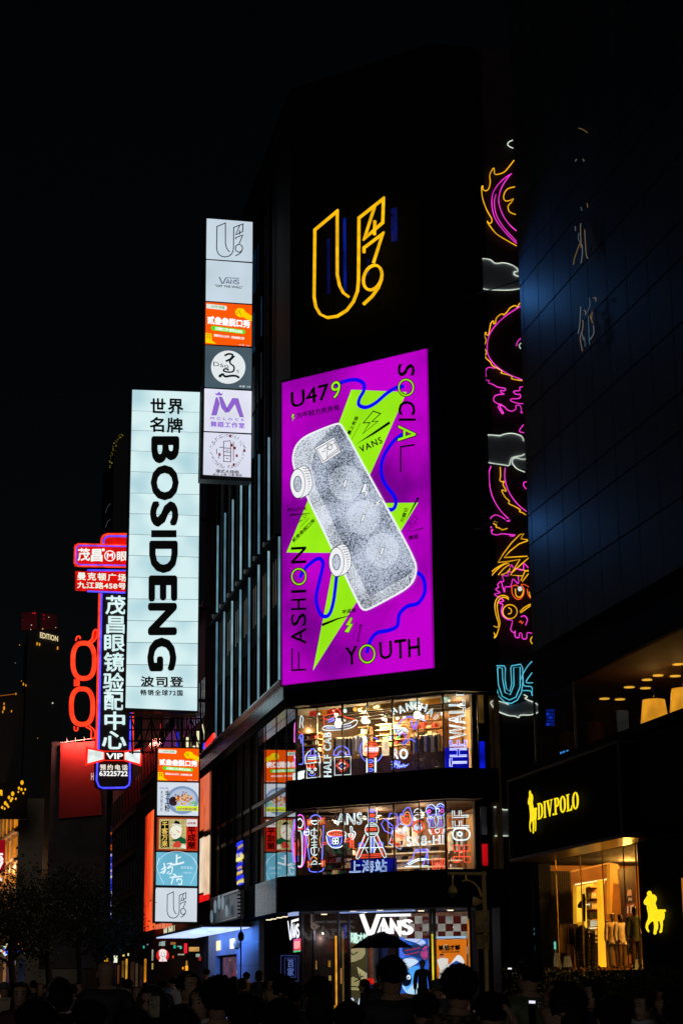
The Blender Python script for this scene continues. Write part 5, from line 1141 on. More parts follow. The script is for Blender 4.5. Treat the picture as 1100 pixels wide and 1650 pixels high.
# left corner door, its warm vertical reflections painted as emissive strips
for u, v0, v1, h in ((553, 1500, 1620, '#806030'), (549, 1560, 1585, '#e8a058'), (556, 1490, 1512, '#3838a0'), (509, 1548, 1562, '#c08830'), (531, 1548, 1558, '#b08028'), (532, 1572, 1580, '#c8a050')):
    MB().bpx(GF.moved(-.4), u-1.5, v0, u+1.5, v1, 0, .05).build('reflection_strip', em(h, .5, .5, 2), mall)
# lit white strip of the bullet camera bracket in front of the shop
bc = thing('security_camera', 'pale bullet security camera on a bent bracket under the canopy', 'camera', GF.moved(.6).hit(507, 1494))
tubes(GF.moved(.6), [h3((835, 335), (835, 420), (845, 440), (870, 440))], mat('pale_plastic', (.5, .42, .3), .5), bc, .05, 0, 'bracket')
fill(GF.moved(.6), h3((850, 400), (865, 393), (898, 425), (885, 440), (855, 418)), mat('pale_plastic'), bc, .0, name='housing', depth=.18)
# ---------------------------------------------------------------- street side portal with the glowing canopy
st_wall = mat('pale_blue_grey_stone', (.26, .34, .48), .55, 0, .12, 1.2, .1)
pt = thing('portal', 'pale stone portal washed blue under a glowing canopy', 'building entrance', (XA-.3, 102, 0))
y0, y1, yd0, yd1 = A.hit(425, 1560).y, A.hit(347, 1560).y, A.hit(390, 1560).y, A.hit(355, 1560).y
ztop = A.hit(400, 1505).z; zd = A.moved(.3).hit(372, 1538).z
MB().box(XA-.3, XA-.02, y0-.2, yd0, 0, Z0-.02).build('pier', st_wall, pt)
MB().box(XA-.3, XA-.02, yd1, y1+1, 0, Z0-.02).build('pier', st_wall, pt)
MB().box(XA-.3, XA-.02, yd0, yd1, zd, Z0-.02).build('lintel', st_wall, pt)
for z in (1.2, 2.4, 3.6): MB().box(XA-.305, XA-.29, y0-.2, yd0-.02, z, z+.02).build('joint', DKM, pt)
for u0, u1, v0, v1 in ((349, 355, 1516.5, 1531), (371, 378, 1513, 1528)):
    P = A.moved(.34); MB().bpx(P, u0, v0, u1, (v0+v1)/2-.5, -.02, .02).build('lit_window', em('#fff0b0', 1.1), pt); MB().bpx(P, u0, (v0+v1)/2+.5, u1, v1, -.02, .02).build('lit_window', em('#fff0b0', 1.1), pt)
Q = A.moved(.12)
dc = thing('window_display', 'dim window display with orange lamps and blue glow inside the stone portal', 'shop display', Q.hit(372, 1590))
MB().bpx(Q, 358, 1543, 388, 1605, -.1, -.05).build('backdrop', em('#503448', .8, .6, 1.5), dc)
for u, v, r_, h in ((371, 1547, 1.2, '#ffb860'), (383, 1547, 1.2, '#ffb860'), (383, 1566, 4, '#ff9a20'), (363, 1577, 3.5, '#ff6018'), (366, 1587, 5, '#1850ff'), (380, 1583, 4, '#ff7080'), (384, 1574, 2.5, '#ffd060'), (377, 1570, 2, '#c02820')):
    a, b = Q.st(u, v); q_ = Q.hit(u, v); s_ = r_*q_.y/FPX
    MB().ball(q_+Vector((-.02, 0, 0)), s_*.35, s_*1.2, s_*1.1, n=8, m=6).build('lamp_ball', em(h, .85), dc)
cn = thing('glowing_canopy', 'thin canopy with a bright blue white underside over the stone portal', 'canopy', (14.4, 104, 4.3))
MB().box(12.9, XA-.32, 97.5, 121, 4.42, 4.55).build('slab', DKM, cn)
cl_, cl2 = lamp((0, 0, 0), 230, (.04, .22, 1), .5); cl_.parent = cn; cl_.location = (-.2, -2.5, -.35)
cl_, cl2 = lamp((0, 0, 0), 160, (.04, .22, 1), .5); cl_.parent = cn; cl_.location = (-.2, 5, -.35)
for i in range(5):
    MB().box(12.95+i*.52, 13.4+i*.52, 97.6, 120.8, 4.36, 4.41).build('light_strip', em('#b8ccff', 1.3, .12, .4), cn)
# sign with oval plates
OV = A.moved(1.15); d7b = Z(230, 1180, 4.4)
ov = thing('oval_plate_sign', 'dark slatted sign with six pale oval plates above the glowing canopy', 'sign', OV.hit(365, 1490))
fill(OV, d7b((472, 1190), (688, 1118), (688, 1318), (472, 1370)), mat('blue_grey_slats', (.10, .13, .17), .35, .3, .3, 3), ov, -.25, name='backing', depth=.2)
ink(OV, [d7b((480, 1192), (688, 1122)), d7b((488, 1362), (688, 1308)), d7b((480, 1184), (688, 1114))], 1.1, FASC, ov, .02, depth=.06, name='rail')
for i, (cx, cy, rx, ry) in enumerate(((505, 1305, 10, 46), (530, 1235, 10, 48), (558, 1205, 10, 52), (585, 1210, 10, 50), (612, 1265, 11, 42))):
    fill(OV, d7b(*arc(cx, cy, rx, ry, n=18)), em('#7f96a4', .5, .2, 2), ov, .12, name='oval_plate', depth=.02)
for i in range(7): MB().bpx(OV, 387.3, 1441+i*6, 389, 1443+i*6, 0, .2).build('peg', DKM, ov)
# window strip whose blue and yellow reflections are painted as emissive cells
lc = thing('light_column', 'narrow window strip with painted blue and yellow reflections beside the reflecting street windows', 'light column', A.moved(.15).hit(388, 1425))
rr = random.Random(4)
for i in range(26):
    v = 1358+i*2.6; h = rr.choice(['#1828d8', '#2038ff', '#e8d880', '#1828d8', '#f0b030', '#101880'])
    MB().bpx(A.moved(.15), 381+rr.random()*4, v, 387+rr.random()*5, v+1.8, -.03, .02).build('light_cell', em(h, rr.choice([.5, .8, 1])), lc)
# lit orange and cream windows behind the lower column
lw = thing('lit_window_wall', 'tall strip of glowing orange cream and red window panels behind the lower sign column', 'lit windows', A.moved(.5).hit(330, 1470))
for u0, u1, v0, v1, h in ((323, 329, 1240, 1335, '#e8663c'), (330, 337, 1226, 1335, '#e0704c'), (322, 328.5, 1352, 1437, '#f8dcc0'), (329.5, 337, 1350, 1440, '#f4d0ac'), (321, 328, 1443, 1468, '#f01414'), (329, 336.5, 1441, 1467, '#f01818')):
    MB().bpx(A.moved(.5), u0, v0, u1, v1, -.012, 0).build('lit_panel', em(h, .9, .2, .8), lw)
MB().bpx(A.moved(.5), 320, 1470, 338, 1222, -.2, -.12).build('frame', DKM, lw)
lw = thing('lit_window_wall', 'tall strip of glowing orange window panels left of the lower sign column', 'lit windows', A.moved(.5).hit(242, 1502))
for u0, u1, v0, v1, h in ((235, 238, 1316, 1500, '#c83010'), (238.6, 243, 1312, 1499, '#f05020'), (243.6, 250, 1308, 1497, '#f86838'), (251, 255, 1490, 1497, '#f87850'), (256, 260, 1489, 1496, '#f07048'), (261, 266, 1488, 1495, '#f88860'), (267, 272, 1487, 1494, '#f07850'), (273, 277, 1487, 1493, '#f88060')):
    MB().bpx(A.moved(.5), u0, v0, u1, v1, -.012, 0).build('lit_panel', em(h, .9, .3, .5), lw)
# ================================================================ right hand building with glass upper floors
E_ = Pl((18.6, 50, 0), (-1, 0, 0)); F_ = Pl((17.3, 50, 0), (-1, 0, 0)); W_ = Pl((18.45, 50, 0), (-1, 0, 0)); r5 = Z(840, 1260, 4.231); r6 = Z(860, 1040, 4.583)
ye = E_.hit(857, 1040).y; zs_ = E_.hit(900, 1090).z
rb = thing('glass_tower', 'dark panelled glass building on the right above the polo shop', 'building', (25, 40, 0))
MB().box(18.75, 40, -20, ye-.02, zs_, 46).build('wall', BLK, rb)
PG = mat('dark_blue_panel_glass', (.05, .07, .10), .6, .0, .25, .35, spec=.15)
zr = [E_.hit(833, v).z for v in (421, 467, 547)]
ph = (zr[0]-zr[2]); z_a, z_b, z_c = zr[1]-zr[2], zr[0]-zr[1], None
rows = []; z = zr[2]; d3 = [E_.hit(833, a).z-E_.hit(833, b).z for a, b in ((421, 467), (467, 547), (547, 631))]
z = zs_
k = 0; seq = [d3[2], d3[1], d3[0]]
z = zr[2]-seq[0]-seq[2]-seq[1]-seq[0]-seq[2]-seq[1]-seq[0]
while z < 39:
    for h in seq:
        if z+h > zs_+.1: rows.append((max(z, zs_), z+h))
        z += h
yj = [ye, ye-.42]
while yj[-1] > 37: yj.append(yj[-1]-1.62)
for j in range(len(yj)-1):
    for (za, zb) in rows:
        if za > 40: continue
        MB().box(18.6, 18.72, yj[j+1]+.025, yj[j]-.025, za+.025, zb-.025).build('glass_panel', PG, rb)
MB().box(18.55, 19.4, -20, ye, zs_-.35, zs_-.01).build('soffit', BLK, rb)
# reflection of a sign across the street, drawn as dim emissive strokes
gz = Z(900, 40, 2.95)
gc = thing('neon_lettering', 'painted reflection of a sign, faint broken character outlines high on the dark glass building', 'lettering', E_.moved(.15).hit(940, 560))
gcol = [em('#b08850', .32), em('#90a0a8', .32), em('#c0a080', .28), em('#6888a0', .3)]
for i, ln in enumerate(([(115, 493), (135, 500), (155, 514)], [(98, 650), (104, 640)], [(135, 640), (140, 650)], [(125, 868), (130, 885)], [(155, 850), (157, 870)], [(98, 960), (99, 980)], [(124, 945), (123, 975), (126, 1060)], [(115, 990), (113, 1020), (122, 1035)], [(120, 1040), (95, 1110), (90, 1142)], [(130, 1045), (132, 1090), (125, 1135)], [(143, 975), (150, 1090), (160, 1112)], [(165, 1300), (168, 1335), (155, 1365)], [(185, 1300), (197, 1300), (195, 1316)], [(124, 1340), (120, 1420), (112, 1470)], [(140, 1358), (150, 1370), (145, 1380)], [(160, 1385), (163, 1440), (165, 1500), (167, 1520)], [(180, 1365), (175, 1400), (183, 1420)], [(185, 1430), (186, 1470), (165, 1500)], [(135, 1405), (133, 1450), (122, 1490), (132, 1552)], [(142, 1485), (146, 1530)], [(170, 1380), (172, 1400)], [(128, 1460), (138, 1500)])):
    tubes(E_, [gz(*ln)], gcol[i % 4], gc, .014, .15, 'stroke')
# café storey behind glass
zc0, zc1 = E_.hit(881, 1228).z, zs_-.36
cf = thing('cafe_storey', 'dim restaurant storey with warm ceiling spots and big lampshades on the right', 'building storey', (20, 45, zc0))
MB().box(18.6, 30, 10, ye, zc0-.25, zc0-.05).build('floor', CEIL, cf)
MB().box(18.7, 30, 10, ye, zc1+.0, zc1+.3).build('ceiling', mat('cafe_ceiling', (.08, .035, .012), .7, 0, .3, 1), cf)
MB().box(18.7, 30, ye-.3, ye-.05, zc0, zc1).build('end_wall', CEIL, cf); MB().box(26, 26.2, 10, ye-.3, zc0, zc1).build('back_wall', CEIL, cf)
for a, b in ((ye-.05, ye-4.0), (ye-4.05, ye-8.5), (ye-8.55, ye-13), (ye-13.05, ye-18)):
    MB().box(18.6, 18.62, b, a, zc0, zc1).build('window_pane', GLS, cf)
for y in (ye-.02, ye-4.02): MB().box(18.55, 18.62, y-.03, y+.03, zc0, zc1).build('mullion', FRM, cf)
def onz(u, v, z):
    d = ray(u, v); return EYE + d*((z-EYE.z)/d.z)
for u, v in ((973, 1126.5), (998, 1127.5), (1013, 1108), (1039, 1109.5), (1059, 1089), (1087, 1090), (1042, 1096), (1092, 1071)):
    p = onz(u, v, zc1-.03)
    if 18.7 < p.x < 40: MB().lathe(p, [(.17, 0), (.17, .02)], 14).build('ceiling_spot', em('#ffb838', 1.0), cf)
def lampshade(u0, u1, vt, vb, yq, lab, k):
    P = Pl((0, yq, 0), (0, -1, 0)); c = P.hit((u0+u1)/2, vb); zt = P.hit((u0+u1)/2, vt).z; r = abs(P.hit(u1, vb).x-P.hit(u0, vb).x)/2
    t = thing('lampshade', lab, 'lamp', c, 'large pleated lampshades in the restaurant')
    mb = MB(); n = 44; vs = []
    for zz, rr_ in ((c.z-.3, r*1.08), (zt, r*.72)):
        for i in range(n): vs.append(Vector((c.x+(rr_*(1+.02*(i % 2)))*math.cos(6.283*i/n), c.y+(rr_*(1+.02*(i % 2)))*math.sin(6.283*i/n), zz)))
    mb.add(vs, [(i, (i+1) % n, n+(i+1) % n, n+i) for i in range(n)]); mb.build('shade', k, t)
    mb = MB().lathe((c.x, c.y, zt), [(r*.72, -.02), (r*.72, .02)], 20); mb.build('rim', DKM, t)
    MB().tube([Vector((c.x, c.y, zt+.02)), Vector((c.x, c.y, zc1))], .015, 5).build('cord', DKM, t)
    if k is SH1:
        lo, l = lamp(c, 16, (1, .5, .12), .12); lo.location = Vector((0, 0, zt-c.z+.12)); lo.parent = t
def shade_mat(k):
    m = em('#f09c24', k, .3, 2.2).copy(); m.name = 'pleated_shade'; return m
SH1, SH2 = shade_mat(.95), mat('dim_brown_shade', (.10, .035, .008), .8, 0, .3, 4, spec=.1)
lampshade(1032, 1078, 1128, 1180, 51.0, 'bright amber lampshade second from the right edge', SH1)
lampshade(1079, 1127, 1110, 1168, 49.2, 'bright amber lampshade cut by the right edge of the photo', SH1)
lampshade(894, 930, 1180, 1222, 56.3, 'dim lampshade at the far left end of the restaurant window', SH2)
lampshade(938, 978, 1165, 1208, 55.2, 'dim lampshade beside the thin window post', SH2)
MB().bpx(Pl((0, 52, 0), (0, -1, 0)), 992, 1145, 1011, 1180, 0, .1).build('poster_board', em('#2c3434', .35, .3, 2), cf)
nb = thing('blue_light_grid', 'small blue light grid seen at the left end of the restaurant window', 'lights', Pl((0, ye-.5, 0), (0, -1, 0)).hit(885, 1170))
for i in range(5):
    for j in range(3):
        MB().bpx(Pl((0, ye-.5, 0), (0, -1, 0)), 879.5+j*4.5, 1143+i*5.6, 883.2+j*4.5, 1147+i*5.6, 0, .05).build('light_cell', em('#1040e0', .2+.5*((i*j+i) % 3 == 1)), nb)
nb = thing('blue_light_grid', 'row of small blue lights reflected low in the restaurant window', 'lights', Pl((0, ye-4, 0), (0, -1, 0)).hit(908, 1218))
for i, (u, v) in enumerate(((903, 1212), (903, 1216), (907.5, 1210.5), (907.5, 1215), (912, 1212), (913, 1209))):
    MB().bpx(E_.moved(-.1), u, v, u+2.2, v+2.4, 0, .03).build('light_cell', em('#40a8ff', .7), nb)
# facade below the café and the projecting sign box
zb1 = F_.hit(820, 1257).z; zb0 = F_.hit(820, 1388).z; yb1 = F_.hit(818, 1320).y; yb0 = F_.hit(998, 1280).y
MB().box(18.5, 40, -20, ye-.05, F_.hit(1000, 1345).z, zc0-.26).build('spandrel_wall', BLK, rb)
MB().box(18.2, 18.52, -20, ye-.5, zc0-.3, zc0-.05).build('ledge', BLK, rb)
fs = thing('sign_box', 'black projecting fascia box carrying the yellow shop name', 'shop fascia', (17.8, 52, zb0))
MB().box(17.38, 18.48, yb0, yb1-.05, zb0+.05, zb1-.05).build('box', mat('black_fascia', (.005, .005, .007), .9, 0, .3, 2, spec=.05), fs)
for z0, z1 in ((zb0-.02, zb0+.07), (zb1-.07, zb1+.02)): MB().box(17.3, 18.49, yb0, yb1, z0, z1).build('rim', mat('dark_purple_trim', (.022, .016, .028), .3, .4), fs)
for y in (yb0, yb1-.08): MB().box(17.3, 18.49, y, y+.08, zb0+.07, zb1-.07).build('rim', mat('dark_purple_trim'), fs)
for i in range(7):
    y = yb0-1.7*(i+1)
    MB().box(17.9, 18.45, y+.02, y+1.68, zb0+.3+.0, zb1+.1).build('fascia_panel', BLK, rb)
FF = F_.moved(.0)
YEL = em('#ffe41c', 1.05)
st_ = thing('shop_sign', 'yellow glowing serif letters DIV.POLO on the black fascia', 'shop sign', FF.hit(900, 1315))
# serif capitals drawn in a 0..70 x 0..100 cell: filled strokes
SER = {'D': [[(4, 0), (36, 0), (58, 12), (66, 34), (66, 66), (58, 88), (36, 100), (4, 100), (4, 95), (13, 93), (13, 7), (4, 5)], [(28, 7), (28, 93), (36, 92), (46, 82), (50, 62), (50, 38), (46, 18), (36, 8)]],
       'I': [[(4, 0), (32, 0), (32, 5), (25, 7), (25, 93), (32, 95), (32, 100), (4, 100), (4, 95), (11, 93), (11, 7), (4, 5)]],
       'V': [[(0, 0), (32, 0), (32, 5), (25, 7), (40, 70), (53, 8), (45, 5), (45, 0), (66, 0), (66, 5), (60, 8), (38, 101), (32, 101), (8, 8), (0, 5)]],
       '.': [[(4, 88), (14, 88), (14, 100), (4, 100)]],
       'P': [[(4, 0), (40, 0), (56, 8), (60, 28), (54, 48), (38, 56), (27, 56), (27, 93), (36, 95), (36, 100), (4, 100), (4, 95), (12, 93), (12, 7), (4, 5)], [(27, 7), (27, 49), (36, 48), (43, 40), (45, 28), (43, 14), (36, 8)]],
       'L': [[(4, 0), (36, 0), (36, 5), (27, 7), (27, 93), (40, 92), (52, 84), (57, 70), (61, 70), (58, 100), (4, 100), (4, 95), (12, 93), (12, 7), (4, 5)]],
       'O': [[(35, -1), (52, 6), (64, 26), (67, 50), (64, 74), (52, 94), (35, 101), (18, 94), (6, 74), (3, 50), (6, 26), (18, 6)], [(35, 6), (27, 12), (21, 30), (20, 50), (21, 70), (27, 88), (35, 94), (43, 88), (49, 70), (50, 50), (49, 30), (43, 12)]]}
def serif(P, s, quad, m, par, depth=.015, off=.05):
    wd = {'D': 70, 'I': 36, 'V': 64, '.': 16, 'P': 62, 'L': 62, 'O': 70}; tot = sum(wd[c] for c in s); q = _q(P, quad); x = 0
    for c in s:
        mb = MB(); loops = [[q((x+px_)/tot, py_/100) for px_, py_ in l] for l in SER[c]]
        tri = tessellate_polygon([[Vector((p.x, p.y, 0)) for p in l] for l in loops]); fl = [p for l in loops for p in l]
        mb.add([P.at(p.x, p.y, off+depth) for p in fl], tri)
        for l in loops:
            n = len(l); mb.add([P.at(p.x, p.y, off+depth) for p in l]+[P.at(p.x, p.y, off) for p in l], [(i, (i+1) % n, n+(i+1) % n, n+i) for i in range(n)])
        mb.build('letter', m, par); x += wd[c]
serif(FF, 'DIV.POLO', r5((115, 148), (400, 62), (118, 258)), YEL, st_)
# mounted player emblem: outline traced in the frame of the pillar emblem
HORSE = [(880, 742), (870, 750), (866, 762), (870, 772), (858, 792), (848, 806), (844, 822), (850, 836), (864, 840), (866, 865), (872, 890), (876, 915), (872, 935), (860, 965), (856, 990), (862, 1008), (876, 1026), (882, 1018), (872, 998), (874, 978), (886, 962), (902, 948), (912, 955), (916, 985), (914, 1010), (910, 1030), (918, 1042), (930, 1034), (930, 1020), (940, 1000), (942, 975), (938, 950), (948, 945), (956, 962), (960, 985), (956, 1008), (950, 1022), (956, 1030), (968, 1022), (970, 1000), (974, 975), (972, 950), (984, 930), (986, 900), (980, 882), (990, 888), (995, 876), (985, 868), (970, 870), (955, 868), (938, 872), (930, 850), (922, 828), (932, 800), (930, 782), (916, 768), (898, 764), (896, 750), (888, 742)]
def emblem(P, f, lab, par=None, depth=.012):
    t = par or thing('rider_emblem', lab, 'emblem', P.hit(*f((915, 1045))[0]))
    fill(P, f(*HORSE), YEL, t, .05, name='rider_shape', depth=depth)
    ink(P, [f((870, 840), (880, 862), (876, 900)), f((905, 790), (898, 820), (908, 850)), f((925, 905), (930, 940)), f((892, 800), (894, 815)), f((940, 890), (948, 925)), f((874, 775), (890, 790))], .5, mat('black_matte_render'), t, .05+depth+.01, name='rider_line')
emblem(FF, warp(r5((52, 62), (112, 48), (60, 360)), (844, 742, 995, 1042)), 'narrow yellow rider emblem left of the DIV.POLO letters')
# ---------------------------------------------------------------- the polo shop window
zw1, zw0 = W_.hit(856, 1396).z, W_.hit(858, 1562).z; yw1 = W_.hit(855, 1480).y; yw0 = W_.hit(1028, 1480).y
shop = thing('clothes_shop', 'amber lit clothes shop front under the yellow sign', 'shop', (19, 50, 0))
MB().box(18.5, 40, -20, yw0-.02, 0, zb0-.03).build('wall', BLK, shop)
MB().box(18.5, 26, yw0, yw1, 0, zw0-.1).build('plinth', BLK2, shop)
MB().box(18.5, 18.9, yw1+.02, ye-.1, 0, zb0-.03).build('pier', BLK, shop)
MB().box(18.5, 26, yw0, yw1, zw1+.35, zb0-.03).build('lintel', BLK2, shop)
AMB = mat('amber_lit_plaster', (.6, .36, .10), .65, 0, .1, 1.5); DK2 = mat('dark_display_panel', (.16, .07, .02), .6, 0, .3, 2, spec=.2)
MB().box(18.6, 26, yw1+.005, yw1+.1, zw0-.1, zw1+.35).build('end_wall', DK2, shop); MB().box(25.8, 26, yw0, yw1, zw0-.1, zw1+.35).build('back_wall', AMB, shop)
MB().box(18.6, 26, yw0, yw1, zw1+.3, zw1+.34).build('ceiling', mat('amber_ceiling', (.10, .06, .03), .6), shop)
MB().box(18.6, 26, yw0, yw1, zw0-.1, zw0-.06).build('floor', mat('shop_floor', (.3, .2, .1), .35), shop)
yy = [yw1-.03, yw1-(yw1-yw0)*.28, yw1-(yw1-yw0)*.52, yw1-(yw1-yw0)*.72, yw1-(yw1-yw0)*.9, yw0]
for i in range(5):
    MB().box(18.45, 18.47, yy[i+1]+.02, yy[i]-.02, zw0-.02, zw1+.25).build('window_pane', GLS, shop)
    MB().box(18.445, 18.475, yy[i+1]-.012, yy[i+1]+.012, zw0-.02, zw1+.25).build('pane_edge', mat('gold_edge', (.5, .36, .12), .3, .5), shop)
I0 = Pl((0, yw1-.1, 0), (0, -1, 0)); I1 = Pl((0, yw1-1.6, 0), (0, -1, 0)); I2 = Pl((0, yw1-3.2, 0), (0, -1, 0))
# items on the end wall and free standing fittings
bn = thing('banner', 'banner reflection modelled as dark purple cloth with mirrored 1F FINAL SALE print at the left of the shop window', 'banner', I0.hit(871, 1558))
fill(I0, r5((66, 572), (196, 560), (206, 1268), (82, 1268)), mat('purple_banner', (.03, .014, .02), .6), bn, 0, name='cloth', depth=.03)  # reflection of a banner in the glass, modelled as a cloth
text(I0, '1F', r5((160, 990), (82, 998), (160, 1070)), em('#5a8088', .6), bn, .05, .04, name='lettering')
text(I0, 'FINAL SALE', r5((182, 1112), (84, 1115), (182, 1142)), em('#386068', .5), bn, .05, .01, name='small_lettering')
text(I0, '全场', r5((128, 934), (84, 937), (128, 962)), em('#706860', .4), bn, .05, .01, name='small_lettering')
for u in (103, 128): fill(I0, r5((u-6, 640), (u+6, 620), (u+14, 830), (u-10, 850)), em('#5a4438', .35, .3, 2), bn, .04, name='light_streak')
fill(I0, r5((102, 1130), (125, 1130), (152, 1162), (140, 1168), (104, 1145)), em('#ff2018', 1), bn, .06, name='red_mark')
ct = thing('curtain', 'black hanging curtain beside the purple banner in the shop window', 'curtain', I0.hit(905, 1558))
for i in range(9):
    u = 205+i*15
    MB().lathe(I0.hit(*r5((u+7, 1268))[0])+Vector((0, -.15, 0)), [(.09, 0), (.08, 1.0), (.09, 2.4), (.07, 3.1)], 8).build('fold', mat('black_velvet', (.012, .008, .01), .9), ct)
for (x, y) in ((222, 1195), (313, 1185)):
    p = I1.hit(*r5((x, 1262))[0]) if x > 260 else I0.hit(*r5((x, 1262))[0])+Vector((0, -.3, 0))
    t = thing('display_stand', 'small lit display cone at the foot of the curtain, %s one' % ('right' if x > 260 else 'left'), 'stand', p)
    MB().lathe(p, [(.16, 0), (.05, .55)], 10).build('cone', em('#8a7040', .35, .3, 3), t); MB().box(p.x-.08, p.x+.08, p.y-.05, p.y+.02, p.z+.56, p.z+.8).build('green_sign', em('#80e8c0', .8), t)
def zbox(P, pts, m, name, par, depth=.3, off=0): return fill(P, r5(*pts), m, par, off, name=name, depth=depth)
cab = thing('display_cabinet', 'cream lit display niches with a dark coat and shoes in the shop window', 'cabinet', I1.hit(*r5((440, 1010))[0]))
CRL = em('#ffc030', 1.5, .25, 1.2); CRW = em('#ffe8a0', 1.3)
zbox(I1, ((370, 700), (578, 662), (578, 1015), (372, 1105)), em('#d89420', 1.1, .3, 1), 'back', cab, .05, -.3)
for p_ in (((388, 712), (433, 702), (433, 950), (390, 955)), ((440, 700), (500, 688), (500, 828), (440, 836)), ((442, 842), (505, 834), (505, 998), (445, 1004)), ((540, 680), (576, 672), (560, 900), (536, 905))): zbox(I1, p_, CRL, 'niche', cab, .04, -.22)
for p_ in (((375, 692), (578, 660), (578, 668), (375, 703)), ((440, 832), (508, 824), (508, 832), (440, 841)), ((386, 998), (512, 990), (512, 999), (386, 1008))): zbox(I1, p_, CRW, 'light_strip', cab, .2, -.2)
zbox(I1, ((414, 764), (428, 760), (436, 790), (434, 950), (418, 952), (416, 860), (388, 858), (386, 838), (402, 815), (418, 800)), mat('black_wool', (.01, .009, .008), .9), 'hanging_coat', cab, .1, -.1)
for i in range(3): zbox(I1, ((468, 775+i*14), (488, 772+i*14), (504, 766+i*14), (502, 778+i*14), (470, 784+i*14)), mat('black_wool'), 'shoe', cab, .1, -.1)
for i in range(5): zbox(I1, ((474, 928+i*12), (508, 925+i*12), (508, 933+i*12), (474, 937+i*12)), em('#fff0c0', .8), 'folded_shirt', cab, .2, -.1)
cl = thing('column', 'bright amber column in the middle of the clothes shop window', 'column', I2.hit(*r5((545, 1262))[0]))
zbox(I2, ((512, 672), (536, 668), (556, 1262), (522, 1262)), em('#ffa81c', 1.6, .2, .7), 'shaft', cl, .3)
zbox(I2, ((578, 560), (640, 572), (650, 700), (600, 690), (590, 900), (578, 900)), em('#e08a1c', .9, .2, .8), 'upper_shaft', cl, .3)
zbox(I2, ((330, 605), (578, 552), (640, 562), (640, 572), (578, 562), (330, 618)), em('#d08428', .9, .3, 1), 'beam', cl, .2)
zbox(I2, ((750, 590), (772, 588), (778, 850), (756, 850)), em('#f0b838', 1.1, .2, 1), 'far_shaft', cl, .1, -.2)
b2n = thing('banner', 'brown hanging banner with a lamp picture and 1F in the shop window', 'banner', I2.hit(*r5((700, 1180))[0]))
zbox(I2, ((632, 597), (745, 575), (752, 1175), (668, 1182)), em('#3c1c10', .45, .3, 1.2), 'cloth', b2n, .02, .35)
zbox(I2, ((690, 740), (714, 738), (718, 778), (684, 782)), em('#c08048', .6), 'lamp_print', b2n, .0, .40); zbox(I2, ((672, 838), (740, 825), (745, 925), (672, 925)), em('#7a3818', .55), 'red_field', b2n, .0, .39)
text(I2, '1F', r5((684, 850), (730, 842), (684, 900)), em('#c8a070', .7), b2n, .42, .02); text(I2, 'FINAL', r5((680, 958), (718, 955), (680, 978)), em('#a07850', .6), b2n, .42, .02, name='small_lettering')
text(I2, '男装', r5((690, 795), (716, 793), (690, 815)), em('#c8a070', .7), b2n, .42, .01, name='small_lettering')
shelf_unit(I1, 946, 962, 1430, 1500, -.15, 4, 'narrow shelf of folded clothes in the amber clothes shop', [GOODS[0], GOODS[5], GOODS[4], em('#ffd070', .8, .3, 5)], AMB, 'fittings of the clothes shop', 41)
clothes_rail(I2, 1012, 1026, 1500, .3, 'clothes rail at the right end of the amber clothes shop', [GOODS[4], mat('olive_puffer', (.05, .045, .02), .35), GOODS[0], GOODS[4]], 42, 8)
clothes_rail(I1, 896, 926, 1490, .2, 'clothes rail of dark coats by the left of the amber clothes shop', [GOODS[4], mat('brown_wool', (.12, .06, .03), .8), GOODS[4]], 43, 9)
pf = thing('puffer_jackets', 'rail of dark puffer jackets at the bottom of the clothes shop window', 'jackets', I1.moved(.8).hit(*r5((450, 1262))[0]))
for i, (x0, x1, y0, h) in enumerate(((380, 440, 1010, '#'), (410, 470, 1030, '#'), (445, 512, 1045, 'g'))):
    for j in range(9):
        yj_ = y0+j*27; a_ = I1.moved(.8).hit(*r5(((x0+x1)/2, yj_))[0]); w_ = (x1-x0)/2/4.231*a_.y/FPX
        MB().ball(a_+Vector((0, -.1*i, 0)), w_*(1.05 if 1 < j < 7 else .9), .2, .17, n=10, m=6).build('quilted_roll', mat('olive_puffer', (.05, .045, .02), .35) if h == 'g' else mat('black_puffer', (.012, .012, .01), .3), pf)
n_ts = 0
for u, v in ((127, 597), (153, 592), (255, 555), (315, 562), (405, 525), (498, 562), (555, 500), (615, 498), (750, 470), (690, 620), (765, 560)):
    pz = onz(*r5((u, v))[0], zw1+.1)
    if 18.6 < pz.x < 25.5 and yw0 < pz.y < yw1:
        n_ts += 1; t = thing('track_spot', 'small hanging spot in the amber clothes shop, %s from the left' % _ORD[n_ts-1], 'lamp', pz, 'ceiling spots of the clothes shop')
        MB().lathe(pz, [(.07, 0), (.08, .22)], 10).build('housing', DK2, t); MB().lathe(pz-Vector((0, 0, .03)), [(.055, 0), (.06, .025)], 10).build('bulb', em('#fff0c8', 1.6), t)
        MB().tube([pz+Vector((0, 0, .22)), Vector((pz.x, pz.y, zw1+.3))], .015, 5).build('stem', DK2, t)
sl_t = thing('shop_lamp', 'warm ceiling lamp glowing deep in the clothes shop', 'lamp', (21, 52, zw1+.05))
MB().lathe((21, 52, zw1+.1), [(.09, 0), (.09, .05)], 12).build('bulb', em('#ffc060', 1.2), sl_t)
for dx, dy, w_ in ((0, 0, 300), (0, 3, 260), (1.5, -3, 220)):
    lo, l = lamp((0, 0, 0), w_*2.2, (1, .42, .06), .15); lo.parent = sl_t; lo.location = Vector((dx, dy, -.25))
PL_ = W_.moved(.0)
emblem(PL_, lambda *p: r5(*p), 'yellow polo rider emblem on the black pillar right of the shop window')
mw = thing('shop_window', 'sliver of amber shop window at the right edge of the photo', 'window', W_.hit(1099, 1530))
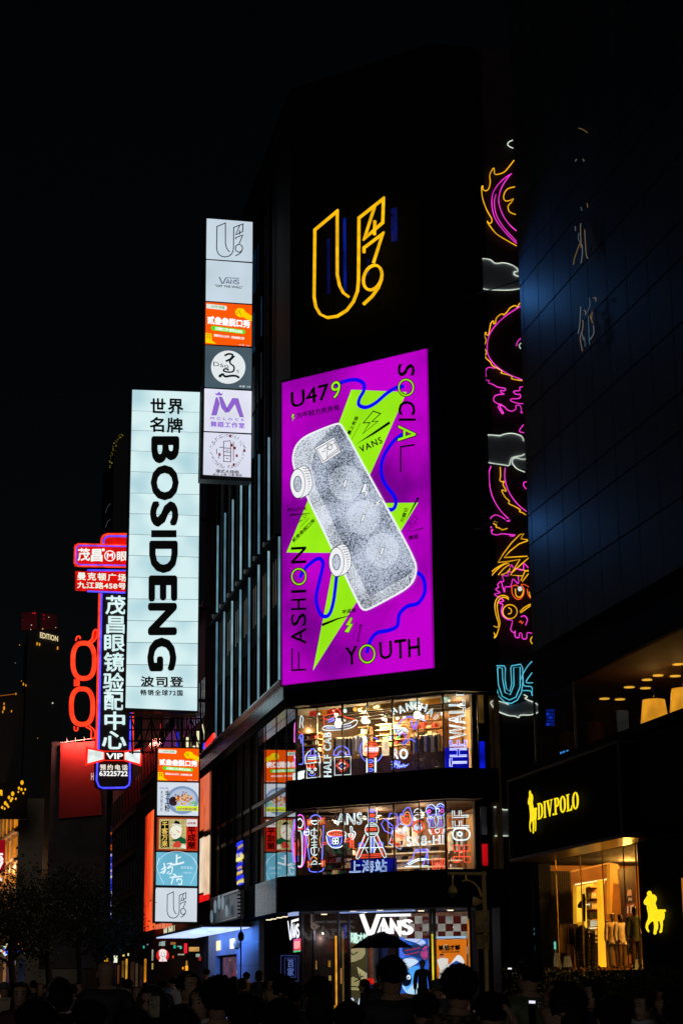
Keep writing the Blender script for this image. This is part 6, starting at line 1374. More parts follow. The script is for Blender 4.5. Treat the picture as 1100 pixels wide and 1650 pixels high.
MB().bpx(W_.moved(.12), 1096.5, 1415, 1108, 1545, -.05, 0).build('glass_panel', em('#c87820', .6, .4, 2), mw)
# planter hedge in front of the shop
hd = thing('planter_hedge', 'low dark hedge in a planter under the clothes shop window', 'hedge', (17.6, 50, 0))
MB().box(17.2, 18.2, 42, 57, 0, .9).build('planter', mat('dark_stone', (.02, .02, .02), .7), hd)
rr = random.Random(11); mb = MB()
for i in range(3500):
    c_ = Vector((rr.uniform(17.1, 18.3), rr.uniform(42, 57), .9+rr.random()**1.4*1.05)); a_ = Vector((rr.gauss(0, 1), rr.gauss(0, 1), rr.gauss(0, 1))).normalized()*.055; b_ = a_.cross(Vector((rr.gauss(0, 1), rr.gauss(0, 1), rr.gauss(0, 1)))).normalized()*.03
    mb.add([c_-a_, c_-b_, c_+a_, c_+b_], [(0, 1, 2, 3)])
LEAF = mat('dark_leaf', (.022, .034, .012), .6, 0, .5, 2, spec=.15)
mb.build('leaves', LEAF, hd, kind='stuff')
# added blue spots at the far corner, standing in for a blue reflection
for zq, k_, w_ in ((E_.hit(834, 455).z, 'upper', 165), (E_.hit(850, 830).z, 'lower', 95)):
    p = Vector((17.3, ye+1.7, zq))
    fl = thing('floodlight', 'small %s floodlight added off the edge of the glass building to tint it blue' % k_, 'floodlight', p)
    MB().box(p.x-.12, p.x+.12, p.y-.1, p.y+.1, p.z-.12, p.z+.12).build('housing', BLK2, fl)
    MB().tube([p, Vector((18.8, ye-.3, p.z))], .02, 5).build('bracket', BLK2, fl)
    l = bpy.data.lights.new('blue_fill_beam', 'SPOT'); l.energy = w_; l.color = (.09, .36, 1); l.spot_size = math.radians(95); l.spot_blend = 1; l.shadow_soft_size = .2
    o = bpy.data.objects.new('blue_fill_beam', l); COL.objects.link(o); o.parent = fl; o.location = (-.05, -.25, 0)
    o.rotation_euler = (Vector((18.6, ye-1.6, zq-.8))-p).to_track_quat('-Z', 'Y').to_euler()
# ================================================================ dragon neon on the party wall
DP = D.moved(.08); z5, z6 = Z(750, 200, 3.3), Z(750, 680, 3.3)
NY = neon('#ffc020', '#e88a00', 1.0); NM = neon('#ff40d8', '#d800b8', 1.0); NWD = neon('#e0ecd8', '#a0b0a0', .95); NRD = neon('#ff6030', '#e82000', 1.0); NCY = neon('#60d0e8', '#2890b8', .95)
DG = 'neon figures on the party wall'
def dsign(name, lab, parts, zf, r=.027):
    p0 = zf(parts[0][2][0][0])[0]; t = thing(name, lab, 'neon sign', DP.hit(*p0), DG)
    for i, (pn, m, lines, sm, cl) in enumerate(parts): tubes(DP, [zf(*l) for l in lines], m, t, r, .06+.02*i, pn, sm, cl)
    return t
dsign('neon_moon', 'small white neon crescent at the very top of the dragon wall', [('arc', NWD, [[(247, 88), (228, 97), (220, 110), (230, 122), (250, 131)]], True, False)], z5)
dsign('neon_dragon_tail', 'yellow and magenta neon dragon tail curling high on the maroon wall', [
    ('fins', NY, [[(254, 195), (235, 220), (205, 255), (175, 268), (152, 268), (148, 238), (138, 245), (125, 275), (128, 310), (120, 345), (105, 357), (90, 350), (88, 330), (82, 345), (88, 400), (110, 460), (135, 505), (134, 525), (122, 530), (112, 518), (120, 535), (160, 585), (215, 620), (268, 650)]], True, False),
    ('fin_inner', NY, [[(258, 337), (225, 345), (205, 365), (198, 395), (210, 412), (235, 408), (250, 400), (240, 418), (222, 440), (230, 470), (262, 484)]], True, False),
    ('body', NM, [[(240, 268), (205, 290), (165, 330), (140, 375), (135, 430), (150, 500), (190, 560), (235, 610), (268, 640)], [(238, 268), (205, 310), (180, 360), (172, 420), (195, 490), (230, 540), (266, 572)], [(157, 378), (148, 420), (160, 490), (200, 555), (240, 600), (266, 628)]], True, False)], z5)
CLD = mat('cloud_backboard', (.55, .60, .72), .8, 0, .1, 2, spec=.1)
t = dsign('neon_cloud', 'white outlined neon cloud with dark blue board below the dragon tail', [('outline', NWD, [[(62, 722), (95, 718), (130, 724), (155, 742), (200, 740), (245, 752), (272, 772), (272, 785), (256, 788), (256, 802), (278, 812)], [(80, 873), (110, 882), (180, 885), (240, 884), (300, 874)]], True, False)], z5)
fill(DP, z5((62, 722), (130, 724), (160, 742), (240, 750), (330, 780), (330, 874), (180, 884), (75, 872)), CLD, t, .0, name='board', depth=.03)
dsign('neon_dragon_coil', 'magenta and yellow neon dragon coil with claws in the middle of the wall', [
    ('spine', NY, [[(292, 950), (280, 960), (272, 975), (258, 967), (232, 980), (218, 1000), (198, 1018), (196, 1012), (180, 1015), (160, 1035), (155, 1060), (145, 1062), (145, 1048), (132, 1060), (125, 1090), (118, 1122), (108, 1122), (104, 1108), (98, 1130), (106, 1150), (98, 1175), (92, 1185), (106, 1210), (105, 1228), (95, 1222), (105, 1245), (130, 1270), (138, 1285), (165, 1300), (190, 1315), (185, 1325), (215, 1333), (245, 1345), (240, 1355), (270, 1362), (298, 1366)]], True, False),
    ('belly', NM, [[(290, 970), (250, 995), (200, 1030), (150, 1080), (120, 1130), (110, 1190), (120, 1240), (160, 1290), (220, 1330), (296, 1362)], [(288, 1143), (272, 1160), (266, 1182)]], True, False),
    ('eye_spot', NWD, [[(290, 1168), (280, 1180), (288, 1198)], ], True, False),
    ('claws', NM, [[(150, 1302), (118, 1298), (102, 1315), (104, 1345), (95, 1352), (105, 1365), (120, 1368), (118, 1380), (140, 1388), (165, 1402), (205, 1410), (200, 1422), (182, 1420), (185, 1432), (200, 1440), (170, 1442), (148, 1452), (145, 1475), (165, 1490), (188, 1496), (172, 1500), (170, 1512), (190, 1542), (195, 1538), (180, 1512), (182, 1500), (200, 1505), (215, 1522), (240, 1530), (262, 1518), (262, 1502), (280, 1498), (290, 1515), (290, 1540), (298, 1535)], [(298, 1400), (282, 1405), (282, 1420), (250, 1425), (262, 1440), (285, 1442), (280, 1462), (240, 1465), (235, 1475), (270, 1488), (300, 1490)], [(302, 1602), (280, 1635), (305, 1645)]], True, False)], z5)
t = dsign('neon_cloud', 'white outlined neon cloud with a curl in front of the dragon body', [('outline', NWD, [[(92, 72), (130, 70), (180, 74), (195, 68), (240, 62), (285, 72), (300, 85), (305, 102)], [(95, 210), (130, 220), (200, 230), (228, 232), (240, 195), (270, 185), (295, 180), (310, 172)], [(312, 268), (270, 250), (248, 225), (245, 205), (262, 192), (300, 200), (330, 195)]], True, False)], z6)
fill(DP, z6((92, 72), (195, 68), (290, 72), (340, 110), (340, 260), (250, 232), (95, 210)), CLD, t, .0, name='board', depth=.03)
dsign('neon_dragon_lower_coil', 'magenta and yellow neon dragon body dropping to a curled foot', [
    ('outline', NM, [[(132, 236), (122, 270), (124, 330), (140, 400), (180, 470), (228, 520), (222, 528), (190, 508), (155, 496), (128, 515), (122, 550), (135, 562), (122, 568), (130, 580), (142, 572), (135, 592), (160, 602), (190, 596), (235, 600), (258, 602), (250, 608), (230, 606)], [(207, 246), (205, 300), (225, 370), (270, 435), (320, 478)], [(320, 320), (305, 325), (308, 345), (320, 358)]], True, False),
    ('fins', NY, [[(180, 242), (182, 290), (178, 310), (188, 320), (200, 318), (195, 335), (208, 360), (210, 370), (188, 365), (205, 400), (228, 422), (225, 435), (255, 450), (285, 468), (282, 478), (300, 485), (320, 500)], [(165, 535), (150, 532), (145, 542), (160, 550), (158, 560), (180, 568), (190, 575), (218, 568)]], True, False)], z6)
dsign('neon_dragon_mask', 'neon dragon head with yellow horns magenta beard and red eyes', [
    ('horns', NY, [[(325, 628), (290, 622), (305, 595), (285, 600), (240, 645), (195, 705), (170, 748), (230, 742), (285, 732), (235, 815), (300, 820)], [(328, 632), (280, 650), (230, 690), (202, 722), (325, 715)], [(245, 800), (330, 725)], [(260, 780), (330, 795)], [(298, 850), (330, 808)], [(290, 845), (312, 795), (330, 790)]], False, False),
    ('mane', NY, [[(115, 845), (150, 800), (190, 765), (225, 752)], [(112, 820), (150, 785), (195, 758), (215, 750)], [(170, 815), (200, 780), (230, 760)], [(185, 815), (220, 800), (232, 780)], [(215, 800), (232, 785)]], True, False),
    ('brow', NM, [[(240, 800), (222, 800), (220, 820), (192, 820), (198, 850), (182, 850), (165, 868), (172, 880), (155, 892), (178, 910), (148, 918), (175, 935)], [(232, 775), (240, 762), (248, 778)], [(262, 780), (300, 790), (305, 755), (328, 778)], [(275, 822), (275, 862), (248, 838), (240, 862), (232, 878), (205, 880), (202, 908), (185, 850)]], True, False),
    ('eyes', NRD, [[(240, 875), (242, 912), (258, 938), (280, 945), (300, 925), (305, 890), (290, 868), (310, 868), (330, 880)], [(245, 875), (262, 870), (275, 880)], [(322, 890), (325, 918), (340, 940)]], True, False),
    ('eye_inner', NY, [[(258, 890), (262, 925), (282, 935), (298, 915), (300, 892)], [(330, 905), (338, 935)]], True, False),
    ('nostril', NY, [arc(229, 1012, 38, 37, n=16)+[(267, 1012)], [(220, 990), (235, 1000), (235, 1018), (220, 1025)], [(282, 1012), (305, 990), (338, 972)], [(285, 1018), (310, 1000), (338, 980)]], True, False),
    ('whisker', NY, [[(222, 940), (205, 928), (180, 928), (158, 945), (148, 980), (155, 1030), (168, 1075), (162, 1095), (140, 1088), (128, 1092), (140, 1120), (150, 1140), (135, 1155)], [(222, 948), (200, 936), (175, 945), (160, 980), (168, 1040), (175, 1075), (160, 1130), (148, 1150), (122, 1152)]], True, False),
    ('jaw', NM, [[(175, 940), (195, 955), (168, 965), (190, 975), (182, 1005), (190, 1035), (215, 1055), (240, 1060), (235, 1090), (232, 1110), (250, 1125), (255, 1115), (255, 1145), (275, 1150), (278, 1128), (290, 1130), (295, 1155), (315, 1155), (320, 1125), (345, 1128)], [(285, 1040), (305, 1035), (320, 1055), (310, 1085)], ], True, False),
    ('mouth_mark', NRD, [[(275, 1070), (285, 1062), (288, 1075), (298, 1068)]], True, False),
    ('beard_tip', NY, [[(345, 1145), (335, 1165), (345, 1185)]], True, False)], z6, .026)
dp = thing('white_eye_ball', 'white round neon pupil of the dragon head', 'neon sign', DP.hit(*z6((283, 892))[0]), DG)
fill(DP, z6(*arc(283, 890, 12, 13, n=12)), em('#e8e8e8', .8), dp, .12, name='pupil', depth=.03)
t = thing('neon_lettering', 'light blue neon outline letter U above a white neon cloud', 'neon sign', DP.hit(*z6((225, 1495))[0]), DG)
tubes(DP, [z6((150, 1300), (148, 1320), (158, 1410), (172, 1460), (205, 1492), (238, 1498), (270, 1480), (292, 1440), (300, 1380), (298, 1310), (288, 1290), (240, 1298), (235, 1310), (240, 1395), (230, 1435), (212, 1420), (205, 1370), (207, 1310), (200, 1298), (150, 1298)), z6((165, 1310), (170, 1400), (190, 1460), (228, 1480), (262, 1465), (285, 1410), (285, 1305), (250, 1308), (252, 1400), (232, 1452), (205, 1440), (192, 1370), (190, 1310), (165, 1308))], NCY, t, .026, .1, 'tube', False)
t = thing('neon_lettering', 'light blue neon outline digits right of the neon letter U', 'neon sign', DP.hit(*z6((350, 1450))[0]), DG)
tubes(DP, [z6((348, 1275), (325, 1300), (298, 1345), (292, 1370)), z6((348, 1335), (320, 1375), (322, 1388), (352, 1388)), z6((300, 1385), (308, 1405), (345, 1410), (352, 1440), (375, 1458), (392, 1450)), z6((298, 1430), (340, 1432), (350, 1455), (372, 1470)), z6((392, 1452), (390, 1480), (402, 1505), (425, 1512)), z6((402, 1452), (400, 1485), (412, 1500), (442, 1522))], NCY, t, .026, .1, 'tube', True)
t = dsign('neon_cloud', 'white outlined neon cloud under the light blue U', [('outline', NWD, [[(225, 1502), (190, 1490), (150, 1482), (132, 1490), (135, 1505), (160, 1535), (220, 1560), (260, 1565), (278, 1572), (290, 1560), (340, 1558), (380, 1545), (392, 1525), (375, 1500), (330, 1480), (312, 1470), (325, 1462), (305, 1450)]], True, False)], z6)
fill(DP, z6((135, 1490), (190, 1492), (250, 1505), (330, 1482), (385, 1510), (385, 1540), (300, 1556), (270, 1568), (200, 1552), (140, 1510)), CLD, t, .0, name='board', depth=.03)
r7 = Z(780, 1020, 2.62)
t = dsign('neon_cloud', 'piece of white neon cloud board low on the wall left of the black fascia', [('outline', NWD, [[(38, 735), (60, 736), (78, 746), (98, 746)], [(42, 857), (98, 857)]], True, False)], r7)
fill(DP, r7((38, 735), (75, 745), (125, 748), (125, 857), (42, 857)), CLD, t, .0, name='board', depth=.03)
# ================================================================ buildings further down the street, right hand side
GW = mat('old_plaster_dark', (.10, .085, .09), .7, 0, .3, .6); GW2 = mat('purple_grey_stone', (.07, .058, .07), .65, 0, .3, .8); WIN = mat('dark_window_glass', (.01, .01, .016), .12, 0, .1, 2)
def street_block(name, lab, x, ya, yb, h, m, sh, wy, z_start=5.5, fin=False):
    t = thing(name, lab, 'building', (x+6, (ya+yb)/2, 0))
    MB().box(x, x+24, ya, yb, 0, h).build('wall', m, t)
    MB().box(x-.35, x+24.1, ya-.1, yb, h+.01, h+.5).build('cornice', m, t)
    z = z_start; me = None; k = 0
    while z+sh < h:
        MB().box(x-.22, x-.005, ya, yb, z-.35, z-.15).build('string_course', m, t)
        y = ya+.8
        while y+wy < yb-.4:
            if me is None:
                o = MB().box(x-.06, x-.02, y, y+wy*.62, z+.5, z+sh-.9).build('window', WIN, t); me = o
                MB().box(x-.1, x-.061, y+wy*.3, y+wy*.3+.06, z+.5, z+sh-.9).build('window_bar', DKM, o)
                y0_, z0_ = y, z
            elif k < 240:
                o = copy_tree(me, t); o.location = Vector((0, y-y0_, z-z0_)); k += 1
            y += wy
        z += sh
    if fin:
        y = ya+1
        while y < yb-1: MB().box(x-.45, x-.23, y, y+.25, 6, 17.5).build('fin', DKM, t); y += 1.9
    return t
street_block('street_building', 'dark fin fronted store building behind the optician pylon', 16.3, 122, 168, 27, GW2, 4.1, 2.6, 19, True)
street_block('street_building', 'old grey street building with rows of dark windows under the pylon', 16.8, 169, 225, 24, GW, 4.0, 3.2, 6)
street_block('street_building', 'far grey building left of the old street building', 17.6, 226, 300, 20, GW2, 4.2, 3.6, 6)
# scaffold-like frame behind the big white sign
sc_ = thing('steel_frame', 'steel lattice behind the foot of the BOSIDENG sign', 'steel frame', (15.5, 116, 17))
mb = MB(); P = Pl((0, 116, 0), (0, -1, 0))
for u in range(212, 330, 16): mb.tube([P.hit(u, 1150), P.hit(u+2, 1215)], .05, 4)
for v in (1158, 1176, 1194, 1212): mb.tube([P.hit(208, v), P.hit(326, v)], .05, 4)
for u in range(212, 312, 32): mb.tube([P.hit(u, 1158), P.hit(u+16, 1212)], .04, 4); mb.tube([P.hit(u+32, 1158), P.hit(u+16, 1212)], .04, 4)
mb.build('lattice', DKM, sc_)
# small vertical lit characters and stage like letters seen between the signs
for i, (u0, v0, u1, v1, s) in enumerate(((300, 1188, 304, 1204, '1'), (308, 1186, 315, 1204, 'L'), (317, 1178, 321, 1204, 'I'), (325, 1167, 334, 1204, 'Y'))):
    t = thing('lit_letter', 'slim cream lit letter standing above the lower sign column, number %s from the left' % ['one', 'two', 'three', 'four'][i], 'lit letter', Pl((0, 118, 0), (0, -1, 0)).hit(u0, v1))
    text(Pl((0, 118, 0), (0, -1, 0)), s, ((u0, v0), (u1, v0), (u0, v1)), em('#f4ecb8', 1), t, .0, .0, name='letter', depth=.02)
t = thing('red_neon_strip', 'slanting red neon strip with a blue end beside the cream lit letters', 'neon sign', A.moved(.3).hit(335, 1205))
tubes(A.moved(.7), [[(332, 1204), (338, 1196), (345, 1186)], [(332, 1200), (345, 1183)]], neon('#ff5040', '#ff1010', 1.3), t, .1, .0, 'tube', False); tubes(A.moved(.7), [[(329, 1206), (330, 1198)]], BNE, t, .1, .0, 'tube', False)
t = thing('purple_panel', 'dim purple lit wall panel above the lower sign column', 'wall panel', Pl((0, 119, 0), (0, -1, 0)).hit(270, 1205))
fill(Pl((0, 119, 0), (0, -1, 0)), [(256, 1203), (283, 1170), (283, 1203)], em('#6a3068', .55, .3, 1), t, 0, name='panel', depth=.1)
fill(Pl((0, 119, 0), (0, -1, 0)), [(285, 1180), (288, 1180), (287.5, 1203), (284.5, 1203)], em('#2028d0', .9), t, 0, name='blue_strip', depth=.1)
fill(Pl((0, 119, 0), (0, -1, 0)), [(258.5, 1166), (261.5, 1165), (261.5, 1173), (258.5, 1174)], em('#e02828', .9), t, 0, name='red_mark', depth=.1)
# red billboard and its building
RBP = Pl((0, 205, 0), (0, -1, 0))
rbb = thing('red_billboard', 'tall plain red lit billboard behind the optician pylon', 'billboard', RBP.hit(130, 1320))
def redfilm():
    return mat('red_banner_cloth', (.42, .022, .02), .7, 0, .2, .2)
fill(RBP, [(98, 1199), (156, 1194), (165, 1313), (95, 1319)], redfilm(), rbb, 0, name='film', depth=.2)
for u in (110, 130, 150):
    lo, l = lamp((0, 0, 0), 380, (1, .3, .22), .3); lo.parent = rbb; lo.location = RBP.hit(u, 1201)-rbb.location+Vector((0, -1.3, .3))
ink(RBP, [[(97, 1197), (150, 1190)], [(108, 1197), (108, 1190)], [(122, 1195), (122, 1189)], [(136, 1194), (136, 1188)]], .7, mat('pale_rail', (.5, .5, .5), .5), rbb, .1, name='top_rail', depth=.1)
text(RBP, 'H', ((147, 1246), (151, 1246), (147, 1257)), em('#f0d0c8', .7), rbb, .25, .02, name='letter')
MB().bpx(RBP.moved(-.5), 84, 1195, 166, 1560, -14, 0).build('tower_block', GW2, None, 'dark narrow block carrying the red billboard', 'building')
q = [RBP.moved(20).hit(u, v) for u, v in ((86, 1190), (95, 1600))]
# building with yellow lit classical facade at the far left
Wp = Pl((9.2, 260, 0), (-1, -.07, 0))
cb_ = thing('classical_building', 'classical stone building washed with warm uplights at the left edge', 'building', Wp.hit(28, 1560))
zt = Wp.hit(28, 1290).z; c0 = Wp.hit(28, 1400); c1 = Wp.hit(-60, 1400)
nx = Vector((1, -.0, 0))
STN = mat('warm_sandstone', (.38, .30, .22), .8, 0, .2, .3)
P0 = Vector((c0.x, c0.y, 0)); P1 = Vector((c1.x, c1.y, 0)); P2 = P0+Vector((14, 0, 0)); P3 = P1+Vector((14, 0, 0))
MB().vprism([(P0.x, P0.y), (P2.x, P2.y), (P3.x, P3.y), (P1.x, P1.y)], 0, zt).build('wall', STN, cb_)
Lw = (P1-P0).length
for fl_, (v0, v1) in enumerate(((1300, 1335), (1350, 1385), (1395, 1425))):
    a0_, _ = Wp.st(28, 1400); z1_, z0_ = Wp.hit(28, v0-2).z, Wp.hit(28, v1-4).z
    for i in range(5):
        a_ = a0_-(-1 if Wp.st(0, 1400)[0] > a0_ else 1)*(1.2+i*6.2)-(0 if Wp.st(0, 1400)[0] > a0_ else 4.6)
        MB().pbox(Wp, a_, a_+4.6, z0_, z1_, .02, .12).build('lit_window', em('#e88c18', [.85, .6, .75, .5][(i+fl_) % 4], .4, .6), cb_)
        MB().pbox(Wp, a_-.7, a_-.3, z0_-1, z1_+.8, .0, .4).build('pilaster', STN, cb_)
    MB().pbox(Wp, min(a0_, a_), max(a0_, a_), z1_+.6, z1_+1.0, 0, .6).build('cornice', STN, cb_)
for i in range(3):
    lo, l = lamp((0, 0, 0), 900, (1, .5, .2), .4); lo.parent = cb_; lo.location = Wp.at(Wp.st(24-i*9, 1400)[0], Wp.hit(28, 1392-i*3).z, 2.5)-cb_.location
t = thing('lantern_cluster', 'cluster of yellow round lanterns above the classical building', 'lanterns', Pl((0, 262, 0), (0, -1, 0)).hit(20, 1300))
for u, v, r_ in ((36, 1261, 3), (31, 1270, 2), (35, 1272, 2), (41, 1272, 1.6), (38, 1278, 1.5), (21, 1279, 3), (15, 1285, 2.4), (18, 1290, 2), (20, 1287, 2), (9, 1294, 2.6), (12, 1297, 2), (4, 1301, 2), (8, 1303, 1.6), (2, 1276, 3), (3, 1280, 2), (26, 1287, 1.6), (14, 1300, 1.6), (30, 1276, 1.4)):
    p = Pl((0, 262, 0), (0, -1, 0)).hit(u, v); MB().ball(p, r_*.078, rz=r_*.11, n=8, m=6).build('lantern', em('#ffb818', 1.0), t)
MB().bpx(Pl((0, 263, 0), (0, -1, 0)), -10, 1262, 44, 1320, -.5, 0).build('shadow_board', mat('night_stone', (.01, .01, .012), .9), t, label='dark roof mass behind the lanterns')
# towers on the skyline
def tower(lab, P, u0, u1, vt, depth=30, m=None, cat='tower'):
    t = thing('distant_tower', lab, cat, P.hit((u0+u1)/2, 1570)); a0_, _ = P.st(u0, 1400); a1_, _ = P.st(u1, 1400); z = P.hit((u0+u1)/2, vt).z
    MB().pbox(P, a0_, a1_, 0, z, -depth, 0).build('wall', m or mat('night_tower', (.012, .010, .014), .6, 0, .4, .05), t); return t
P4 = Pl((0, 420, 0), (0, -1, 0))
t = tower('distant hotel tower with red lit crown and small cream roof letters', P4, 32, 94, 1012)
fill(P4, [(35, 988), (60, 986), (60, 1014), (35, 1016)], em('#300408', .5, .5, .1), t, .3, name='crown', depth=.2); fill(P4, [(66, 988), (92, 992), (93, 1016), (66, 1014)], em('#280408', .5, .5, .1), t, .3, name='crown', depth=.2)
for u, v, r_, h in ((56, 989, 1.3, '#ff2028'), (53, 989, .8, '#ff3030'), (71, 992, 1.2, '#c01018'), (71, 998, 1, '#c81018'), (37, 1000, .7, '#a01018'), (79, 995.5, .8, '#f0d8a0'), (90, 1012, .8, '#e0c080'), (51, 1008, .9, '#e8e0c0'), (50, 1015, .8, '#d0d0c0'), (69, 1014, 1.3, '#f0a030'), (60, 1038, 1.4, '#f0a020'), (64, 1039, 1.3, '#f0a020'), (93, 1045, 1.4, '#f0a020'), (32, 1040, 1.0, '#e09020'), (35, 1098, 1, '#d08818'), (38, 1103, 1.2, '#f0a020'), (42, 1105, 1.0, '#f0a020'), (85, 1133.5, 1.4, '#e8e8c0'), (61, 1190, .8, '#c08030'), (25, 1069, .9, '#608070')):
    p = P4.hit(u, v); MB().ball(p+Vector((0, -.6, 0)), r_*.13, rz=r_*(.3 if h == '#f0a020' else .13), n=7, m=5).build('light', em(h, .9), t)
text(P4, 'EDITION', ((65, 1019.5), (93.5, 1026), (65, 1028)), em('#f4e0a8', 1), t, .6, .02, name='lettering')
t = tower('dark round topped tower with a faint curve of yellow lights', Pl((0, 330, 0), (0, -1, 0)), 168, 210, 700)
g5b = Z(100, 600, 4.583); Pq = Pl((0, 329, 0), (0, -1, 0)); rr = random.Random(21)
for i in range(26):
    k_ = i/25; x_ = 450-100*k_**.7+rr.uniform(-14, 14); y_ = 455+240*k_**1.3+rr.uniform(-8, 8)
    MB().ball(Pq.hit(*g5b((x_, y_))[0]), .10+.07*rr.random(), n=6, m=4).build('light', em('#a89830', rr.choice([.1, .2, .4])), t)
ink(Pq, [g5b((358, 970), (335, 1000), (322, 1040)), g5b((358, 1085), (335, 1110), (322, 1150))], .5, em('#686878', .5), t, .1, True, name='edge_light')
t = tower('dark block with a lit amber cornice at the left edge', Pl((0, 300, 0), (0, -1, 0)), -40, 29, 1116)
Pq = Pl((0, 299, 0), (0, -1, 0)); ink(Pq, [[(-5, 1122), (28, 1118)]], .8, em('#b86818', .8), t, .1, name='cornice_light')
for u, v, r_ in ((7, 1141, 1.4), (7, 1134, .9), (5, 1147, .9), (19, 1146, .8), (26, 1118, .8)): MB().ball(Pq.hit(u, v), r_*.11, rz=r_*.25, n=7, m=5).build('light', em('#f09818', 1), t)
# red sign board at the left edge
t = thing('shop_sign', 'red lit sign board with white letters cut by the left edge', 'shop sign', Pl((0, 150, 0), (0, -1, 0)).hit(3, 1420))
Pq = Pl((0, 150, 0), (0, -1, 0)); fill(Pq, [(-30, 1357), (9, 1353), (8, 1405), (-30, 1410)], em('#a00818', .85, .25, .5), t, 0, name='board', depth=.2)
for s, v0, v1 in (('5', 1376, 1388), ('y', 1389, 1402)): text(Pq, s, ((-4, v0), (5, v0), (-4, v1)), em('#fff0f0', 1), t, .25, .06, name='letter')
text(Pq, 's', ((-3, 1415), (3, 1415), (-3, 1420)), em('#fff0f0', 1), t, .25, .06, name='letter')
# shops along the foot of the street
def shoplight(lab, P, items, cat='shop front'):
    t = thing('street_shop', lab, cat, P.hit((items[0][0]+items[0][2])/2, 1590))
    for u0, v0, u1, v1, h, k in items: MB().bpx(P, u0, v0, u1, v1, -.1, .05).build('lit_panel', em(h, k, .4, 1), t)
    return t
Q1 = Pl((0, 140, 0), (0, -1, 0)); Q2 = Pl((0, 118, 0), (0, -1, 0)); Q0 = Pl((0, 160, 0), (0, -1, 0))
shoplight('warm lit shop entrances with yellow door strips left of the round red sign', Q1, [(203, 1545, 205, 1590, '#e0a030', .8), (198, 1538, 201, 1541, '#e8d060', .9), (206, 1536, 208, 1540, '#e8e8a0', .8), (197, 1548, 200, 1575, '#806020', .5), (211, 1550, 216, 1590, '#3a2418', .5), (219, 1552, 222, 1590, '#504028', .5), (233, 1545, 235.5, 1585, '#e08818', .8), (226, 1555, 230, 1590, '#281c18', .5), (190, 1555, 192, 1585, '#703c14', .6), (245, 1530, 247, 1548, '#b0b0a0', .6), (245, 1552, 247, 1562, '#e0c060', .7)])
shoplight('dim shop with small coloured signs and orange lamps under the sign column', Q2, [(280, 1523, 283, 1528, '#20b890', .8), (286, 1524, 292, 1526, '#a0b0a0', .6), (290, 1525, 293, 1529, '#20c890', .8), (297, 1520, 301.5, 1536, '#e01828', .9), (287, 1537, 297, 1539, '#c8b8a0', .6), (278, 1540, 280, 1544, '#e04018', .8), (294, 1558, 296, 1562, '#f08818', 1), (299, 1556, 303, 1564, '#f0a020', 1), (300, 1548, 302, 1556, '#c08830', .7), (305, 1526, 321, 1533, '#d8a050', .7), (316, 1537, 322, 1542, '#b0c8b0', .7), (320, 1541, 324, 1548, '#b03028', .7), (260, 1518, 266, 1524, '#c0c8b0', .8), (275, 1518, 283, 1522, '#c07820', .6), (231, 1524, 233, 1528, '#20c0a0', .8), (237, 1521, 239, 1523, '#9090a0', .6)])
ksg = thing('round_sign', 'round red and white shop sign with a simple bearded face', 'shop sign', Q2.hit(262, 1550))
fill(Q2, arc(262, 1539.5, 10.2, 10.4, n=24), em('#d82018', .95), ksg, .1, name='red_disc', depth=.1)
fill(Q2, [(256, 1532), (259, 1529.6), (264, 1529.5), (268, 1532.5), (268, 1539), (266, 1543), (269, 1549.2), (255.5, 1549.2), (258, 1543), (256, 1539)], em('#f0e8e0', .95), ksg, .22, name='white_face')
ink(Q2, [[(258.5, 1536), (261, 1535.6)], [(263, 1535.6), (265.5, 1536)], [(260, 1541), (262.5, 1542), (265, 1541)], [(262, 1544), (262, 1549)], [(259, 1538), (259.5, 1541)], [(265, 1538), (264.5, 1541)]], .6, mat('black_vinyl'), ksg, .26, name='face_line')
t = thing('shop_sign', 'small pale vertical lettered sign under the orange window strip', 'shop sign', Q2.hit(272, 1512))
text(Q2, 'MUMU', ((264, 1496), (281, 1491), (264, 1511)), em('#f0f0c8', 1), t, .1, .02, name='lettering')
text(Q2, '店', ((256, 1518), (266, 1516), (256, 1524)), em('#a0b8b0', .7), t, .1, .05, name='lettering')
shoplight('cold lit shop fronts beyond the trees at the left edge', Q0, [(0, 1555, 4, 1590, '#4a3020', .5), (6, 1553, 9, 1590, '#a07040', .6), (11, 1555, 15, 1590, '#403038', .5), (17, 1553, 19, 1588, '#604838', .5), (21, 1548, 24, 1590, '#b0a060', .8), (22, 1545, 24, 1580, '#3860e0', .8), (30, 1545, 40, 1600, '#181c28', .6), (0, 1536, 18, 1552, '#5c4838', .55)])
t = thing('light_garland', 'white and blue glittering string lights under the tree at the left edge', 'lights', Q0.hit(15, 1535)); rr = random.Random(8)
for i in range(46):
    MB().ball(Q0.hit(rr.uniform(0, 42), 1519+rr.random()*20)+Vector((0, -rr.random()*2, 0)), .07+.08*rr.random(), n=6, m=4).build('bulb', em(rr.choice(['#e0f0ff', '#c8e8e0', '#2850ff', '#fff0a0', '#ff8030']), .9), t)
sp = thing('light_column', 'thin vertical blue and white light strip on the far street facade', 'light column', Pl((0, 168, 0), (0, -1, 0)).hit(180, 1480))
for i in range(30):
    v = 1331+i*5; h = '#181430' if i < 9 else rr.choice(['#3850ff', '#8078f0', '#f0e8ff', '#2838d8', '#d0b8ff']); h = '#c05018' if i in (2, 6, 7) else h
    MB().bpx(Pl((0, 168, 0), (0, -1, 0)), 178.5, v, 180.5, v+4, 0, .1).build('light_cell', em(h, .75), sp)
